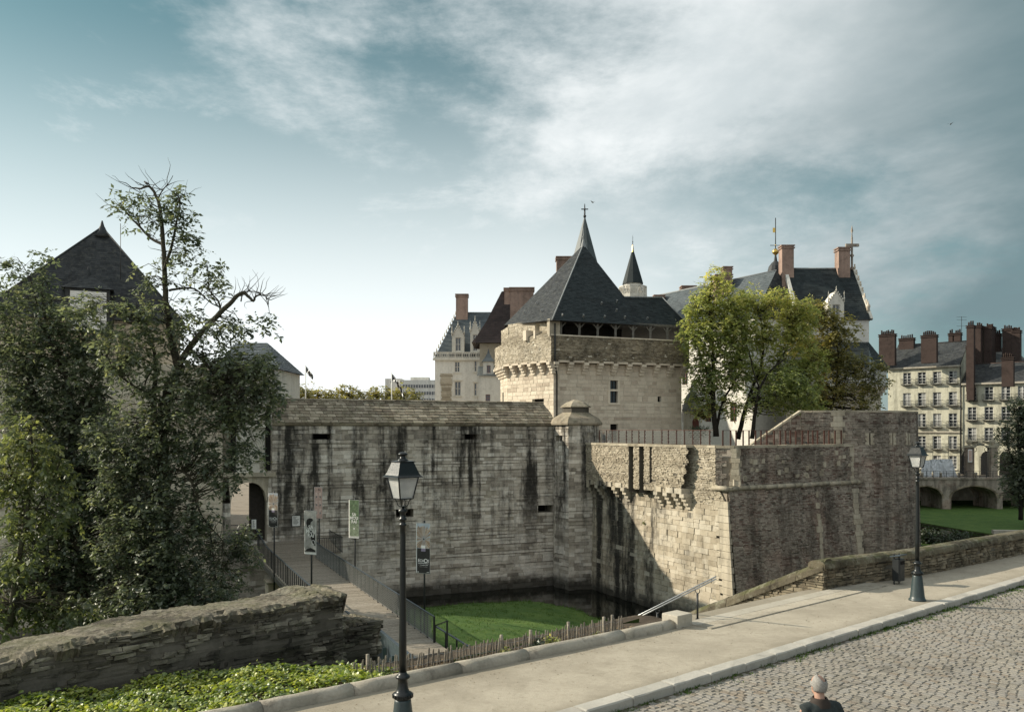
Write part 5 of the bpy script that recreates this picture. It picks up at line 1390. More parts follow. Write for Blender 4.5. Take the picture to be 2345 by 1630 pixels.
# ------------------------------------------------------------------ building helpers
def slate_face(mb, A, B, C, D, rh=.28, tw=.34, seed=0, lift=.025):
    """overlapping slates over the quad A B (foot) C D (head; C above B)"""
    rg = random.Random(seed); A, B, C, D = map(Vector, (A, B, C, D))
    n = (B - A).cross(D - A) + (C - B).cross(D - B); n.normalize()
    if n.z < 0: n = -n
    H = max((D - A).length, (C - B).length); nr = max(2, int(H / rh)); sh = 0
    for r in range(nr):
        q0, q1 = r / nr, (r + 1.06) / nr
        a, b = A + (D - A) * q0, B + (C - B) * q0; c, d = B + (C - B) * min(1, q1), A + (D - A) * min(1, q1)
        w_ = (b - a).length; nt = max(1, int(w_ / tw)); off = .5 if r % 2 else 0
        ed = [0] + [(k + off * 1.0 + rg.uniform(-.08, .08)) / nt for k in range(1 if off == 0 else 0, nt) if 0.02 < (k + off) / nt < .98] + [1]
        for x0, x1 in zip(ed, ed[1:]):
            l = lift * rg.uniform(.6, 1.3)
            mb.quad(a + (b - a) * x0 + n * l, a + (b - a) * x1 + n * l, d + (c - d) * x1 + n * .002, d + (c - d) * x0 + n * .002, rg.random())
def holed(mb, pos, s0, s1, z0, z1, holes, depth=.25, tint=.5, ds=3.0):
    """flat wall with rectangular openings and their reveals"""
    S = sorted({s0, s1} | {h[0] for h in holes} | {h[1] for h in holes}); Z = sorted({z0, z1} | {h[2] for h in holes} | {h[3] for h in holes})
    S = [s for s in S if s0 <= s <= s1]; Z = [z for z in Z if z0 <= z <= z1]
    for a, b in zip(S, S[1:]):
        for c, d in zip(Z, Z[1:]):
            sm, zm = (a + b) / 2, (c + d) / 2
            if any(h[0] < sm < h[1] and h[2] < zm < h[3] for h in holes): continue
            mb.quad(pos(a, c, 0), pos(b, c, 0), pos(b, d, 0), pos(a, d, 0), tint)
    for h in holes:
        A, B, C_, D_ = pos(h[0], h[2], 0), pos(h[1], h[2], 0), pos(h[1], h[3], 0), pos(h[0], h[3], 0)
        a, b, c, d = pos(h[0], h[2], -depth), pos(h[1], h[2], -depth), pos(h[1], h[3], -depth), pos(h[0], h[3], -depth)
        mb.quad(A, a, b, B, tint); mb.quad(B, b, c, C_, tint); mb.quad(C_, c, d, D_, tint); mb.quad(D_, d, a, A, tint)
def window(par, pos, h, nx=2, nz=3, depth=.18, fr=.07, mat='white_paint', glass='window_glass'):
    s0, s1, z0, z1 = h; m = MB()
    def B(a, b, c, d): 
        vs = [pos(x, z, o) for o in (-depth, -depth + .07) for x, z in ((a, c), (b, c), (b, d), (a, d))]
        m.add(vs, [(4, 5, 6, 7), (0, 4, 7, 3), (1, 2, 6, 5), (0, 1, 5, 4), (3, 7, 6, 2)])
    B(s0, s0 + fr, z0, z1); B(s1 - fr, s1, z0, z1); B(s0 + fr, s1 - fr, z0, z0 + fr); B(s0 + fr, s1 - fr, z1 - fr, z1)
    for i in range(1, nx): x = s0 + (s1 - s0) * i / nx; B(x - fr * .5, x + fr * .5, z0 + fr, z1 - fr)
    for i in range(1, nz):
        z = z0 + (z1 - z0) * i / nz
        for k in range(nx):
            a = s0 + (s1 - s0) * k / nx + fr * .7; b = s0 + (s1 - s0) * (k + 1) / nx - fr * .7; B(a, b, z - fr * .3, z + fr * .3)
    wd = m.build('window', mat, par)
    for k in range(nx):
        a = s0 + (s1 - s0) * k / nx; b = s0 + (s1 - s0) * (k + 1) / nx
        gm_ = glass
        if glass == 'window_glass' and Vector(pos(a, z0, 0)).y > 130: gm_ = random.choice(('window_glass', 'window_glass', 'dim_pane', 'curtain_pane'))
        g = MB(); g.quad(pos(a, z0, -depth + .005), pos(b, z0, -depth + .005), pos(b, z1, -depth + .005), pos(a, z1, -depth + .005)); g.build('pane', gm_, wd if par.parent is None else par)
    return wd
def chimney(par, u0, u1, v0, v1, Y, depth=1.1, mat='chimney_brick', axis=None, pots=0, name='chimney', capd=.12):
    X = axis or V(1, 0, 0); N = V(X.y, -X.x, 0); c = at((u0 + u1) / 2, v0, Y); hw = (u1 - u0) / 2 / F * Y; zt, zb = zat(v0, Y), zat(v1, Y) - 1.2
    c.z = 0; m = MB(); m.obox(c - N * depth / 2 + V(0, 0, (zt + zb) / 2), X * hw, N * depth / 2, V(0, 0, (zt - zb) / 2), .5)
    for dz_, e in ((-.05, 1.06), (-.35, 1.03)): m.obox(c - N * depth / 2 + V(0, 0, zt + dz_), X * (hw + capd), N * (depth / 2 + capd), V(0, 0, .07), .3)
    ch = m.build(name, mat, par)
    for k in range(pots):
        q = (k + .5) / pots * 2 - 1; g = MB(); h = rnd(.45, .8); g.lathe(c - N * depth / 2 + X * hw * .85 * q + V(0, 0, zt), [(.15, 0), (.13, h - .06), (.16, h), (.10, h)], 8, rnd(0, 1)); g.build('chimney_pot', 'chimney_red', ch)
    return ch
def spike(mb, p, h, r=.06, n=6): mb.lathe(p, [(r, 0), (r * .8, h * .3), (r * 1.8, h * .36), (r * .7, h * .42), (r * .5, h * .75), (r * 1.2, h * .78), (r * .4, h * .82), (.01, h)], n)

# ------------------------------------------------------------------ the old keep with its steep roof
kp = thing('old_keep', V(8.5, 90, 2.4), 'polygonal stone keep with steep slate roof, timber gallery and corbelled parapet', 'tower')
KV = [V(-1.25, 92, 0), V(-.47, 88, 0), V(4.0, 82, 0), V(17.4, 87.5, 0), V(19.6, 96, 0), V(9, 103, 0), V(0.2, 99, 0)]
KC = V(8.5, 92, 0)
def koff(k): return [KC + (p - KC) * k for p in KV]
K1 = koff(1.06)
kz = lambda v: zat(v, 83.5)
PB, PT = 10.95, 13.45
def seg(A, B): 
    sd = (B - A); L = sd.length; sd.normalize(); return sd, V(sd.y, -sd.x, 0), L
for k, nparts in ((0, 30), (1, 140), (2, 300)):
    A, B = KV[k], KV[k + 1]; sd, nr, L = seg(A, B); hl = []
    hu = lambda u: hit(u, A, sd)
    if k == 2:
        for (u0, u1, v0, v1) in ((1397, 1414.5, 871, 922), (1506.5, 1514.5, 907.5, 920), (1398, 1415, 971, 1010)):
            p0, s0 = hu(u0); p1, s1 = hu(u1); hl.append((s0, s1, zat(v1, p0.y), zat(v0, p0.y)))
    if k == 1:
        p0, s0 = hu(1219); p1, s1 = hu(1245.5); hl.append((s0, s1, zat(921, p0.y), zat(914, p0.y)))
    if k == 0: hl.append((1.2, 1.9, 6.0, 8.4))
    stonework(kp, planar(A, sd, nr), lambda z, L=L: (0, L), 2.2, PB, (.33, .42), (.5, 1.15), 'tower_stone', 'tower_mortar', hl, nparts, .012, .055, jit=.012, seed=200 + k, hole_depth=.35)
    if k == 2:
        h = hl[0]; ps = planar(A, sd, nr)
        for zz0, zz1 in ((h[2], h[2] + (h[3] - h[2]) * .53), (h[2] + (h[3] - h[2]) * .60, h[3])): window(kp, ps, (h[0] + .05, h[1] - .05, zz0, zz1), 2, 3, .28, .05, 'wood_dark')
        for zc in (h[2] - .1, h[3] + .12, h[2] + (h[3] - h[2]) * .565):
            m = MB(); m.obox(ps((h[0] + h[1]) / 2, zc, .02), sd * ((h[1] - h[0]) / 2 + .22), nr * .05, V(0, 0, .10), .9); m.build('window_surround', 'tower_stone', kp)
        for q in (h[0] - .12, h[1] + .12):
            m = MB(); m.obox(ps(q, (h[2] + h[3]) / 2, .012), sd * .12, nr * .045, V(0, 0, (h[3] - h[2]) / 2), .85); m.build('window_surround', 'tower_stone', kp)
    # parapet on corbels
    A1, B1 = K1[k], K1[k + 1]; sd1, nr1, L1 = seg(A1, B1)
    pt = PT if k == 2 else (13.6 if k == 1 else 13.2)
    stonework(kp, planar(A1, sd1, nr1), lambda z, L1=L1: (0, L1), PB, pt, (.10, .17), (.2, .5), 'rubble_light' if k < 2 else 'parapet_stone', 'tower_mortar', [], 0 if k else 0, .035, .02, jit=.02, seed=210 + k)
    if k == 2: cop_run(A1, B1, nr1, pt, .5, .12, kp, 33, (.9, 1.5), 'tower_stone', .04)
    nb = max(2, int(L / (1.45 if k else .8)))
    for i in range(nb + 1):
        P = A + sd * L * (i + (.0 if k == 2 else .0)) / nb; corbel(P, sd, nr, PB + .0, .5, kp, 'tower_stone', 4, .27, .72)
    for i in range(nb):
        P = A + sd * L * (i + .5) / nb; m = MB(); m.obox(P + nr * .36 + V(0, 0, PB + .06), sd * (L / nb / 2 - .26), nr * .34, V(0, 0, .1), .4); m.build('lintel_block', 'tower_stone', kp)
m = MB(); m.prism([(p.x, p.y) for p in koff(.93)], 2.2, PB); m.build('core', 'tower_mortar', kp)
m = MB(); m.prism([(p.x, p.y) for p in koff(1.03)], PB - .1, PB + .1); m.build('gallery_floor', 'wood_dark', kp)
# left upper wall with doorway, stepping in above the mossy ledge
sd, nr, L = seg(KV[1], KV[2]); up_ = planar(KV[1] - nr * .15, sd, nr)
s0, s1 = hit(1223, KV[1], sd)[1], hit(1233, KV[1], sd)[1]
stonework(kp, up_, lambda z: (-.1, L + .1), 13.2, 15.3, (.12, .2), (.25, .6), 'rubble_light', 'tower_mortar', [(s0, s1, 13.2, 14.9)], 60, .035, .02, jit=.02, seed=220, hole_depth=1.0)
sd0, nr0, L0 = seg(KV[0], KV[1])
stonework(kp, planar(KV[0] - nr0 * .1, sd0, nr0), lambda z: (0, L0), 13.0, 15.1, (.12, .2), (.25, .6), 'rubble_light', 'tower_mortar', [], 20, .035, .02, seed=221)
m = MB(); lg = [K1[1] + V(0, 0, 13.6), K1[2] + V(0, 0, 13.6), KV[2] - nr * .1 + V(0, 0, 14.0), KV[1] - nr * .1 + V(0, 0, 14.0)]
m.quad(*lg, .3); m.build('mossy_ledge', 'roof_stone', kp)
m = MB(); m.obox(up_(s0 - .45, 13.75, .5), sd * .25, nr * .5, V(0, 0, .5), .7); m.obox(up_(s1 + .15, 13.75, .4), sd * .12, nr * .4, V(0, 0, .4), .7); m.build('door_cheek', 'tower_stone', kp)
# right corner pier of the gallery and drain pipe
m = MB(); c = K1[2] - V(-.25, -.5, 0); m.obox(c + V(0, 0, 14.2), seg(KV[2], KV[3])[0] * .55, seg(KV[2], KV[3])[1] * .3, V(0, 0, .85), .6); m.build('gallery_pier', 'rubble_light', kp)
m = MB(); dp = K1[2] + seg(KV[2], KV[3])[1] * .12 + seg(KV[2], KV[3])[0] * .35; dq = KV[2] + seg(KV[2], KV[3])[1] * .1 + seg(KV[2], KV[3])[0] * .3
m.tube([dp + V(0, 0, 14.6), dp + V(0, 0, PB - .2), dq + V(0, 0, PB - 1.2), dq + V(0, 0, 2.5)], .07, 7); m.build('drain_pipe', 'iron', kp)
# timber gallery
sd2_, nr2_, L2_ = seg(K1[2], K1[3])
gz0, gz1 = PT + .1, 15.0
for i in range(8):
    q = 1.2 + (L2_ - 1.4) * i / 7; P = K1[2] + sd2_ * q - nr2_ * .35; m = MB(); m.bar(P + V(0, 0, gz0), P + V(0, 0, gz1), .22, .22)
    for sg in (-1, 1): m.bar(P + V(0, 0, gz0 + .75), P + sd2_ * .62 * sg + V(0, 0, gz1 - .1), .12, .12)
    m.build('gallery_post', 'timber', kp)
m = MB(); m.bar(K1[2] - nr2_ * .35 + V(0, 0, gz1 - .02), K1[3] - nr2_ * .35 + V(0, 0, gz1 - .02), .24, .24); m.build('wall_plate', 'timber', kp)
Ks, Kn, KL = seg(K1[3], K1[4])
for i in range(1, 5):
    P = K1[3] + Ks * KL * i / 5 - Kn * .3; m = MB(); m.bar(P + V(0, 0, gz0 - 2.4), P + V(0, 0, gz1), .2, .2); m.build('gallery_post', 'timber', kp)
m = MB(); bw = [KC + (p - KC) * .72 for p in KV]; m.prism([(p.x, p.y) for p in (bw[2], KC + (KV[3] - KC) * .35 , bw[5], bw[6], bw[0], bw[1])], PB, 15.1); m.build('inner_wall', 'wood_dark', kp)
# roof
E0, E1, E2 = at(1154.5, 744.7, 89.5), at(1264.5, 733, 80.9), at(1583, 751, 88.0)
AP = at(1336, 560, 93); R1 = at(1431, 680.5, 93.5); R2 = at(1497.6, 683, 93.5); Bk1, Bk2, Bk3 = V(21.5, 99, E2.z), V(9, 105, E2.z), V(-.3, 98, E0.z)
Mid = hit(1482, E1, (E2 - E1).normalized())[0]; Mid.z = E1.z + (E2.z - E1.z) * ((Mid - V(E1.x, E1.y, 0)).length / (V(E2.x, E2.y, 0) - V(E1.x, E1.y, 0)).length)
R1 = AP + (Mid - AP) * ((680.5 - 560) / (zat(0, 1) * 0 + 740 - 560)); R2 = V(R2.x, R1.y + .3, R1.z)
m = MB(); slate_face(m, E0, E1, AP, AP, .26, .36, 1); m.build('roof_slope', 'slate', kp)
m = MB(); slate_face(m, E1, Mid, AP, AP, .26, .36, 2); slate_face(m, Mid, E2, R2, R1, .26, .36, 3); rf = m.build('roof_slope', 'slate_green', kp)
m = MB()
for f in ((E2, Bk1, R2), (Bk1, Bk2, R1, R2), (Bk2, AP, R1), (Bk2, Bk3, AP), (Bk3, E0, AP)): m.add([V(*p) - V(0, 0, .03) for p in f], [tuple(range(len(f)))])
m.build('roof_slope', 'slate_green', kp)
m = MB(); m.add([p - V(0, 0, .08) for p in (E0, E1, E2, Bk1, Bk2, Bk3)], [(5, 4, 3, 2, 1, 0)]); m.build('soffit', 'wood_dark', kp)
m = MB()
for a, b in ((E1, AP), (R1, R2), (R2, E2)): m.tube([a + V(0, 0, .03), b + V(0, 0, .03)], .07, 6)
m.build('ridge_cap', 'lead', kp)
m = MB(); m.lathe(AP - V(0, 0, .9), [(.62, 0), (.30, .7), (.12, 1.3), (.07, 1.6), (.12, 1.7), (.05, 1.9), (.02, 2.7)], 8); m.build('roof_finial', 'lead', kp)
hk = []
for (u, v) in ((1287, 725), (1335, 727), (1384, 729), (1430, 730), (1482, 733), (1546, 738), (1377, 698), (1412, 693), (1411, 714), (1202, 719), (1241, 715), (1230, 698)):
    tri = (E0, E1, AP) if u < 1262 else (E1, E2, AP)
    n_ = (tri[1] - tri[0]).cross(tri[2] - tri[0]).normalized(); dr = at(u, v, 1.0) - V(0, 0, EYE); t_ = (tri[0] - V(0, 0, EYE)).dot(n_) / dr.dot(n_); p = V(0, 0, EYE) + dr * t_
    if n_.z < 0: n_ = -n_
    m = MB(); m.bar(p, p + n_ * .22 + V(0, 0, .1), .1, .1); m.bar(p, p + V(0, 0, .25) + n_ * .1, .12, .04); m.build('roof_hook', 'galvanised', kp)

# ------------------------------------------------------------------ spires behind the keep
sp = thing('octagonal_spire', at(1339, 760, 104), 'tall octagonal metal-clad spire with cross rising behind the keep', 'spire')
def oct_cone(u, rings, Y, mat, name, par, n=8, rot=.2):
    c = at(u, V0, Y); m = MB(); m.loft([[V(c.x + r / F * Y * math.cos(2 * math.pi * k / n + rot), Y + r / F * Y * math.sin(2 * math.pi * k / n + rot), zat(v, Y)) for k in range(n)] for v, r in rings], .5); return m.build(name, mat, par)
oct_cone(1339, [(760, 76), (497, 1.2)], 104, 'spire_tin', 'cladding', sp)
m = MB(); p = at(1339, 499, 104); m.lathe(p, [(.12, 0), (.2, .25), (.1, .35), (.1, 1.0), (.02, 1.75)], 6); m.bar(p + V(-.42, 0, 1.05), p + V(.42, 0, 1.05), .11, .11); m.bar(p + V(0, 0, .2), p + V(0, 0, 1.6), .10, .10); m.build('cross', 'iron', sp)
tr = thing('balustraded_turret', at(1449, 720, 118), 'white stair turret with stone balustrade and dark cone with gilded tip', 'turret')
oct_cone(1449, [(760, 24), (682, 24)], 118, 'plaster_white', 'shaft', tr, 12); oct_cone(1449, [(683, 33), (678, 33), (677, 29), (676, 29)], 118, 'tufa', 'cornice', tr, 12)
cc = at(1449, V0, 118)
for k in range(12):
    an = 2 * math.pi * k / 12 + .2; an2 = an + 2 * math.pi / 12; r = 31 / F * 118; P = V(cc.x + r * math.cos(an), 118 + r * math.sin(an), 0); Q = V(cc.x + r * math.cos(an2), 118 + r * math.sin(an2), 0); z0, z1 = zat(678, 118), zat(658, 118)
    m = MB(); m.bar(P + V(0, 0, z0), P + V(0, 0, z1), .16, .16); m.bar(P + V(0, 0, z1), Q + V(0, 0, z1), .16, .14); m.bar(P + V(0, 0, z0 + .08), Q + V(0, 0, z0 + .08), .16, .14)
    for q in (.25, .5, .75):
        a = P + (Q - P) * (q - .12); b = P + (Q - P) * (q + .12); m.bar(a + V(0, 0, z0 + .1), b + V(0, 0, z1 - .06), .06, .06); m.bar(b + V(0, 0, z0 + .1), a + V(0, 0, z1 - .06), .06, .06)
    m.build('balustrade_panel', 'tufa', tr)
oct_cone(1449, [(676, 21), (648, 21)], 118, 'plaster_white', 'drum', tr, 12); oct_cone(1449, [(651, 24.5), (648, 24), (577, 3.2)], 118, 'slate_green', 'cone', tr, 10)
oct_cone(1449, [(578, 3.4), (562, 1.0)], 118, 'gold', 'gilded_tip', tr, 8); m = MB(); spike(m, at(1449, 563, 118), 1.5, .05); m.build('finial', 'iron', tr)

# ------------------------------------------------------------------ white palace wings
def gable_block(name, label, x0, x1, y0, y1, zb, ze, zr, ridge, mats=('plaster_white', 'slate_blue', 'slate_green'), hip=(0, 0), holes_front=(), holes_left=(), seed=0, over=.3):
    """rectangular house; ridge 'x' or 'y'; hip insets at the two ridge ends"""
    th = thing(name, V((x0 + x1) / 2, (y0 + y1) / 2, zb), label, 'building')
    c = [V(x0, y0, 0), V(x1, y0, 0), V(x1, y1, 0), V(x0, y1, 0)]
    m = MB(); holed(m, planar(c[0], V(1, 0, 0), V(0, -1, 0)), 0, x1 - x0, zb, ze, holes_front); 
    holed(m, planar(c[3], V(0, -1, 0), V(-1, 0, 0)), 0, y1 - y0, zb, ze, holes_left)
    m.quad(c[1] + V(0, 0, zb), c[2] + V(0, 0, zb), c[2] + V(0, 0, ze), c[1] + V(0, 0, ze)); m.quad(c[2] + V(0, 0, zb), c[3] + V(0, 0, zb), c[3] + V(0, 0, ze), c[2] + V(0, 0, ze))
    wl = m
    o = over
    e = [V(x0 - o, y0 - o, ze), V(x1 + o, y0 - o, ze), V(x1 + o, y1 + o, ze), V(x0 - o, y1 + o, ze)]
    if ridge == 'x':
        ym = (y0 + y1) / 2; a, b = V(x0 - o + hip[0], ym, zr), V(x1 + o - hip[1], ym, zr)
        sl = [(e[0], e[1], b, a), (e[2], e[3], a, b), (e[3], e[0], a, a), (e[1], e[2], b, b)]; gab = (2 if not hip[0] else -1, 3 if not hip[1] else -1)
    else:
        xm = (x0 + x1) / 2; a, b = V(xm, y0 - o + hip[0], zr), V(xm, y1 + o - hip[1], zr)
        sl = [(e[3], e[0], a, b), (e[1], e[2], b, a), (e[0], e[1], a, a), (e[2], e[3], b, b)]; gab = (2 if not hip[0] else -1, 3 if not hip[1] else -1)
    for k, s_ in enumerate(sl):
        if k in gab:
            p, q, r = s_[0], s_[1], s_[2]; wl.add([p, q, r], [(0, 1, 2)]); continue
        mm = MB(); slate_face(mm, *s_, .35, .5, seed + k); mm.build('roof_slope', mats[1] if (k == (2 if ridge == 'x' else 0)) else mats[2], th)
    wl.build('wall', mats[0], th)
    m = MB(); m.tube([a, b], .1, 6); m.build('ridge', 'lead', th)
    return th
# right lodge with crocketed gable
zb = 2.0
L1_ = gable_block('grand_lodge', 'tall white lodge with dark slate roof and crocketed gable at the right', 34.9, 43.1, 103, 113, zb, zat(733, 103), zat(615, 108), 'x', ('plaster_white', 'slate_green', 'slate_green'), seed=10)
chimney(L1_, 1791, 1818, 561, 640, 107, 1.4); chimney(L1_, 1921, 1947, 566, 630, 107, 1.4)
Rt, Re_ = at(1951, 611, 108), at(1992, 733, 102.8)
for k in range(8):
    q = (k + .4) / 8; p = Rt + (Re_ - Rt) * (q * (.9)) + V(.25, 0, .25); m = MB(); m.lathe(p, [(.08, -.3), (.15, 0), (.06, .18), (.13, .3), (.02, .42)], 6); m.build('crocket', 'tower_stone', L1_)
m = MB(); m.bar(Rt + V(.2, 0, -.3), Re_ + V(.2, 0, .1), .3, .35); m.build('gable_coping', 'tufa', L1_)
m = MB(); p = at(1951, 618, 107.8); m.lathe(p, [(.25, 0), (.14, .5), (.14, 1.6), (.3, 1.8), (.14, 2.0), (.12, 4.0), (.05, 4.6), (.16, 4.9), (.02, 5.6)], 6); m.bar(p + V(-.8, 0, 3.1), p + V(.85, 0, 3.1), .3, .35); m.build('cross_finial', 'rubble_dark', L1_)
p = at(1988, 707, 103.5); m = MB(); m.lathe(p - V(0, 0, 1.5), [(.2, 0), (.2, 1.6), (.28, 1.7), (.28, 1.9), (.12, 2.1), (.03, 2.5)], 8); m.build('gargoyle_pinnacle', 'tower_stone', L1_)
m = MB(); m.box(37.5, 43.5, 113.4, 150, 2, 19.5); m.add([V(37.2, 113.4, 19.5), V(43.8, 113.4, 19.5), V(40.5, 113.4, 24), V(37.2, 150, 19.5), V(43.8, 150, 19.5), V(40.5, 150, 24)], [(0, 1, 2), (3, 5, 4), (0, 2, 5, 3), (1, 4, 5, 2)]); m.build('unseen_rear_range', 'slate', L1_)  # unseen wing behind the lodge, added to shade the far moat lawn
# left gable coping
a, b = V(34.5, 108, zat(613, 108)), V(34.5, 102.8, zat(733, 103)); m = MB(); m.bar(a, b, .4, .4); m.bar(a, V(34.5, 113.3, zat(733, 103)), .4, .4); m.build('gable_coping', 'plaster_white', L1_)
def dormer(par, u0, u1, v0, vb, Y, mat='tufa', win=True, depth=2.0):
    """stone gabled dormer with window and pinnacles; v0 tip, vb sill"""
    uc = (u0 + u1) / 2; w_ = (u1 - u0) / F * Y; c = at(uc, V0, Y); zb, zt = zat(vb, Y), zat(v0, Y); zg = zb + (zt - zb) * .52
    ps = planar(V(c.x - w_ / 2, Y, 0), V(1, 0, 0), V(0, -1, 0)); hl = [(w_ * .27, w_ * .73, zb + .15, zg - .25)] if win else []
    m = MB(); holed(m, ps, 0, w_, zb, zg, hl); m.add([ps(0, zg, 0), ps(w_, zg, 0), ps(w_ / 2, zb + (zt - zb) * .85, 0), ps(0, zg, -depth), ps(w_, zg, -depth), ps(w_ / 2, zb + (zt - zb) * .85, -depth)], [(0, 1, 2), (1, 4, 5, 2), (0, 2, 5, 3)])
    m.quad(ps(0, zb, 0), ps(0, zg, 0), ps(0, zg, -depth), ps(0, zb, -depth)); m.quad(ps(w_, zb, 0), ps(w_, zb, -depth), ps(w_, zg, -depth), ps(w_, zg, 0))
    d = m.build('dormer', mat, par)
    if win: window(d, ps, hl[0], 2, 2, .2, .08, 'tufa')
    m = MB()
    for q, h, z in ((0, .55, zg), (1, .55, zg), (.5, .6, zb + (zt - zb) * .82)):
        spike(m, ps(w_ * q, z, .05), (zt - z) * (1 if q == .5 else .7), .06 + .01 * w_)
    for k in range(1, 5):
        for sg in (-1, 1): x = .5 + sg * .5 * (1 - k / 5); z = zg + (zb + (zt - zb) * .85 - zg) * k / 5; m.lathe(ps(w_ * x, z, .05), [(.05, 0), (.12, .1), (.02, .28)], 5)
    m.build('pinnacle', mat, d); return d
dormer(L1_, 1897, 1933, 655, 733, 102.4)
# lower round-roofed tower in front of the lodge
lt = thing('lodge_tower', V(38, 100, 2), 'white tower with low slate roof and corbelled base below the lodge', 'tower')
tq = [V(32, 101.5, 0), V(34, 98.5, 0), V(40.5, 96.8, 0), V(43.6, 99.3, 0), V(44.4, 104, 0)]
zt_ = zat(843, 98); zm = zat(884, 98)
m = MB()
for a, b in zip(tq, tq[1:]): m.quad(a + V(0, 0, zm), b + V(0, 0, zm), b + V(0, 0, zt_), a + V(0, 0, zt_))
m.build('upper_wall', 'plaster_white', lt)
m = MB(); kc = V(38.5, 103, 0); tin = [kc + (p - kc) * .9 for p in tq]
for a, b in zip(tin, tin[1:]): m.quad(a + V(0, 0, 1), b + V(0, 0, 1), b + V(0, 0, zm - 1.0), a + V(0, 0, zm - 1.0))
for (a, b), (c, d) in zip(zip(tin, tin[1:]), zip(tq, tq[1:])): m.quad(a + V(0, 0, zm - 1.0), b + V(0, 0, zm - 1.0), d + V(0, 0, zm), c + V(0, 0, zm))
m.build('lower_wall', 'tower_stone', lt)
for a, b in zip(tin, tin[1:]):
    L = (b - a).length; sd = (b - a).normalized()
    for q in np.arange(.4, L, .9): corbel(a + sd * q, sd, V(sd.y, -sd.x, 0), zm, .35, lt, 'tower_stone', 3, .35, .8)
tt = [V(35, 102.9, 0), V(35.2, 102.8, 0), V(42.9, 102.8, 0), V(43.0, 102.9, 0), V(43.1, 104, 0)]
for k, (a, b, c, d) in enumerate(zip(tq, tq[1:], tt[1:], tt)):
    m = MB(); ko = V(38.5, 103, 0); A, B = ko + (a - ko) * 1.06, ko + (b - ko) * 1.06
    slate_face(m, A + V(0, 0, zt_), B + V(0, 0, zt_), c + V(0, 0, zat(783, 102.8)), d + V(0, 0, zat(783, 102.8)), .35, .5, 40 + k); m.build('roof_slope', 'slate_green', lt)
# domed turret with weathervane
dt = thing('domed_turret', at(1777, 700, 112), 'slate onion dome with gilded weathervane behind the lodge chimney', 'turret')
oct_cone(1776, [(760, 17), (640, 17)], 112, 'plaster_white', 'shaft', dt, 10); oct_cone(1776, [(642, 18), (620, 17.6), (610, 15), (602, 9), (598, 4), (585, 2)], 112, 'slate', 'dome', dt, 12)
m = MB(); p = at(1776, 590, 112); m.lathe(p, [(.12, 0), (.1, .3), (.42, .6), (.42, .9), (.1, 1.2)], 10); m.build('gilded_ball', 'gold', dt)
m = MB(); m.tube([p, p + V(0, 0, 5.2)], .06, 6); m.bar(p + V(-.7, 0, 1.6), p + V(.7, 0, 1.6), .07, .07); m.build('mast', 'iron', dt)
m = MB(); m.obox(p + V(-.2, 0, 3.6), V(.16, 0, 0), V(0, .03, 0), V(0, 0, .3)); m.lathe(p + V(0, 0, 1.5), [(.03, 0), (.14, .1), (.03, .2)], 6); m.build('vane', 'gold', dt)
# long sunlit wing
hlf = []
for s_ in (3.0, 7.5, 12, 17):
    for z0 in (5.5, 10.5): hlf.append((24 - s_ - 1.1, 24 - s_, z0, z0 + 2.4))
L2w = gable_block('palace_wing', 'long white palace wing with slate roof coloured pale on its sunlit slope behind the terrace trees', 26.35, 36.35, 107, 131, 2.0, zat(735, 107), zat(622, 108), 'y', ('plaster_white', 'slate_blue', 'slate'), hip=(1.5, 0), holes_left=hlf, seed=20)  # left slope gets a paler slate than the rest, sunlight put into its colour
for h in hlf: window(L2w, planar(V(26.35, 131, 0), V(0, -1, 0), V(-1, 0, 0)), h, 2, 3, .2, .07, 'shutter_red')
L2w.rotation_euler[2] = R(30); L2w.location = (27.8, 116.5, 2.0)
CW = L1_
chimney(CW, 1639, 1677, 628, 700, 112, 1.6); chimney(CW, 1657, 1677, 610, 660, 116, 1.3)
L3w = gable_block('rear_wing', 'low slate-roofed wing between keep and palace with brick chimney', 18.8, 25.0, 124, 136, 2.0, zat(716, 125), zat(690, 129), 'x', ('plaster_white', 'slate_blue', 'slate_blue'), seed=24)
chimney(L3w, 1499, 1522, 675, 715, 124, 1.2); chimney(L3w, 1562, 1594, 654, 760, 123, 1.6)
# bell-roofed porch at the foot of the wing
po = thing('bell_porch', at(1583, 985, 99) - V(0, 0, 1.8), 'white arcaded porch under a bell-shaped lead roof by the trees', 'porch')
oct_cone(1584, [(942, 22), (938, 23), (930, 20), (915, 17), (905, 12), (897, 5), (880, 1)], 99, 'lead', 'bell_roof', po, 10)
oct_cone(1584, [(1030, 20), (944, 20), (942, 23)], 99, 'plaster_white', 'drum', po, 10)
pc = at(1588, V0, 99); m = MB(); ps = planar(V(pc.x - .35, 99 - 1.02, 0), V(1, 0, 0), V(0, -1, 0)); m.add([ps(x, z, .03) for x, z in ((0, 2.4), (.75, 2.4), (.75, 5.4), (.6, 5.8), (.37, 5.95), (.15, 5.8), (0, 5.4))], [tuple(range(7))]); m.build('arched_window', 'shutter_red', po)
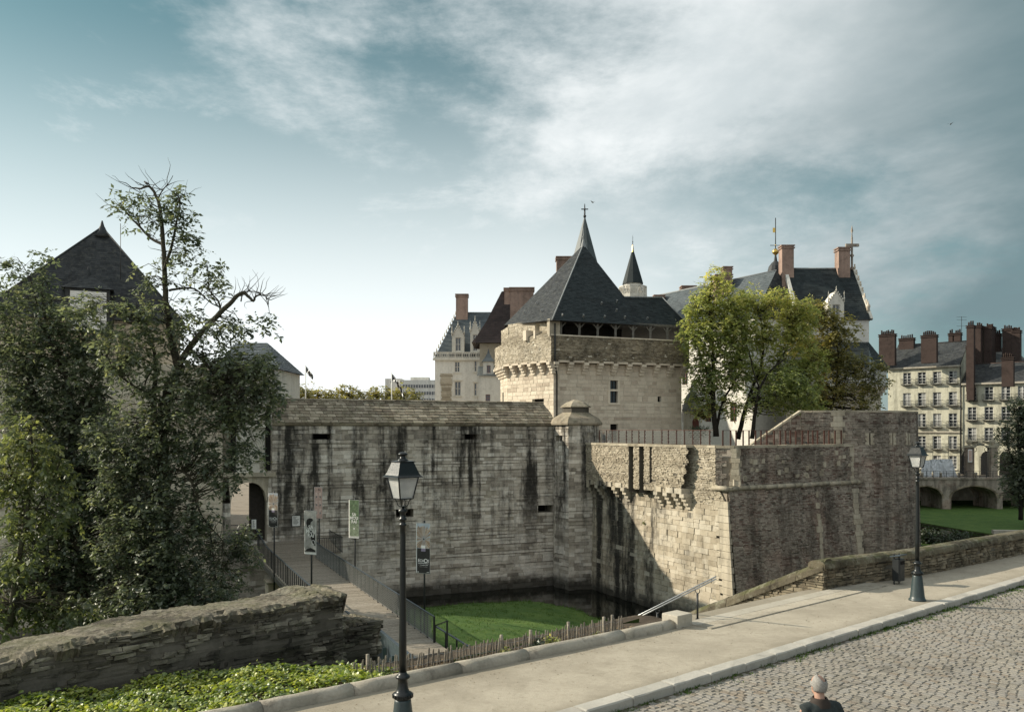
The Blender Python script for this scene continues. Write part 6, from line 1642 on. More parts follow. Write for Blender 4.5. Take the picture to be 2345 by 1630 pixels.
# left lodge
h4 = []
X0 = at(996, V0, 125).x
def fx(u): return (u - U0) / F * 125 - X0
for (u0, u1, v0, v1) in ((1041, 1053, 828, 852), (1086, 1092, 826, 851), (1041, 1055.5, 873, 906), (1085.5, 1092, 877, 906)): h4.append((fx(u0), fx(u1), zat(v1, 125), zat(v0, 125)))
L4 = gable_block('left_lodge', 'white lodge with balustrade, carved dormers and crocketed roof left of the keep', X0, X0 + 9.5, 125, 137, 2, zat(821, 125), zat(716, 131), 'x', ('plaster_white', 'slate_blue', 'slate_blue'), hip=(3.0, 0), holes_front=h4, seed=30, over=.1)
for h in h4:
    ps = planar(V(X0, 125, 0), V(1, 0, 0), V(0, -1, 0)); window(L4, ps, h, 2 if h[1] - h[0] > .6 else 1, 2, .2, .09, 'tufa')
    m = MB(); m.obox(ps((h[0] + h[1]) / 2, h[3] + .18, .05), V((h[1] - h[0]) / 2 + .2, 0, 0), V(0, .08, 0), V(0, 0, .12)); m.obox(ps((h[0] + h[1]) / 2, h[2] - .1, .05), V((h[1] - h[0]) / 2 + .2, 0, 0), V(0, .08, 0), V(0, 0, .08)); m.build('window_surround', 'tufa', L4)
chimney(L4, 1044, 1071, 673, 730, 130, 1.4); 
zt = zat(821, 125)
for i in range(7):
    x = X0 - .2 + i * 1.05; m = MB(); m.box(x, x + .12, 124.7, 124.9, zt, zt + .95); m.box(x + .12, x + 1.05, 124.72, 124.88, zt + .8, zt + .95); m.box(x + .12, x + 1.05, 124.72, 124.88, zt, zt + .12)
    for q in range(3): m.bar((x + .2 + q * .3, 124.8, zt + .1), (x + .42 + q * .3, 124.8, zt + .82), .08, .08); m.bar((x + .42 + q * .3, 124.8, zt + .1), (x + .2 + q * .3, 124.8, zt + .82), .08, .08)
    m.build('balustrade_panel', 'tufa', L4)
m = MB(); m.box(X0 - .3, X0 + 8, 124.65, 125.2, zt - .25, zt - .01); m.build('cornice', 'tufa', L4)
dormer(L4, 1035, 1063, 735, 806, 124.9); dormer(L4, 1077, 1099, 722, 806, 124.9)
a, b = V(X0 - .1, 125, zt + .2), V(X0 + 2.9, 131, zat(716, 131))
for k in range(12): p = a + (b - a) * (k + .5) / 12 + V(-.1, 0, .1); m = MB(); m.lathe(p, [(.07, -.2), (.16, 0), (.05, .2), (.13, .3), (.02, .42)], 5); m.build('crocket', 'tufa', L4)
m = MB(); spike(m, b, 2.6, .14); m.build('finial', 'tufa', L4); m = MB(); spike(m, V(X0 + 9.3, 131, zat(713, 131)), 1.8, .14); m.build('finial', 'tufa', L4)
m = MB(); ps = planar(V(X0, 125, 0), V(1, 0, 0), V(0, -1, 0)); rg = random.Random(2); z = 6.5
while z < zat(858, 125): w_ = rg.uniform(.6, .95); m.obox(ps(fx(1022), z + .12, .03), V(w_, 0, 0), V(0, .08, 0), V(0, 0, .11), rg.random()); z += .26
m.build('bare_stone_patch', 'rubble_light', L4)
# pavilion with dark flared roof
pv = thing('dark_roof_pavilion', at(1130, 917, 112), 'pavilion with steep flared dark roof and brick chimneys left of the keep', 'building')
xl, xr = at(1098, V0, 112).x, at(1185, V0, 112).x; ze = zat(785, 112)
m = MB(); m.box(xl, xr, 112.4, 120, 2, ze); m.build('wall', 'rubble_light', pv)
prof = [(0, -1.0), (.9, -.35), (3.0, .9), (7.2, 2.9)]
m = MB(); rings = []
for h, ins in prof: rings.append([V(xl + ins, 112.4 + ins * .8, ze + h), V(xr + .5, 112.4 + ins * .8, ze + h), V(xr + .5, 120 - ins * .8, ze + h), V(xl + ins, 120 - ins * .8, ze + h)])
for k in range(3):
    a, b = rings[k], rings[k + 1]; slate_face(m, a[0], a[1], b[1], b[0], .35, .5, 50 + k); slate_face(m, a[3], a[0], b[0], b[3], .35, .5, 60 + k); slate_face(m, a[2], a[3], b[3], b[2], .35, .5, 70 + k)
m.build('roof_slope', 'slate_red', pv)
chimney(pv, 1168, 1222, 658, 740, 104, 1.5); chimney(pv, 1155, 1170, 659, 700, 114, 1.0); chimney(pv, 1275, 1309, 587, 680, 108, 1.5)
lw = thing('white_annexe', at(1120, 917, 108), 'low white annexe with small dormer against the keep', 'building')
xa, xb = at(1096, V0, 108).x, at(1147, V0, 108).x; zt = zat(861, 108)
hl = [((1112 - 1096) / F * 108, (1122.5 - 1096) / F * 108, zat(920, 108), zat(903, 108))]
m = MB(); holed(m, planar(V(xa, 108, 0), V(1, 0, 0), V(0, -1, 0)), 0, xb - xa, 2, zt, hl); m.box(xa, xb, 108.3, 112.2, 2, zt); m.build('wall', 'plaster_white', lw)
window(lw, planar(V(xa, 108, 0), V(1, 0, 0), V(0, -1, 0)), hl[0], 2, 2, .2, .06, 'shutter_red')
m = MB(); slate_face(m, V(xa - .2, 107.7, zt), V(xb, 107.7, zt), V(xb, 112.3, zat(838, 112)), V(xa - .2, 112.3, zat(838, 112)), .3, .5, 9); m.build('roof_slope', 'slate_blue', lw)
m = MB(); ps = planar(V(at(1106, V0, 108).x, 108.5, 0), V(1, 0, 0), V(0, -1, 0)); dw = 24 / F * 108; h = (dw * .35, dw * .72, zat(853, 108), zat(836, 108)); holed(m, ps, 0, dw, zat(858, 108), zat(827, 108), [h])
zz = zat(827, 108); m.quad(ps(0, zat(858, 108), 0), ps(0, zz, 0), ps(0, zz, -2.5), ps(0, zat(858, 108), -2.5)); m.quad(ps(dw, zat(858, 108), 0), ps(dw, zat(858, 108), -2.5), ps(dw, zz, -2.5), ps(dw, zz, 0)); dm = m.build('dormer', 'plaster_white', lw)
window(dm, ps, h, 2, 2, .15, .05, 'shutter_red')
m = MB(); m.loft([[ps(dw / 2, zz, -.9) + V(x * dw * .62 * k, y * 1.2 * k, h_) for x, y in ((-1, -1), (1, -1), (1, 1), (-1, 1))] for k, h_ in ((1, 0), (.55, .5), (.2, 1.1), (.03, 1.7))]); m.build('dormer_roof', 'slate_blue', dm)
# ------------------------------------------------------------------ town houses on the right
def town_house(name, label, P, Q, zb, ze, ridge_z, setback, cols, rows, seed, arches=None, rust=None):
    th = thing(name, (P + Q) / 2 + V(0, 0, zb), label, 'building'); sd, nr, L = seg(P, Q); ps = planar(P, sd, nr); hl = []
    for c in cols:
        for (z0, z1, w_, bal) in rows: hl.append((c - w_ / 2, c + w_ / 2, z0, z1))
    hl = [h for h in hl if h[0] > .2 and h[1] < L - .2]
    ah = []
    m = MB(); holed(m, ps, 0, L, zb, ze, hl + ah, .3); A2, B2 = P - nr * setback * 2, Q - nr * setback * 2
    m.quad(P + V(0, 0, zb), P + V(0, 0, ze), A2 + V(0, 0, ze), A2 + V(0, 0, zb)); m.quad(Q + V(0, 0, zb), B2 + V(0, 0, zb), B2 + V(0, 0, ze), Q + V(0, 0, ze)); m.quad(A2 + V(0, 0, zb), A2 + V(0, 0, ze), B2 + V(0, 0, ze), B2 + V(0, 0, zb))
    m.add([P + V(0, 0, ze), A2 + V(0, 0, ze), P - nr * setback + V(0, 0, ridge_z)], [(0, 1, 2)]); m.add([Q + V(0, 0, ze), Q - nr * setback + V(0, 0, ridge_z), B2 + V(0, 0, ze)], [(0, 1, 2)])
    m.build('wall', 'plaster_cream', th)
    for h in hl:
        window(th, ps, h, 2, 4, .22, .08); 
        m = MB(); m.obox(ps((h[0] + h[1]) / 2, h[2] - .1, .1), sd * ((h[1] - h[0]) / 2 + .15), nr * .14, V(0, 0, .06), .8); m.build('sill', 'limestone', th)
    for c in cols:
        for (z0, z1, w_, bal) in rows:
            if not bal or c - w_ / 2 < .2 or c + w_ / 2 > L - .2: continue
            m = MB(); hw = w_ / 2 + .22
            m.obox(ps(c, z0 - .12, .3), sd * hw, nr * .3, V(0, 0, .05)); 
            for z in (z0 + .05, z0 + .95): m.bar(ps(c - hw, z, .58), ps(c + hw, z, .58), .05, .05); m.bar(ps(c - hw, z, 0), ps(c - hw, z, .58), .05, .05); m.bar(ps(c + hw, z, 0), ps(c + hw, z, .58), .05, .05)
            for i in range(11): q = c - hw + 2 * hw * i / 10; m.bar(ps(q, z0, .58), ps(q, z0 + .95, .58), .035, .035)
            m.build('balcony', 'iron', th)
    m = MB(); m.obox(ps(L / 2, ze - .1, .2), sd * (L / 2), nr * .25, V(0, 0, .14), .6); m.build('cornice', 'limestone', th)
    m = MB(); slate_face(m, P + nr * .35 + V(0, 0, ze), Q + nr * .35 + V(0, 0, ze), Q - nr * setback + V(0, 0, ridge_z), P - nr * setback + V(0, 0, ridge_z), .4, .6, seed); slate_face(m, B2 + V(0, 0, ze), A2 + V(0, 0, ze), P - nr * setback + V(0, 0, ridge_z), Q - nr * setback + V(0, 0, ridge_z), .4, .6, seed + 1); m.build('roof_slope', 'slate', th)
    m = MB(); m.tube([P - nr * setback + V(0, 0, ridge_z), Q - nr * setback + V(0, 0, ridge_z)], .12, 6); m.build('ridge', 'chimney_red', th)
    return th, ps, L, sd, nr
HD = V(.743, -.669, 0).normalized()
P1 = V(68.3, 155, 0); cu1 = lambda u: hit(u, P1, HD)[1]
rw = lambda v0, v1: (zat(v1, 151), zat(v0, 151))
h1, ps1, LL1, sd1_, nr1_ = town_house('town_house', 'cream five-bay town house with slate roof, leftmost beyond the moat', P1, P1 + HD * (cu1(2199) + .0), -3.3, 15.6, 20.2, 5.5, [cu1(u) for u in (2044.7, 2077, 2111, 2146, 2182)],
    [(*rw(852, 879), 1.35, True), (*rw(899, 929), 1.35, True), (*rw(947, 977), 1.35, True), (*rw(998, 1027), 1.35, True), (*rw(1042, 1072), 1.3, False)], 80)
m = MB(); z = zat(989, 151); m.obox(ps1(LL1 / 2, z, .12), sd1_ * LL1 / 2, nr1_ * .15, V(0, 0, .12)); m.build('string_course', 'limestone', h1)
for k in range(9):
    m = MB(); zz = -2.6 + k * .72
    for a, b in zip([0] + [cu1(u) + .75 for u in (2044.7, 2077, 2111, 2146, 2182)], [cu1(u) - .75 for u in (2044.7, 2077, 2111, 2146, 2182)] + [LL1]):
        if b - a > .1: m.obox(ps1((a + b) / 2, zz, .02), sd1_ * (b - a) / 2, nr1_ * .035, V(0, 0, .33), rnd(0, 1))
    m.build('rusticated_band', 'plaster_cream', h1)
for (u0, u1, v0, v1, Y, pots) in ((2013, 2048, 765, 822, 154, 8), (2110, 2143, 767, 815, 148, 7), (2059, 2091, 774, 790, 157, 6), (2172, 2181, 763, 780, 156, 2), (2185, 2199, 762, 780, 155, 3), (2214, 2229, 745, 900, 145, 3)):
    chimney(h1, u0, u1, v0, v1, Y, 1.0, 'chimney_red', HD, pots)
m = MB(); m.tube([ps1(LL1 + .1, -3.2, .25), ps1(LL1 + .1, 15.3, .25)], .09, 6); m.build('downpipe', 'iron', h1)
m = MB(); ap = at(2202, 762, 152); m.bar(ap, ap + V(0, 0, 2.9), .06, .06)
for q in (2.8, 2.3, 1.2): m.bar(ap + V(-.9, 0, q), ap + V(.9, 0, q), .04, .04)
m.build('aerial', 'iron', h1)
P2 = P1 + HD * cu1(2202.5); cu2 = lambda u: hit(u, P2, HD)[1]; rw2 = lambda v0, v1: (zat(v1, 143), zat(v0, 143))
h2, ps2, LL2, _, _ = town_house('town_house', 'lower cream town house with big red chimney stacks at the right edge', P2, P2 + HD * cu2(2450), -3.3, 12.4, 16.0, 5.0, [cu2(u) for u in (2226, 2264.5, 2303.5, 2341, 2380, 2420)],
    [(*rw2(885, 915), 1.35, True), (*rw2(931, 961), 1.35, True), (*rw2(979, 1010), 1.35, True)], 90)
for u in (2216, 2261, 2304, 2345):        # ground-floor arches
    s_ = cu2(u); m = MB(); w_ = .95; zc = zat(1046, 143); pts = [ps2(s_ - w_, -3.2, .02), ps2(s_ + w_, -3.2, .02)] + [ps2(s_ + w_ * math.cos(t_), zc + w_ * math.sin(t_), .02) for t_ in np.linspace(0, math.pi, 9)]
    m.add(pts, [tuple(range(len(pts)))]); m.build('arched_shopfront', 'black_void', h2)
for (u0, u1, v0, v1, Y, pots, d_) in ((2231, 2245, 745, 860, 150, 3, 3.0), (2254, 2270, 747, 860, 150, 4, 3.0), (2272, 2290, 764, 790, 152, 4, 1), (2295, 2319, 818, 868, 138, 5, 1), (2296, 2316, 752, 840, 150, 4, 1.5), (2318, 2334, 756, 850, 149, 4, 1.5), (2213, 2228, 792, 880, 145.5, 1, 1)):
    chimney(h2, u0, u1, v0, v1, Y, d_, 'chimney_red', HD, pots)
m = MB(); pA_, pB_ = at(2230, 860, 150.6), at(2271, 860, 150.6); m.obox((pA_ + pB_) / 2 + V(0, 1.0, 3.6), V((pB_ - pA_).x / 2, 0, 0), V(0, .8, 0), V(0, 0, 4.6)); m.build('party_wall', 'dark_mortar', h2)
bk = gable_block('rear_house', 'slate-roofed house with plain gable standing behind the red chimney stacks', 83, 92, 152, 162, -3.3, 16.0, 19.5, 'x', ('plaster_cream', 'slate', 'slate'), seed=95)

# ------------------------------------------------------------------ arched bridge to the town
ab = thing('arched_bridge', V(72, 137, -9), 'old stone bridge of low arches crossing the moat on the right', 'bridge')
AY = 135.0; bx = lambda u: (u - U0) / F * AY
dzk = zat(1097, AY); base = -9.0
arches = [(bx(2080), bx(2158)), (bx(2178.5), bx(2283)), (bx(2296), bx(2375))]
crown = zat(1113.5, AY); sprg = zat(1140, AY)
def az_(x):
    for a, b in arches:
        if a < x < b: q = (x - (a + b) / 2) / ((b - a) / 2); return sprg + (crown - sprg) * math.sqrt(max(0, 1 - q * q))
    return base
xs_ = sorted(set(list(np.arange(bx(2040), bx(2420), .45)) + [q for a in arches for q in a])); D_ = 7.0
m = MB()
for a, b in zip(xs_, xs_[1:]):
    mid = (a + b) / 2; op = any(p < mid < q for p, q in arches)
    za = az_(a + 1e-4) if op else base; zb_ = az_(b - 1e-4) if op else base
    m.quad(V(a, AY, za), V(b, AY, zb_), V(b, AY, dzk), V(a, AY, dzk), rnd(.3, .7)); m.quad(V(b, AY + D_, zb_), V(a, AY + D_, za), V(a, AY + D_, dzk), V(b, AY + D_, dzk))
    if op: m.quad(V(a, AY, za), V(a, AY + D_, za), V(b, AY + D_, zb_), V(b, AY, zb_), rnd(.3, .7))
for p, q in arches:
    for x in (p, q): m.quad(V(x, AY, base), V(x, AY + D_, base), V(x, AY + D_, sprg), V(x, AY, sprg))
m.build('masonry', 'rubble_dark', ab)
m = MB(); m.box(bx(2040), bx(2420), AY - .2, AY + D_ + .2, dzk, dzk + .25); m.build('deck', 'rubble_dark', ab)
for (p, q) in arches:
    n_ = 18
    for i in range(n_):
        t0, t1 = math.pi * i / n_, math.pi * (i + 1) / n_; c_ = (p + q) / 2; w_ = (q - p) / 2; h_ = crown - sprg
        pts = [V(c_ - w_ * math.cos(t_) * k, AY - .05, sprg + h_ * math.sin(t_) * k + (k - 1) * .0) for t_, k in ((t0, 1), (t1, 1), (t1, 1.1), (t0, 1.1))]
        m = MB(); m.add(pts + [v_ + V(0, .3, 0) for v_ in pts], [(0, 1, 2, 3), (3, 2, 6, 7), (0, 3, 7, 4)], rnd(.2, 1)); m.build('voussoir', 'parapet_stone', ab)
m = MB(); m.quad(V(50, AY + D_, dzk + .2), V(140, AY + D_, dzk + .2), V(140, 230, dzk + .2), V(50, 230, dzk + .2)); m.build('quay_street', 'path_dirt', kind='structure')
m = MB(); stonework(ab, planar(V(62, 152, 0), V(1, 0, 0), V(0, -1, 0)), lambda z: (0, 40), -9.4, dzk + .1, (.4, .6), (.7, 1.4), 'rubble_light', 'mortar', [], 0, .04, .03, seed=300, rest='quay_wall')
rl_ = thing('bridge_balustrade', V(70, AY + .1, dzk), 'thin iron railing along the arched bridge on the right', 'railing')
for i in range(16):
    x = bx(2062) + i * 1.05; m = MB(); m.bar(V(x, AY + .1, dzk + .2), V(x, AY + .1, dzk + 1.3), .06, .06); m.build('post', 'iron', rl_)
for z in (.5, .9, 1.3): m = MB(); m.bar(V(bx(2062), AY + .1, dzk + z), V(bx(2285), AY + .1, dzk + z), .04, .04); m.build('rail', 'iron', rl_)
def gate_pillar(u, w_, v0, label, ball):
    x = bx(u); z1 = zat(v0, AY); th = thing('gate_pillar', V(x, AY + 2, dzk), label, 'gate pillar'); Y = AY + 1.2
    m = MB(); m.box(x - w_, x + w_, Y, Y + 2 * w_, dzk + .2, z1 - .6, .3); m.build('shaft', 'rubble_dark', th)
    m = MB(); m.box(x - w_ - .15, x + w_ + .15, Y - .15, Y + 2 * w_ + .15, z1 - .62, z1 - .3, .6); m.lathe(V(x, Y + w_, z1 - .3), [(.3, 0), (.2, .15), (.4, .4), (.45, .65), (.35, .9), (.05, 1.05)], 10); m.build('ball_finial', 'coping', th); return th
gate_pillar(2233, .55, 1016, 'dark stone gate pillar with ball finial and poster on the arched bridge', True)
gate_pillar(2287, .55, 1016, 'stone gate pillar with ball finial beside the tree on the arched bridge', True)
def iron_gate(u0, u1, label, s=0):
    x0, x1 = bx(u0), bx(u1); th = thing('iron_gate', V((x0 + x1) / 2, AY + 2, dzk), label, 'gate'); n_ = int((x1 - x0) / .16)
    for i in range(n_ + 1):
        x = x0 + (x1 - x0) * i / n_; q = i / n_; h = 3.6 + .9 * (q if s > 0 else 1 - q) ** 2; m = MB(); m.bar(V(x, AY + 1.8, dzk + .25), V(x, AY + 1.8, dzk + h), .045, .045); m.build('bar', 'iron', th)
    for z in (.5, 1.6, 3.5): m = MB(); m.bar(V(x0, AY + 1.8, dzk + z), V(x1, AY + 1.8, dzk + z), .06, .06); m.build('rail', 'iron', th)
iron_gate(2212, 2225, 'narrow iron gate leaf left of the postered pillar'); iron_gate(2258, 2279, 'open iron gate leaf right of the postered pillar', 1)
ar = thing('gate_overthrow', V(bx(2258), AY + 1.8, dzk + 4.4), 'curved wrought iron overthrow between the gate pillars', 'ironwork')
m = MB(); m.tube([V(bx(2240) + (bx(2280) - bx(2240)) * i / 12, AY + 1.8, dzk + 4.6 + .9 * math.sin(math.pi * i / 12)) for i in range(13)], .07, 6); m.build('arch_bar', 'iron', ar)
m = MB()
for sg, u in ((1, 2241), (-1, 2279), (-1, 2226)):
    c = V(bx(u), AY + 1.8, dzk + 4.2); m.tube([c + V(sg * (.25 + .5 * q) * math.cos(q * 7), 0, .5 * q * math.sin(q * 7) + .4) for q in np.linspace(0, 1, 16)], .05, 5)
m.build('scroll', 'iron', ar)
ps_ = thing('gate_poster', V(bx(2226.5), AY + .9, zat(1058, AY)), 'pinkish poster hanging on the dark gate pillar', 'poster')
m = MB(); x0, x1 = bx(2222), bx(2231); m.box(x0, x1, AY + .6, AY + .68, zat(1058, AY), zat(1029, AY)); m.build('sheet', 'banner_white', ps_); m = MB(); m.box(x0 + .06, x1 - .06, AY + .57, AY + .596, zat(1056, AY), zat(1031, AY), .4); m.build('print', 'banner_pink', ps_)
# tarpaulins
tp_ = thing('tarpaulin', V(bx(2165), AY + 4, dzk), 'crumpled pale tarpaulins draped over a stand on the arched bridge', 'tarpaulin'); rg = random.Random(8)
for k, (u0, u1, v0) in enumerate(((2133, 2158, 1055), (2154, 2184, 1053), (2176, 2202, 1052))):
    x0, x1 = bx(u0), bx(u1); zt = zat(v0, AY); m = MB(); g = []
    for j in range(9):
        q = j / 8; row = []
        for i in range(9):
            x = x0 + (x1 - x0) * i / 8; z = zt - (zt - dzk - .25) * q; sag = .25 * math.sin(i * 1.9 + k) * q
            row.append(V(x + rg.uniform(-.08, .08) + (0 if k == 1 else (-.5 * q if k == 0 else .25 * q)), AY + 3.2 - .9 * q + sag + rg.uniform(-.1, .1) - k * .1, z + rg.uniform(-.05, .05)))
        g.append(row)
    for j in range(8):
        for i in range(8): m.add([g[j + 1][i], g[j + 1][i + 1], g[j][i + 1], g[j][i]], [(0, 1, 2, 3)], rnd(.2, .8))
    m.quad(g[0][0], g[0][8], g[0][8] + V(0, 2, -.5), g[0][0] + V(0, 2, -.5)); m.build('sheet', 'tarp', tp_)
for i, u in enumerate((2118, 2161, 2203, 2242)):
    b_ = thing('bollard', V(bx(u), AY + .9, dzk + .25), ['stone bollard at the left end of the bridge railing', 'stone bollard in front of the tarpaulins', 'stone bollard beside the standing person on the bridge', 'stone bollard in front of the postered pillar'][i], 'bollard', 'bollards on the arched bridge')
    m = MB(); m.lathe(V(bx(u), AY + .9, dzk + .25), [(.2, 0), (.2, .55), (.24, .6), (.24, .7), (.12, .82)], 8, .8); m.build('post', 'limestone', b_)
# brambles on the bank at the right
leafy('bramble_thicket', onz(2125, 1240, -8.2), 2.4, 1700, 'leaf_bramble', 'dark bramble thicket at the water edge beside the round tower', 'bush', 61, .28, .6)
leafy('bramble_thicket', onz(2185, 1246, -8.2), 2.6, 1700, 'leaf_bramble', 'dark bramble thicket on the bank right of the further lamp', 'bush', 62, .28, .55)
leafy('bramble_thicket', onz(2080, 1255, -8.2), 1.8, 1100, 'leaf_bramble', 'bramble clump at the foot of the round tower behind the bin', 'bush', 63, .25, .7)
m = MB(); m.prism([onz(u, v, -8.6) for u, v in ((2085, 1295), (2240, 1270), (2225, 1238), (2140, 1228), (2075, 1240))], -9.4, -8.35); m.build('moat_bank', 'lawn', kind='structure')

# ------------------------------------------------------------------ buildings behind the tree on the left
GB = thing('hipped_hall', V(-36, 76, -4), 'large building with tall hipped slate roof behind the tree', 'building')
gL, gR = at(-60, 731, 73), at(424, 731, 80); ga = at(234, 520, 81); gz = (gL.z + gR.z) / 2; gL.z = gz; gR.z = gz
sdg, nrg, Lg = seg(V(gL.x, gL.y, 0), V(gR.x, gR.y, 0)); bkL, bkR = gL - nrg * 13 + sdg * 3, gR - nrg * 10 - sdg * 8
us = lambda u: hit(u, gL, sdg)[1]
psg = planar(V(gL.x, gL.y, 0) - nrg * .4, sdg, nrg)
hg = [(us(172), us(238), zat(830, 77), zat(789, 77)), (us(300), us(326), zat(860, 76), zat(800, 76))]
m = MB(); holed(m, psg, .4, Lg - .4, -5, gz, hg); Q = V(*psg(Lg - .4, 0, 0)); Pp = V(*psg(.4, 0, 0))
m.quad(Q + V(0, 0, -5), Q - nrg * 9 - sdg * 7 + V(0, 0, -5), Q - nrg * 9 - sdg * 7 + V(0, 0, gz), Q + V(0, 0, gz)); m.quad(Pp + V(0, 0, -5), Pp + V(0, 0, gz), Pp - nrg * 15 + V(0, 0, gz), Pp - nrg * 15 + V(0, 0, -5)); m.build('wall', 'quoin', GB)
for h in hg: window(GB, psg, h, 3, 3, .25, .1)
m = MB(); slate_face(m, gL, gR, ga, ga, .3, .42, 5); m.build('roof_slope', 'slate', GB)
m = MB(); slate_face(m, gR, bkR, ga, ga, .3, .42, 6); m.build('roof_slope', 'slate', GB); m = MB(); slate_face(m, bkL, gL, ga, ga, .3, .42, 7); slate_face(m, bkR, bkL, ga, ga, .4, .5, 7); m.build('roof_slope', 'slate', GB)
m = MB(); m.lathe(ga - V(0, 0, 1.0), [(.9, 0), (.45, .6), (.2, 1.1), (.06, 1.6)], 8); m.build('roof_finial', 'slate', GB)
for a, b in ((gL, ga), (gR, ga)): m = MB(); m.tube([a, b], .09, 6); m.build('hip_cap', 'slate', GB)
m = MB(); m.tube([at(276, 640, 78), at(276, 512, 78)], .03, 5); m.build('lightning_rod', 'iron', GB)
d0, d1 = us(150), us(252); dY = 76.5; zb_, zt_ = zat(760, dY), zat(662, dY); psd = planar(V(gL.x, gL.y, 0) + nrg * .3, sdg, nrg)
m = MB(); c = psd((d0 + d1) / 2, (zb_ + zt_) / 2, -1.5); m.obox(c, sdg * (d1 - d0) / 2, nrg * 1.5, V(0, 0, (zt_ - zb_) / 2)); dg = m.build('dormer', 'slate', GB)
m = MB(); m.obox(psd((us(161) + us(244)) / 2, (zat(757, dY) + zat(668, dY)) / 2, .03), sdg * (us(244) - us(161)) / 2, nrg * .05, V(0, 0, (zat(668, dY) - zat(757, dY)) / 2)); m.build('white_shutter', 'white_paint', dg)
ap_ = psd((d0 + d1) / 2, zat(622, dY), -1.5); e_ = [psd(d0 - .3, zt_, .3), psd(d1 + .3, zt_, .3), psd(d1 + .3, zt_, -4), psd(d0 - .3, zt_, -4)]
m = MB()
for k in range(4): slate_face(m, e_[k], e_[(k + 1) % 4], ap_, ap_, .3, .4, k)
m.lathe(ap_ - V(0, 0, .5), [(.5, 0), (.2, .5), (.04, 1.2)], 6); m.build('dormer_roof', 'slate', dg)
SB = thing('gate_annexe', at(560, 900, 68), 'small white building with blue-grey slate roof behind the gatehouse', 'building')
xa, xb = at(497, V0, 67).x, at(636, V0, 67).x; zt = zat(846, 67)
m = MB(); m.box(xa, xb, 67, 74, 3, zt); m.build('wall', 'plaster_white', SB)
m = MB(); a, b = V(xa + .2, 71, zat(785, 71)), V(at(612, V0, 71).x, 71, zat(785, 71)); e = [V(xa - .2, 66.6, zt), V(xb + .3, 66.6, zt), V(xb + .3, 74.5, zt), V(xa - .2, 74.5, zt)]
slate_face(m, e[0], e[1], b, a, .3, .42, 1); slate_face(m, e[1], e[2], b, b, .3, .42, 2); slate_face(m, e[3], e[0], a, a, .3, .42, 3); slate_face(m, e[2], e[3], a, b, .4, .5, 4); m.build('roof_slope', 'slate_blue', SB)

# ------------------------------------------------------------------ far things over the wall
MO = thing('office_block', V(-40, 320, -5), 'distant pale modern office block above the curtain wall', 'building')
x0, xm, x1 = at(880, V0, 320).x, at(918, V0, 320).x, at(1010, V0, 320).x; zt = zat(870, 318)
m = MB(); m.box(x0, xm, 322, 340, -5, zat(866, 320), .8); m.box(xm, x1, 318, 340, -5, zt, .8); m.box(xm + 3, xm + 10, 325, 330, zt, zt + 1.5, .5); m.build('wall', 'plaster_white', MO)
for r in range(4):
    for c in range(15):
        x = xm + 1.0 + c * .98; z = zt - 2.0 - r * 2.6; m = MB(); m.box(x, x + .7, 317.9, 317.97, z - .9, z + .3); m.build('window', 'window_glass', MO)
m = MB(); m.lathe(V(at(895, V0, 318).x, 318, zt - 1), [(.3, 0), (.2, 1)], 6); m.build('vent', 'lead', MO)
def flag(u, v0, v1, Y, du, label, tilt):
    th = thing('flag', at(u, v1 + 40, Y), label, 'flag'); p, q = at(u, v1 + 40, Y), at(u, v0, Y); m = MB(); m.tube([p, q], .07, 6); m.build('pole', 'white_paint', th)
    m = MB(); n_ = 8; g = []
    for i in range(n_ + 1):
        row = []
        for j in range(4): row.append(at(u + du * i / n_, v0 + 3 + j * 4.5 + tilt * (i / n_) ** 1.4, Y) + V(0, .3 * math.sin(i * 1.1 + j * .4), 0))
        g.append(row)
    for i in range(n_):
        for j in range(3): m.add([g[i][j], g[i + 1][j], g[i + 1][j + 1], g[i][j + 1]], [(0, 1, 2, 3)], 0.5, (i + j) % 2 if j != 1 else 0)
    m.build('cloth', ['banner_black', 'banner_white'], th)
flag(700, 836, 912, 110, 17, 'black and white flag on a pole above the left of the curtain wall', 22)
flag(897, 853, 912, 110, 26, 'small drooping flag on a pole in front of the distant office block', 40)
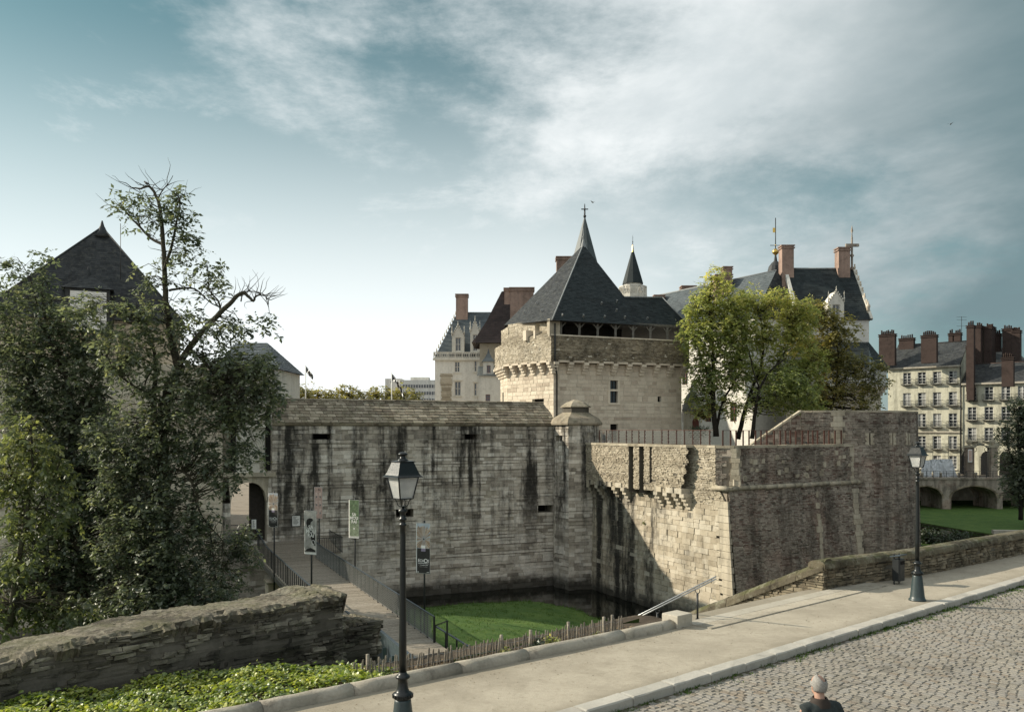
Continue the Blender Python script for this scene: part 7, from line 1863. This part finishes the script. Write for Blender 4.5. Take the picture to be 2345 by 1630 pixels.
# ------------------------------------------------------------------ trees
def px(u, v, Y): return at(u, v, Y)
def tree(name, label, Y, limbs, clumps, leafmat, barkmat='bark', L=.17, seed=0, cluster=18, crad=.40, dens=90, twig_r=.018, droop=.35, tintc=.5, tints=.2, group=None, nbare=0):
    """limbs: list of (points (u, v, dy), r0, r1); clumps: (u, v, ru, rv, dy, depth, density, tint shift)"""
    rg = random.Random(seed); base = px(limbs[0][0][0][0], limbs[0][0][0][1], Y + limbs[0][0][0][2])
    th = thing(name, base, label, 'tree', group); nodes = []
    for k, (pts, r0, r1) in enumerate(limbs):
        P = [px(u, v, Y + dy) for u, v, dy in pts]; Q = []
        for i in range(len(P) - 1):                      # Catmull-Rom with a little wander
            p0, p1, p2, p3 = P[max(0, i - 1)], P[i], P[i + 1], P[min(len(P) - 1, i + 2)]
            for s_ in range(4):
                t_ = s_ / 4; q = 0.5 * ((2 * p1) + (p2 - p0) * t_ + (2 * p0 - 5 * p1 + 4 * p2 - p3) * t_ * t_ + (3 * p1 - p0 - 3 * p2 + p3) * t_ ** 3); Q.append(q + rdir(rg) * r1 * .5)
        Q.append(P[-1]); rad = [r0 + (r1 - r0) * (i / (len(Q) - 1)) ** .8 for i in range(len(Q))]
        m = MB(); m.tube(Q, rad, 9 if r0 > .1 else 6, rg.random()); m.build('trunk' if k == 0 else 'limb', barkmat, th)
        nodes += [(q, r) for q, r in zip(Q[2:], rad[2:])]
    tw = MB(); lf = MB(); NP = np.array([tuple(n[0]) for n in nodes])
    for (u, v, ru, rv, dy, dep, dn, ts) in clumps:
        c = px(u, v, Y + dy); k_ = (Y + dy) / F; rx, rz, ry = ru * k_, rv * k_, dep
        ncl = max(3, int(dens * dn * rx * rz / (crad * crad) * .125))
        ph = [rg.uniform(0, 6.28) for _ in range(3)]
        for _ in range(ncl):
            d = rdir(rg); r = rg.random() ** .45
            p = c + V(d.x * rx, d.y * ry, d.z * rz) * r
            d2 = ((NP - np.array(tuple(p))) ** 2).sum(1) + np.maximum(0, NP[:, 2] - p.z) ** 2 * .6; j = int(d2.argmin()); n0, nrad = nodes[j]
            # twig from the nearest wood, bowed
            if (p - n0).length > .3 and rg.random() < .55:
                mid = (n0 + p) / 2 + rdir(rg) * (p - n0).length * .16 + V(0, 0, .1 * (p - n0).length); q_ = (n0 * .4 + mid * .6) + rdir(rg) * .12
                r0 = min(nrad * .5, twig_r * (1 + (p - n0).length * .4)); tw.tube([n0, q_, mid + rdir(rg) * .08, p], [r0, r0 * .75, r0 * .55, r0 * .25], 4, rg.random(), cap=False)
                if rg.random() < .6:
                    e = p + rdir(rg) * .6; tw.tube([mid, (mid + e) / 2 + rdir(rg) * .1, e], [r0 * .45, r0 * .3, r0 * .12], 3, rg.random(), cap=False)
            ct = tintc + ts + rg.gauss(0, tints * .6)
            n_ = max(4, int(cluster * rg.uniform(.5, 1.4))); ns = max(2, round(n_ / 5))
            for q in range(ns):                          # sprays: leaflets set along a drooping stalk
                d = (rdir(rg) * V(1, 1, .7) + V(0, 0, -.15)).normalized(); st_ = p + rdir(rg) * crad * .35; ln = crad * rg.uniform(.6, 1.3); sz = 1.15 * L * rg.uniform(.65, 1.3)
                sd_ = d.cross(V(0, 0, 1)); sd_ = sd_.normalized() if sd_.length > .05 else V(1, 0, 0); ct2 = ct + rg.gauss(0, tints * .6)
                for i in range(5):
                    f = (i + .4) / 5; base_ = st_ + d * ln * f + V(0, 0, -droop * ln * f * f * .7); sg = 1 if i % 2 else -1
                    ax = (d * .55 + sd_ * sg * (.9 if i < 4 else .1) + V(0, 0, -droop * .8) + rdir(rg) * .35).normalized(); nm = (rdir(rg) * .7 + V(0, 0, 1)).normalized()
                    s_ = sz * rg.uniform(.7, 1.2) * (1.1 - .35 * abs(f - .5)); leaf(lf, base_, ax, nm, s_, s_ * .58, min(1, max(0, ct2 + rg.gauss(0, tints * .6))))
    for _ in range(nbare):     # bare twigs
        q, r = rg.choice(nodes); d = rdir(rg); d.z = abs(d.z) * .6; e = q
        pts = [q]
        for s_ in range(4): d = (d + rdir(rg) * .55 + V(0, 0, .12)).normalized(); e = e + d * rg.uniform(.18, .42); pts.append(e)
        tw.tube(pts, [twig_r * 1.2, twig_r, twig_r * .7, twig_r * .45, twig_r * .2], 4, rg.random(), cap=False)
    if tw.v: tw.build('twigs', barkmat, th)
    lf.build('crown', leafmat, th)
    return th
tree('plane_tree', 'tall half-bare tree with twisted limbs rising in front of the gatehouse', 40,
  [([(378, 1440, 0), (374, 1330, 0), (380, 1230, .1), (374, 1100, 0), (368, 1000, -.1), (378, 930, 0), (400, 870, 0), (408, 838, 0)], .36, .26),
   ([(368, 1000, -.1), (352, 930, .5), (356, 860, .6), (352, 800, .4), (330, 740, .2)], .17, .05),
   ([(408, 838, 0), (398, 800, .3), (388, 745, .3), (380, 690, .2), (378, 640, .1), (374, 560, 0), (368, 490, 0), (360, 455, 0), (343, 428, 0), (322, 432, .1), (302, 430, .2)], .2, .028),
   ([(374, 560, 0), (345, 545, .3), (318, 518, .5), (292, 490, .6), (276, 465, .6)], .085, .03),
   ([(376, 620, 0), (394, 560, -.3), (402, 520, -.4), (412, 470, -.5), (408, 450, -.5)], .085, .025),
   ([(362, 455, 0), (372, 436, .2), (386, 420, .3), (396, 402, .3)], .04, .012),
   ([(408, 838, 0), (432, 800, -.4), (470, 752, -.7), (505, 716, -.9), (532, 690, -1.0), (552, 671, -1.0), (566, 676, -1.0), (580, 690, -1.0), (584, 680, -1.0), (598, 672, -1)], .17, .035),
   ([(552, 690, -1), (560, 668, -.8), (600, 672, -.6), (612, 690, -.5), (617, 715, -.4)], .035, .012),
   ([(432, 800, -.4), (470, 830, -.6), (495, 870, -.8), (506, 920, -1), (512, 960, -1)], .09, .03),
   ([(505, 716, -.9), (500, 690, -.5), (480, 665, -.3), (478, 630, -.2)], .06, .02),
   ([(388, 665, .2), (420, 660, .0), (450, 664, -.2), (478, 690, -.4), (505, 705, -.6)], .06, .025),
   ([(378, 930, 0), (340, 900, -.6), (300, 880, -.9), (262, 850, -1)], .09, .03),
   ([(374, 1100, 0), (400, 1075, -.7), (432, 1090, -1), (452, 1140, -1.1), (448, 1165, -1.1)], .09, .05),
   ([(440, 1120, -1), (462, 1180, -1), (490, 1215, -1), (512, 1240, -1)], .06, .02),
   ([(374, 1100, 0), (330, 1070, .5), (290, 1040, .8), (250, 1030, 1)], .08, .03)],
  [(370, 505, 55, 45, 0, 1.1, .30, -.1), (300, 478, 52, 50, .4, 1.0, .30, -.1), (415, 500, 36, 60, -.3, .9, .42, -.1), (400, 600, 55, 45, 0, 1.1, .30, -.1), (440, 560, 28, 40, -.3, .7, .45, -.1), (345, 640, 50, 40, 0, 1, .22, -.1), (325, 455, 30, 20, .2, .6, .25, -.1), (405, 445, 24, 28, -.4, .6, .35, -.1),
   (478, 640, 42, 48, -.4, 1.2, .5, -.05), (520, 760, 70, 55, -.8, 1.5, .42, 0), (615, 745, 22, 28, -.4, .7, .5, -.05), (300, 725, 75, 55, -.6, 1.4, .48, .05), (395, 745, 85, 65, -.4, 1.6, .5, .05), (560, 850, 80, 70, -.8, 1.7, .7, .0), (610, 910, 45, 40, -.8, 1.2, .9, .0), (475, 850, 75, 70, -.6, 1.6, .55, .05), (340, 850, 90, 60, -.8, 1.6, .5, .05), (285, 800, 80, 70, -.9, 1.5, .55, .05),
   (460, 940, 95, 65, -.7, 1.7, .7, .0), (540, 945, 60, 50, -1, 1.3, .7, 0), (330, 950, 80, 55, -.9, 1.5, .6, .05), (385, 1000, 70, 45, -.9, 1.4, .7, 0), (440, 1030, 80, 55, -.8, 1.4, .6, -.05), (560, 1035, 55, 38, -1, 1.1, .65, -.05), (300, 1050, 85, 75, -.8, 1.6, .8, -.05), (390, 1110, 70, 60, -.9, 1.2, .55, -.08), (510, 1100, 50, 45, -1, 1, .45, -.08), (500, 1050, 50, 38, -.8, 1, .45, -.05), (345, 1180, 75, 60, -1.5, 1.2, .8, -.1), (390, 1270, 70, 70, -1.6, 1.2, .9, -.15), (350, 1360, 90, 70, -1.7, 1.3, 1.0, -.2), (440, 1190, 60, 50, -1.2, 1.1, .6, -.1), (470, 1350, 70, 60, -1.4, 1.2, .7, -.15), (205, 715, 55, 45, -.5, 1.2, .5, .05), (270, 1130, 70, 70, -.6, 1.4, .8, -.05), (285, 1250, 80, 80, -.8, 1.4, .9, -.1), (255, 1000, 60, 60, -.5, 1.3, .6, 0), (280, 1370, 90, 60, -.9, 1.4, .9, -.12), (600, 860, 50, 50, -.9, 1.2, .6, 0), (580, 960, 50, 40, -1, 1.1, .5, 0), (430, 900, 70, 50, -1.2, 1.4, .5, .05)],
  'leaf_dark', L=.19, seed=3, cluster=17, crad=.42, dens=95, nbare=170, tintc=.46, tints=.2)
tree('leafy_tree', 'dense dark tree at the left edge beside the twisted one', 42,
  [([(196, 1440, 0), (184, 1290, 0), (170, 1190, 0), (160, 1080, .2), (165, 960, .2), (150, 860, 0), (110, 760, 0), (96, 660, 0)], .3, .05),
   ([(160, 1080, .2), (120, 990, .2), (80, 900, .3), (40, 820, .4), (10, 740, .4)], .14, .03), ([(165, 960, .2), (210, 880, 0), (250, 800, 0), (262, 700, 0)], .12, .03), ([(110, 790, 0), (85, 700, 0), (70, 640, 0), (40, 590, 0)], .05, .015)],
  [(40, 620, 50, 40, 0, 1.2, .40, -.05), (100, 600, 25, 45, 0, .8, .45, -.1), (60, 690, 70, 60, 0, 1.4, .6, 0), (110, 720, 40, 50, .2, 1, .5, 0), (30, 800, 90, 85, .2, 1.6, .95, 0), (130, 820, 90, 80, 0, 1.6, .85, 0), (220, 850, 70, 70, -.3, 1.5, .6, .02), (70, 920, 110, 80, 0, 1.8, 1.0, -.03), (190, 960, 95, 85, 0, 1.7, .95, -.03), (200, 1090, 110, 100, -.2, 1.8, .8, -.05), (110, 1060, 120, 90, .2, 1.8, .8, -.05), (280, 1150, 80, 80, 0, 1.5, .9, -.14), (150, 1230, 140, 100, 0, 1.8, .8, -.1), (290, 1280, 110, 90, 0, 1.6, .8, -.1), (60, 1330, 130, 90, 0, 1.8, .8, -.12), (220, 1380, 160, 70, .3, 1.8, .9, -.15), (150, 730, 60, 55, -.2, 1.4, .5, .05), (215, 770, 60, 50, -.4, 1.4, .55, .05), (185, 690, 40, 30, -.4, 1, .35, .05)],
  'leaf_dark', L=.20, seed=5, cluster=18, crad=.44, dens=95, tintc=.40, tints=.18)
tree('young_tree', 'young yellow-green tree with drooping leaves at the left edge', 36,
  [([(20, 1440, 0), (40, 1300, 0), (60, 1180, 0), (75, 1060, 0), (70, 970, 0)], .16, .03), ([(60, 1180, 0), (30, 1090, 0), (5, 1020, 0)], .06, .02), ([(60, 1200, 0), (110, 1120, 0), (140, 1050, 0)], .06, .02)],
  [(45, 1000, 70, 50, 0, 1.2, .9, .15), (100, 1060, 60, 60, 0, 1.2, .8, .1), (20, 1090, 70, 70, 0, 1.2, .9, .05), (140, 1120, 45, 60, -.2, 1, .5, 0), (60, 1180, 90, 60, 0, 1.2, .75, -.05), (50, 1290, 80, 70, 0, 1.2, .6, -.12), (165, 1190, 35, 40, 0, .9, .4, 0), (40, 1400, 120, 50, .5, 1.3, .9, -.15), (150, 1400, 90, 45, .8, 1.3, .8, -.15)],
  'leaf_mid', L=.22, seed=8, cluster=13, crad=.40, dens=62, droop=.9, tintc=.34, tints=.2)
tree('shrubby_tree', 'low bushy tree below the gate beside the footbridge', 42,
  [([(500, 1420, 0), (494, 1330, 0), (486, 1260, 0), (480, 1200, 0)], .07, .03), ([(494, 1330, 0), (530, 1270, 0), (560, 1220, 0)], .05, .015), ([(470, 1420, .4), (455, 1330, .4), (440, 1250, .4)], .06, .02)],
  [(540, 1230, 48, 38, 0, 1.1, .8, -.05), (565, 1270, 32, 42, 0, .9, .65, -.05), (500, 1270, 60, 45, 0, 1.1, .6, -.08), (450, 1250, 50, 45, .4, 1.1, .55, -.1), (530, 1330, 55, 45, 0, 1.1, .6, -.12), (440, 1330, 60, 50, .4, 1.2, .8, -.15), (370, 1330, 60, 60, .4, 1.2, .9, -.2), (470, 1220, 35, 30, 0, .8, .4, 0), (335, 1200, 60, 60, .5, 1.2, .8, -.15)],
  'leaf_dark', L=.16, seed=9, cluster=16, crad=.36, dens=80, tintc=.42, tints=.2)
TG = 'ash trees on the terrace'
tree('ash_tree', 'tallest ash tree with yellowing top left of the terrace group', 84,
  [([(1640, 1000, 0), (1633, 920, 0), (1634, 850, 0), (1632, 780, 0), (1625, 700, 0), (1630, 640, 0)], .30, .07), ([(1640, 990, .5), (1655, 920, .8), (1690, 860, 1), (1705, 800, 1)], .17, .05), ([(1633, 870, 0), (1605, 820, 0), (1590, 760, 0)], .12, .04), ([(1634, 830, 0), (1660, 770, 0), (1668, 700, 0)], .12, .04)],
  [(1640, 640, 38, 30, 0, 1.6, .55, .25), (1615, 690, 48, 45, 0, 1.9, .75, .12), (1665, 690, 42, 45, 0, 1.9, .7, .1), (1600, 770, 50, 60, 0, 2.0, .85, -.08), (1655, 780, 55, 55, 0, 2.0, .85, -.1), (1612, 860, 52, 55, 0, 2, .8, -.15), (1665, 860, 45, 50, 0, 2, .55, -.1), (1590, 715, 26, 42, 0, 1.2, .7, .1), (1690, 740, 40, 50, .5, 1.8, .8, .0), (1685, 830, 40, 50, .5, 1.8, .7, -.05), (1605, 920, 40, 35, 0, 1.5, .5, -.05), (1665, 925, 40, 35, .5, 1.5, .4, 0), (1650, 745, 50, 45, -.5, 1.6, .6, .1)],
  'leaf_bright', 'bark_dark', L=.26, seed=20, cluster=16, crad=.55, dens=92, twig_r=.03, tintc=.48, tints=.2, group=TG)
tree('ash_tree', 'broad bright green ash tree in the middle of the terrace group', 86,
  [([(1690, 1005, 0), (1706, 940, 0), (1722, 890, 0), (1742, 840, 0), (1748, 780, 0), (1740, 720, 0)], .26, .05), ([(1728, 875, 0), (1765, 850, 0), (1800, 800, 0), (1815, 740, 0)], .13, .04), ([(1735, 855, 0), (1712, 800, 0), (1704, 740, 0)], .11, .03), ([(1765, 850, 0), (1820, 850, 0), (1860, 830, 0)], .09, .03)],
  [(1730, 690, 48, 38, 0, 2.0, .8, .12), (1790, 700, 50, 42, 0, 2.0, .85, .18), (1700, 770, 50, 52, 0, 2, .85, -.02), (1760, 770, 58, 52, 0, 2.2, .9, .05), (1825, 760, 48, 48, 0, 2, .9, .12), (1710, 850, 45, 40, 0, 2, .6, -.05), (1785, 850, 60, 48, 0, 2.2, .8, -.05), (1850, 830, 48, 48, 0, 2, .85, .02), (1800, 920, 55, 36, 0, 2, .6, .0), (1740, 920, 40, 30, 0, 1.6, .4, -.1), (1690, 700, 40, 40, 0, 1.8, .7, .05), (1840, 720, 42, 42, 0, 1.8, .8, .1), (1840, 880, 50, 45, 0, 2, .8, 0)],
  'leaf_bright', 'bark_dark', L=.25, seed=21, cluster=16, crad=.55, dens=92, twig_r=.03, tintc=.55, tints=.2, group=TG)
tree('ash_tree', 'dark-stemmed ash tree leaning over the ramp wall', 82,
  [([(1722, 1005, 0), (1730, 940, 0), (1740, 890, 0), (1764, 850, 0), (1800, 820, 0)], .22, .05), ([(1740, 890, 0), (1725, 850, 0), (1715, 800, 0)], .09, .03), ([(1735, 910, 0), (1790, 905, 0), (1830, 890, 0)], .07, .02)],
  [(1760, 900, 50, 30, 0, 1.8, .45, -.1), (1830, 900, 55, 40, 0, 1.8, .7, -.05), (1860, 940, 45, 25, 0, 1.5, .6, .05), (1800, 870, 50, 40, 0, 1.8, .55, -.1), (1700, 930, 40, 30, 0, 1.5, .25, .1)],
  'leaf_bright', 'bark_dark', L=.24, seed=22, cluster=15, crad=.5, dens=92, twig_r=.03, tintc=.45, tints=.2, group=TG)
tree('ash_tree', 'yellow-brown ash tree at the right of the terrace group', 90,
  [([(1900, 1000, 0), (1905, 930, 0), (1915, 880, 0), (1920, 810, 0), (1905, 740, 0)], .22, .05), ([(1915, 880, 0), (1960, 850, 0), (2000, 860, 0)], .1, .03), ([(1910, 900, 0), (1870, 850, 0), (1850, 790, 0)], .1, .03)],
  [(1870, 720, 50, 40, 0, 2, .85, .02), (1920, 760, 52, 48, 0, 2, .85, -.02), (1880, 810, 55, 50, 0, 2, .85, -.05), (1945, 840, 55, 48, 0, 2, .85, -.15), (2000, 870, 42, 45, 0, 1.8, .6, -.2), (1900, 890, 60, 42, 0, 2, .75, .05), (1970, 920, 50, 32, 0, 1.8, .5, -.05), (1870, 930, 45, 28, 0, 1.6, .6, .1), (1840, 790, 40, 40, 0, 1.8, .7, .1), (2010, 830, 18, 20, 0, 1, .4, -.2)],
  'leaf_yellow', 'bark_dark', L=.26, seed=23, cluster=16, crad=.55, dens=92, twig_r=.03, tintc=.30, tints=.22, group=TG)
tree('quay_tree', 'dark green tree at the right edge in front of the arched bridge', 112,
  [([(2338, 1190, 0), (2337, 1120, 0), (2335, 1060, 0), (2330, 990, 0), (2335, 940, 0)], .3, .08), ([(2336, 1080, 0), (2310, 1030, 0), (2300, 980, 0)], .12, .04)],
  [(2335, 935, 30, 28, 0, 2, .9, -.05), (2320, 985, 42, 36, 0, 2.2, .9, -.1), (2365, 980, 40, 50, 0, 2.2, .9, -.1), (2320, 1050, 38, 45, 0, 2.2, .75, -.12), (2360, 1070, 45, 60, 0, 2.2, .9, -.15), (2325, 1110, 40, 40, 0, 2.2, .6, -.15), (2352, 1130, 30, 40, 0, 2, .6, -.2)],
  'leaf_dark', 'bark_dark', L=.3, seed=30, cluster=18, crad=.7, dens=95, twig_r=.04, tintc=.42, tints=.18)
far_l = ['hazy yellow-green tree beside the left flagpole', 'rounded yellow tree right of the left flagpole', 'pale autumn tree above the middle of the curtain wall', 'yellow-green tree left of the distant office block', 'olive tree in front of the distant office block']
for k, (u, v) in enumerate(((668, 893), (735, 905), (800, 903), (865, 905), (925, 906))):
    tree('autumn_tree', far_l[k], 150 + k * 4, [([(u, 960, 0), (u + 2, 930, 0), (u, v, 0)], .35, .1), ([(u, 935, 0), (u + 18, 915, 0), (u + 28, 900, 0)], .15, .05)],
      [(u, v - 3, 34, 22, 0, 3, .9, .05), (u + 26, v + 8, 28, 18, 0, 3, .9, .0), (u - 24, v + 8, 30, 20, 0, 3, .9, .1)], 'leaf_yellow', 'bark_dark', L=.5, seed=50 + k, cluster=12, crad=1.0, dens=85, twig_r=.06, tintc=.3, tints=.15, group='autumn trees beyond the curtain wall')
leafy('hedge_bush', at(1600, 1000, 80), 1.3, 900, 'leaf_bramble', 'dark shrub behind the terrace fence between keep and ash trees', 'bush', 71, .2, .9)
leafy('hedge_bush', at(1612, 960, 92), 1.8, 700, 'leaf_yellow', 'yellowing shrub in front of the bell-roofed porch', 'bush', 72, .22, 1.2, tint=(.45, .25))

# ------------------------------------------------------------------ people
plain('skin', (.42, .25, .18), .55, var=.08, scale=30); plain('hair_grey', (.30, .285, .26), .8, var=.2, scale=60); plain('cloth_green', (.018, .026, .026), .85, var=.15, scale=20); plain('collar_brown', (.030, .020, .014), .85); plain('cloth_navy', (.012, .014, .022), .85); plain('cloth_jeans', (.05, .07, .11), .9); plain('shoe', (.012, .011, .010), .5); plain('hair_fair', (.30, .20, .11), .8); plain('hair_dark', (.03, .022, .016), .8); plain('cloth_pale', (.45, .44, .42), .9); plain('cloth_wine', (.10, .03, .05), .9)
def ellip(mb, c, rx, ry, rz, n=14, k=9, rot=None):
    rings = []
    for j in range(k + 1):
        th = math.pi * (j + .02) / (k + .04) - math.pi / 2; rings.append([V(rx * math.cos(th) * math.cos(2 * math.pi * i / n), ry * math.cos(th) * math.sin(2 * math.pi * i / n), rz * math.sin(th)) for i in range(n)])
    if rot is not None: rings = [[rot @ p for p in r] for r in rings]
    mb.loft([[Vector(c) + p for p in r] for r in rings], smooth=True)
def fuse(o, vox, it=6):
    m = o.modifiers.new('fuse', 'REMESH'); m.mode = 'VOXEL'; m.voxel_size = vox; m.use_smooth_shade = True
    s_ = o.modifiers.new('soft', 'SMOOTH'); s_.iterations = it; s_.factor = .5
def person(loc, heading, H, label, jacket='cloth_navy', legs='cloth_jeans', hair='hair_dark', bald=False, collar=None, stride=.16, vox=.016, long_hair=False):
    th = thing('person', (0, 0, 0), label, 'person'); S = H / 1.78; X = V(1, 0, 0)
    P = lambda x, y, z: V(x, y, z) * S
    body = MB()
    ellip(body, P(0, .015, 1.675), .075 * S, .095 * S, .105 * S); ellip(body, P(0, .045, 1.605), .055 * S, .06 * S, .055 * S)
    body.tube([P(0, -.02, 1.44), P(0, -.012, 1.52), P(0, .005, 1.60)], [.07 * S, .056 * S, .054 * S], 12)
    ellip(body, P(0, .112, 1.655), .013 * S, .02 * S, .028 * S, 8, 6); ellip(body, P(0, .10, 1.602), .022 * S, .01 * S, .007 * S, 8, 4)
    for sg in (-1, 1):
        ellip(body, P(sg * .077, .005, 1.66), .012 * S, .022 * S, .034 * S, 8, 6); ellip(body, P(sg * .03, .098, 1.68), .011 * S, .008 * S, .007 * S, 8, 4)
        sh, el_, wr = P(sg * .185, -.01, 1.42), P(sg * .245, -.05, 1.14), P(sg * .235, .05 + sg * .05, .90)
        body.tube([sh, el_, wr], [.05 * S, .04 * S, .028 * S], 8); pl_ = wr + P(0, .012, -.055); body.tube([wr, pl_], [.028 * S, .036 * S], 8)
        for f in range(4):
            b = pl_ + P(0, -.026 + f * .018, -.005); ln = (.062, .075, .08, .066)[f]; body.tube([b, b + P(-sg * .008, .006, -ln * .55), b + P(-sg * .022, .012, -ln)], [.0095 * S, .0088 * S, .007 * S], 6)
        t0 = wr + P(0, .03, -.03); body.tube([t0, t0 + P(-sg * .015, .03, -.03), t0 + P(-sg * .022, .036, -.06)], [.011 * S, .010 * S, .008 * S], 6)
        hp, kn, an = P(sg * .09, 0, .92), P(sg * .10, .03 + sg * stride * .45, .50), P(sg * .10, -.03 + sg * stride, .09)
        body.tube([hp, kn, an], [.075 * S, .05 * S, .038 * S], 10)
    body.tube([P(0, 0, .88), P(0, 0, 1.15), P(0, -.01, 1.40)], [.12 * S, .11 * S, .12 * S], 12)
    bo = body.build('body', 'skin', th); fuse(bo, .0075 if bald else .012, 4)
    j = MB(); ring = lambda z, w_, d_, y=0: [P(w_ * math.copysign(abs(math.cos(t_)) ** .8, math.cos(t_)), y + d_ * math.copysign(abs(math.sin(t_)) ** .8, math.sin(t_)), z) for t_ in np.linspace(0, 2 * math.pi, 21)[:-1]]
    j.loft([ring(.80, .205, .15), ring(.95, .205, .15), ring(1.10, .195, .145), ring(1.28, .215, .15, -.012), ring(1.38, .215, .14, -.02), ring(1.44, .185, .115, -.02), ring(1.485, .125, .09, -.02), ring(1.515, .085, .075, -.01)], smooth=True)
    for sg in (-1, 1): j.tube([P(sg * .12, -.015, 1.43), P(sg * .19, -.015, 1.415), P(sg * .225, -.025, 1.34), P(sg * .255, -.05, 1.14), P(sg * .245, .02 + sg * .03, .98), P(sg * .238, .045 + sg * .05, .915)], [.08 * S, .082 * S, .075 * S, .062 * S, .054 * S, .05 * S], 12)
    jo = j.build('jacket', jacket, th); fuse(jo, vox, 8)
    t_ = MB()
    for sg in (-1, 1): t_.tube([P(sg * .07, 0, .96), P(sg * .09, 0, .86), P(sg * .10, .03 + sg * stride * .45, .50), P(sg * .10, -.03 + sg * stride, .10)], [.11 * S, .105 * S, .075 * S, .062 * S], 12)
    to = t_.build('trousers', legs, th); fuse(to, .016, 5)
    for sg in (-1, 1): m = MB(); c = P(sg * .10, .04 + sg * stride, .045); ellip(m, c, .05 * S, .135 * S, .045 * S); m.build('shoe', 'shoe', th)
    h = MB(); n1, n2 = 30, 20; hc = P(0, .01, 1.68); G = []
    for a in range(n2 + 1):
        row = []
        for b in range(n1):
            th_ = math.pi * a / n2; ph = 2 * math.pi * b / n1; d = V(math.sin(th_) * math.cos(ph), math.sin(th_) * math.sin(ph), math.cos(th_)); row.append(d)
        G.append(row)
    bs = V(.28, -.42, .86).normalized()
    for a in range(n2):
        for b in range(n1):
            d = (G[a][b] + G[a + 1][(b + 1) % n1]) / 2
            if d.length < .1: continue
            d.normalize()
            if d.z < (-.62 if d.y < -.2 else (-.1 if d.y < .35 else .45)) and not (long_hair and d.y < .1 and d.z > -.95): continue
            if d.y > .35 and d.z < .55: continue
            if bald and (d.dot(bs) > .80 or (d.y > .0 and d.z > .25)): continue
            q = [hc + V(e.x * (.084 if not long_hair else .092), e.y * .104, e.z * .112 * (1.5 if long_hair and e.z < 0 else 1)) * S for e in (G[a][b], G[a + 1][b], G[a + 1][(b + 1) % n1], G[a][(b + 1) % n1])]
            h.add(q, [(0, 1, 2, 3)], smooth=True)
    ho = h.build('hair', hair, th); ho.modifiers.new('weld', 'WELD').merge_threshold = .002; sm_ = ho.modifiers.new('thick', 'SOLIDIFY'); sm_.thickness = .005 * S; sm_.offset = 1
    if collar:
        m = MB(); rr = lambda z, w_, d_, y: [P(w_ * math.cos(q), y + d_ * math.sin(q), z) for q in np.linspace(0, 2 * math.pi, 25)[:-1]]
        m.loft([rr(1.452, .150, .112, -.022), rr(1.49, .118, .098, -.02), rr(1.53, .086, .082, -.012), rr(1.545, .078, .078, -.01), rr(1.53, .068, .068, -.01)], smooth=True, cap=False); m.build('collar', collar, th)
    th.location = loc; th.rotation_euler[2] = heading
    return th
person(V(3.42, 9.5, -.125), R(14), 1.80, 'elderly man in dark green jacket with brown collar walking on cobbles', 'cloth_green', 'cloth_navy', 'hair_grey', True, 'collar_brown', vox=.012)
person(V(at(1383, V0, 77).x, 77, 2.6), R(90), 1.70, 'fair-haired person in dark coat on the terrace beside the turret', 'cloth_navy', 'cloth_jeans', 'hair_fair', long_hair=True)
person(V(at(1395, V0, 78).x, 78, 2.6), R(90), 1.78, 'dark-haired person in dark jacket on the terrace behind the fence', 'cloth_navy', 'cloth_pale', 'hair_dark')
person(V(at(2208, V0, 138).x, 138, dzk + .25), R(-60), 1.75, 'person in black standing on the arched bridge by the iron gate', 'cloth_navy', 'cloth_navy', 'hair_grey')
person(V(at(2116, V0, 138).x, 138, dzk + .25), R(40), 1.68, 'person in wine-red coat on the arched bridge behind the further lamp', 'cloth_wine', 'cloth_navy', 'hair_dark')

# ------------------------------------------------------------------ birds
def bird(p, s, label, fly=False, rz=0.0):
    th = thing('bird', (0, 0, 0), label, 'bird'); m = MB(); ellip(m, V(0, 0, .5 * s), .30 * s, .62 * s, .30 * s, 8, 6, Matrix.Rotation(R(28), 3, 'X')); ellip(m, V(0, .52 * s, .92 * s), .17 * s, .2 * s, .18 * s, 8, 5); m.tube([V(0, .68 * s, .9 * s), V(0, .88 * s, .87 * s)], [.05 * s, .008 * s], 5); m.tube([V(0, -.4 * s, .32 * s), V(0, -1.0 * s, .12 * s)], [.14 * s, .05 * s], 5); m.build('body', 'bird_grey', th)
    if fly:
        for sg in (-1, 1): m = MB(); m.add([V(sg * .1 * s, .3 * s, .6 * s), V(sg * 1.0 * s, .4 * s, 1.1 * s), V(sg * 2.0 * s, -.1 * s, .9 * s), V(sg * .9 * s, -.25 * s, .95 * s), V(sg * .1 * s, -.35 * s, .55 * s)], [(0, 1, 3, 4), (1, 2, 3)]); m.build('wing', 'bird_grey', th)
    else:
        for sg in (-1, 1): m = MB(); m.tube([V(sg * .1 * s, .02 * s, .3 * s), V(sg * .1 * s, .04 * s, 0)], .03 * s, 4); m.build('leg', 'bird_grey', th)
    th.location = p; th.rotation_euler[2] = rz
bird(at(336, 425, 40), .20, 'dark bird perched on the topmost limb of the twisted tree', rz=R(80))
bird(at(1357, 466, 90), .22, 'small bird flying right of the spire cross', True, R(40)); bird(at(2177, 287, 120), .28, 'small dark bird flying in the grey sky at the right', True, R(-50))
for k, (u, lb) in enumerate(((1805, 'pigeon on the bastion coping, left of the pair'), (1846, 'pigeon on the bastion coping, right of the pair'))):
    q = hit(u, T1 + nr2 * -.1, sd2)[0]; bird(V(q.x, q.y, UT + .18), .22, lb, rz=R(90))
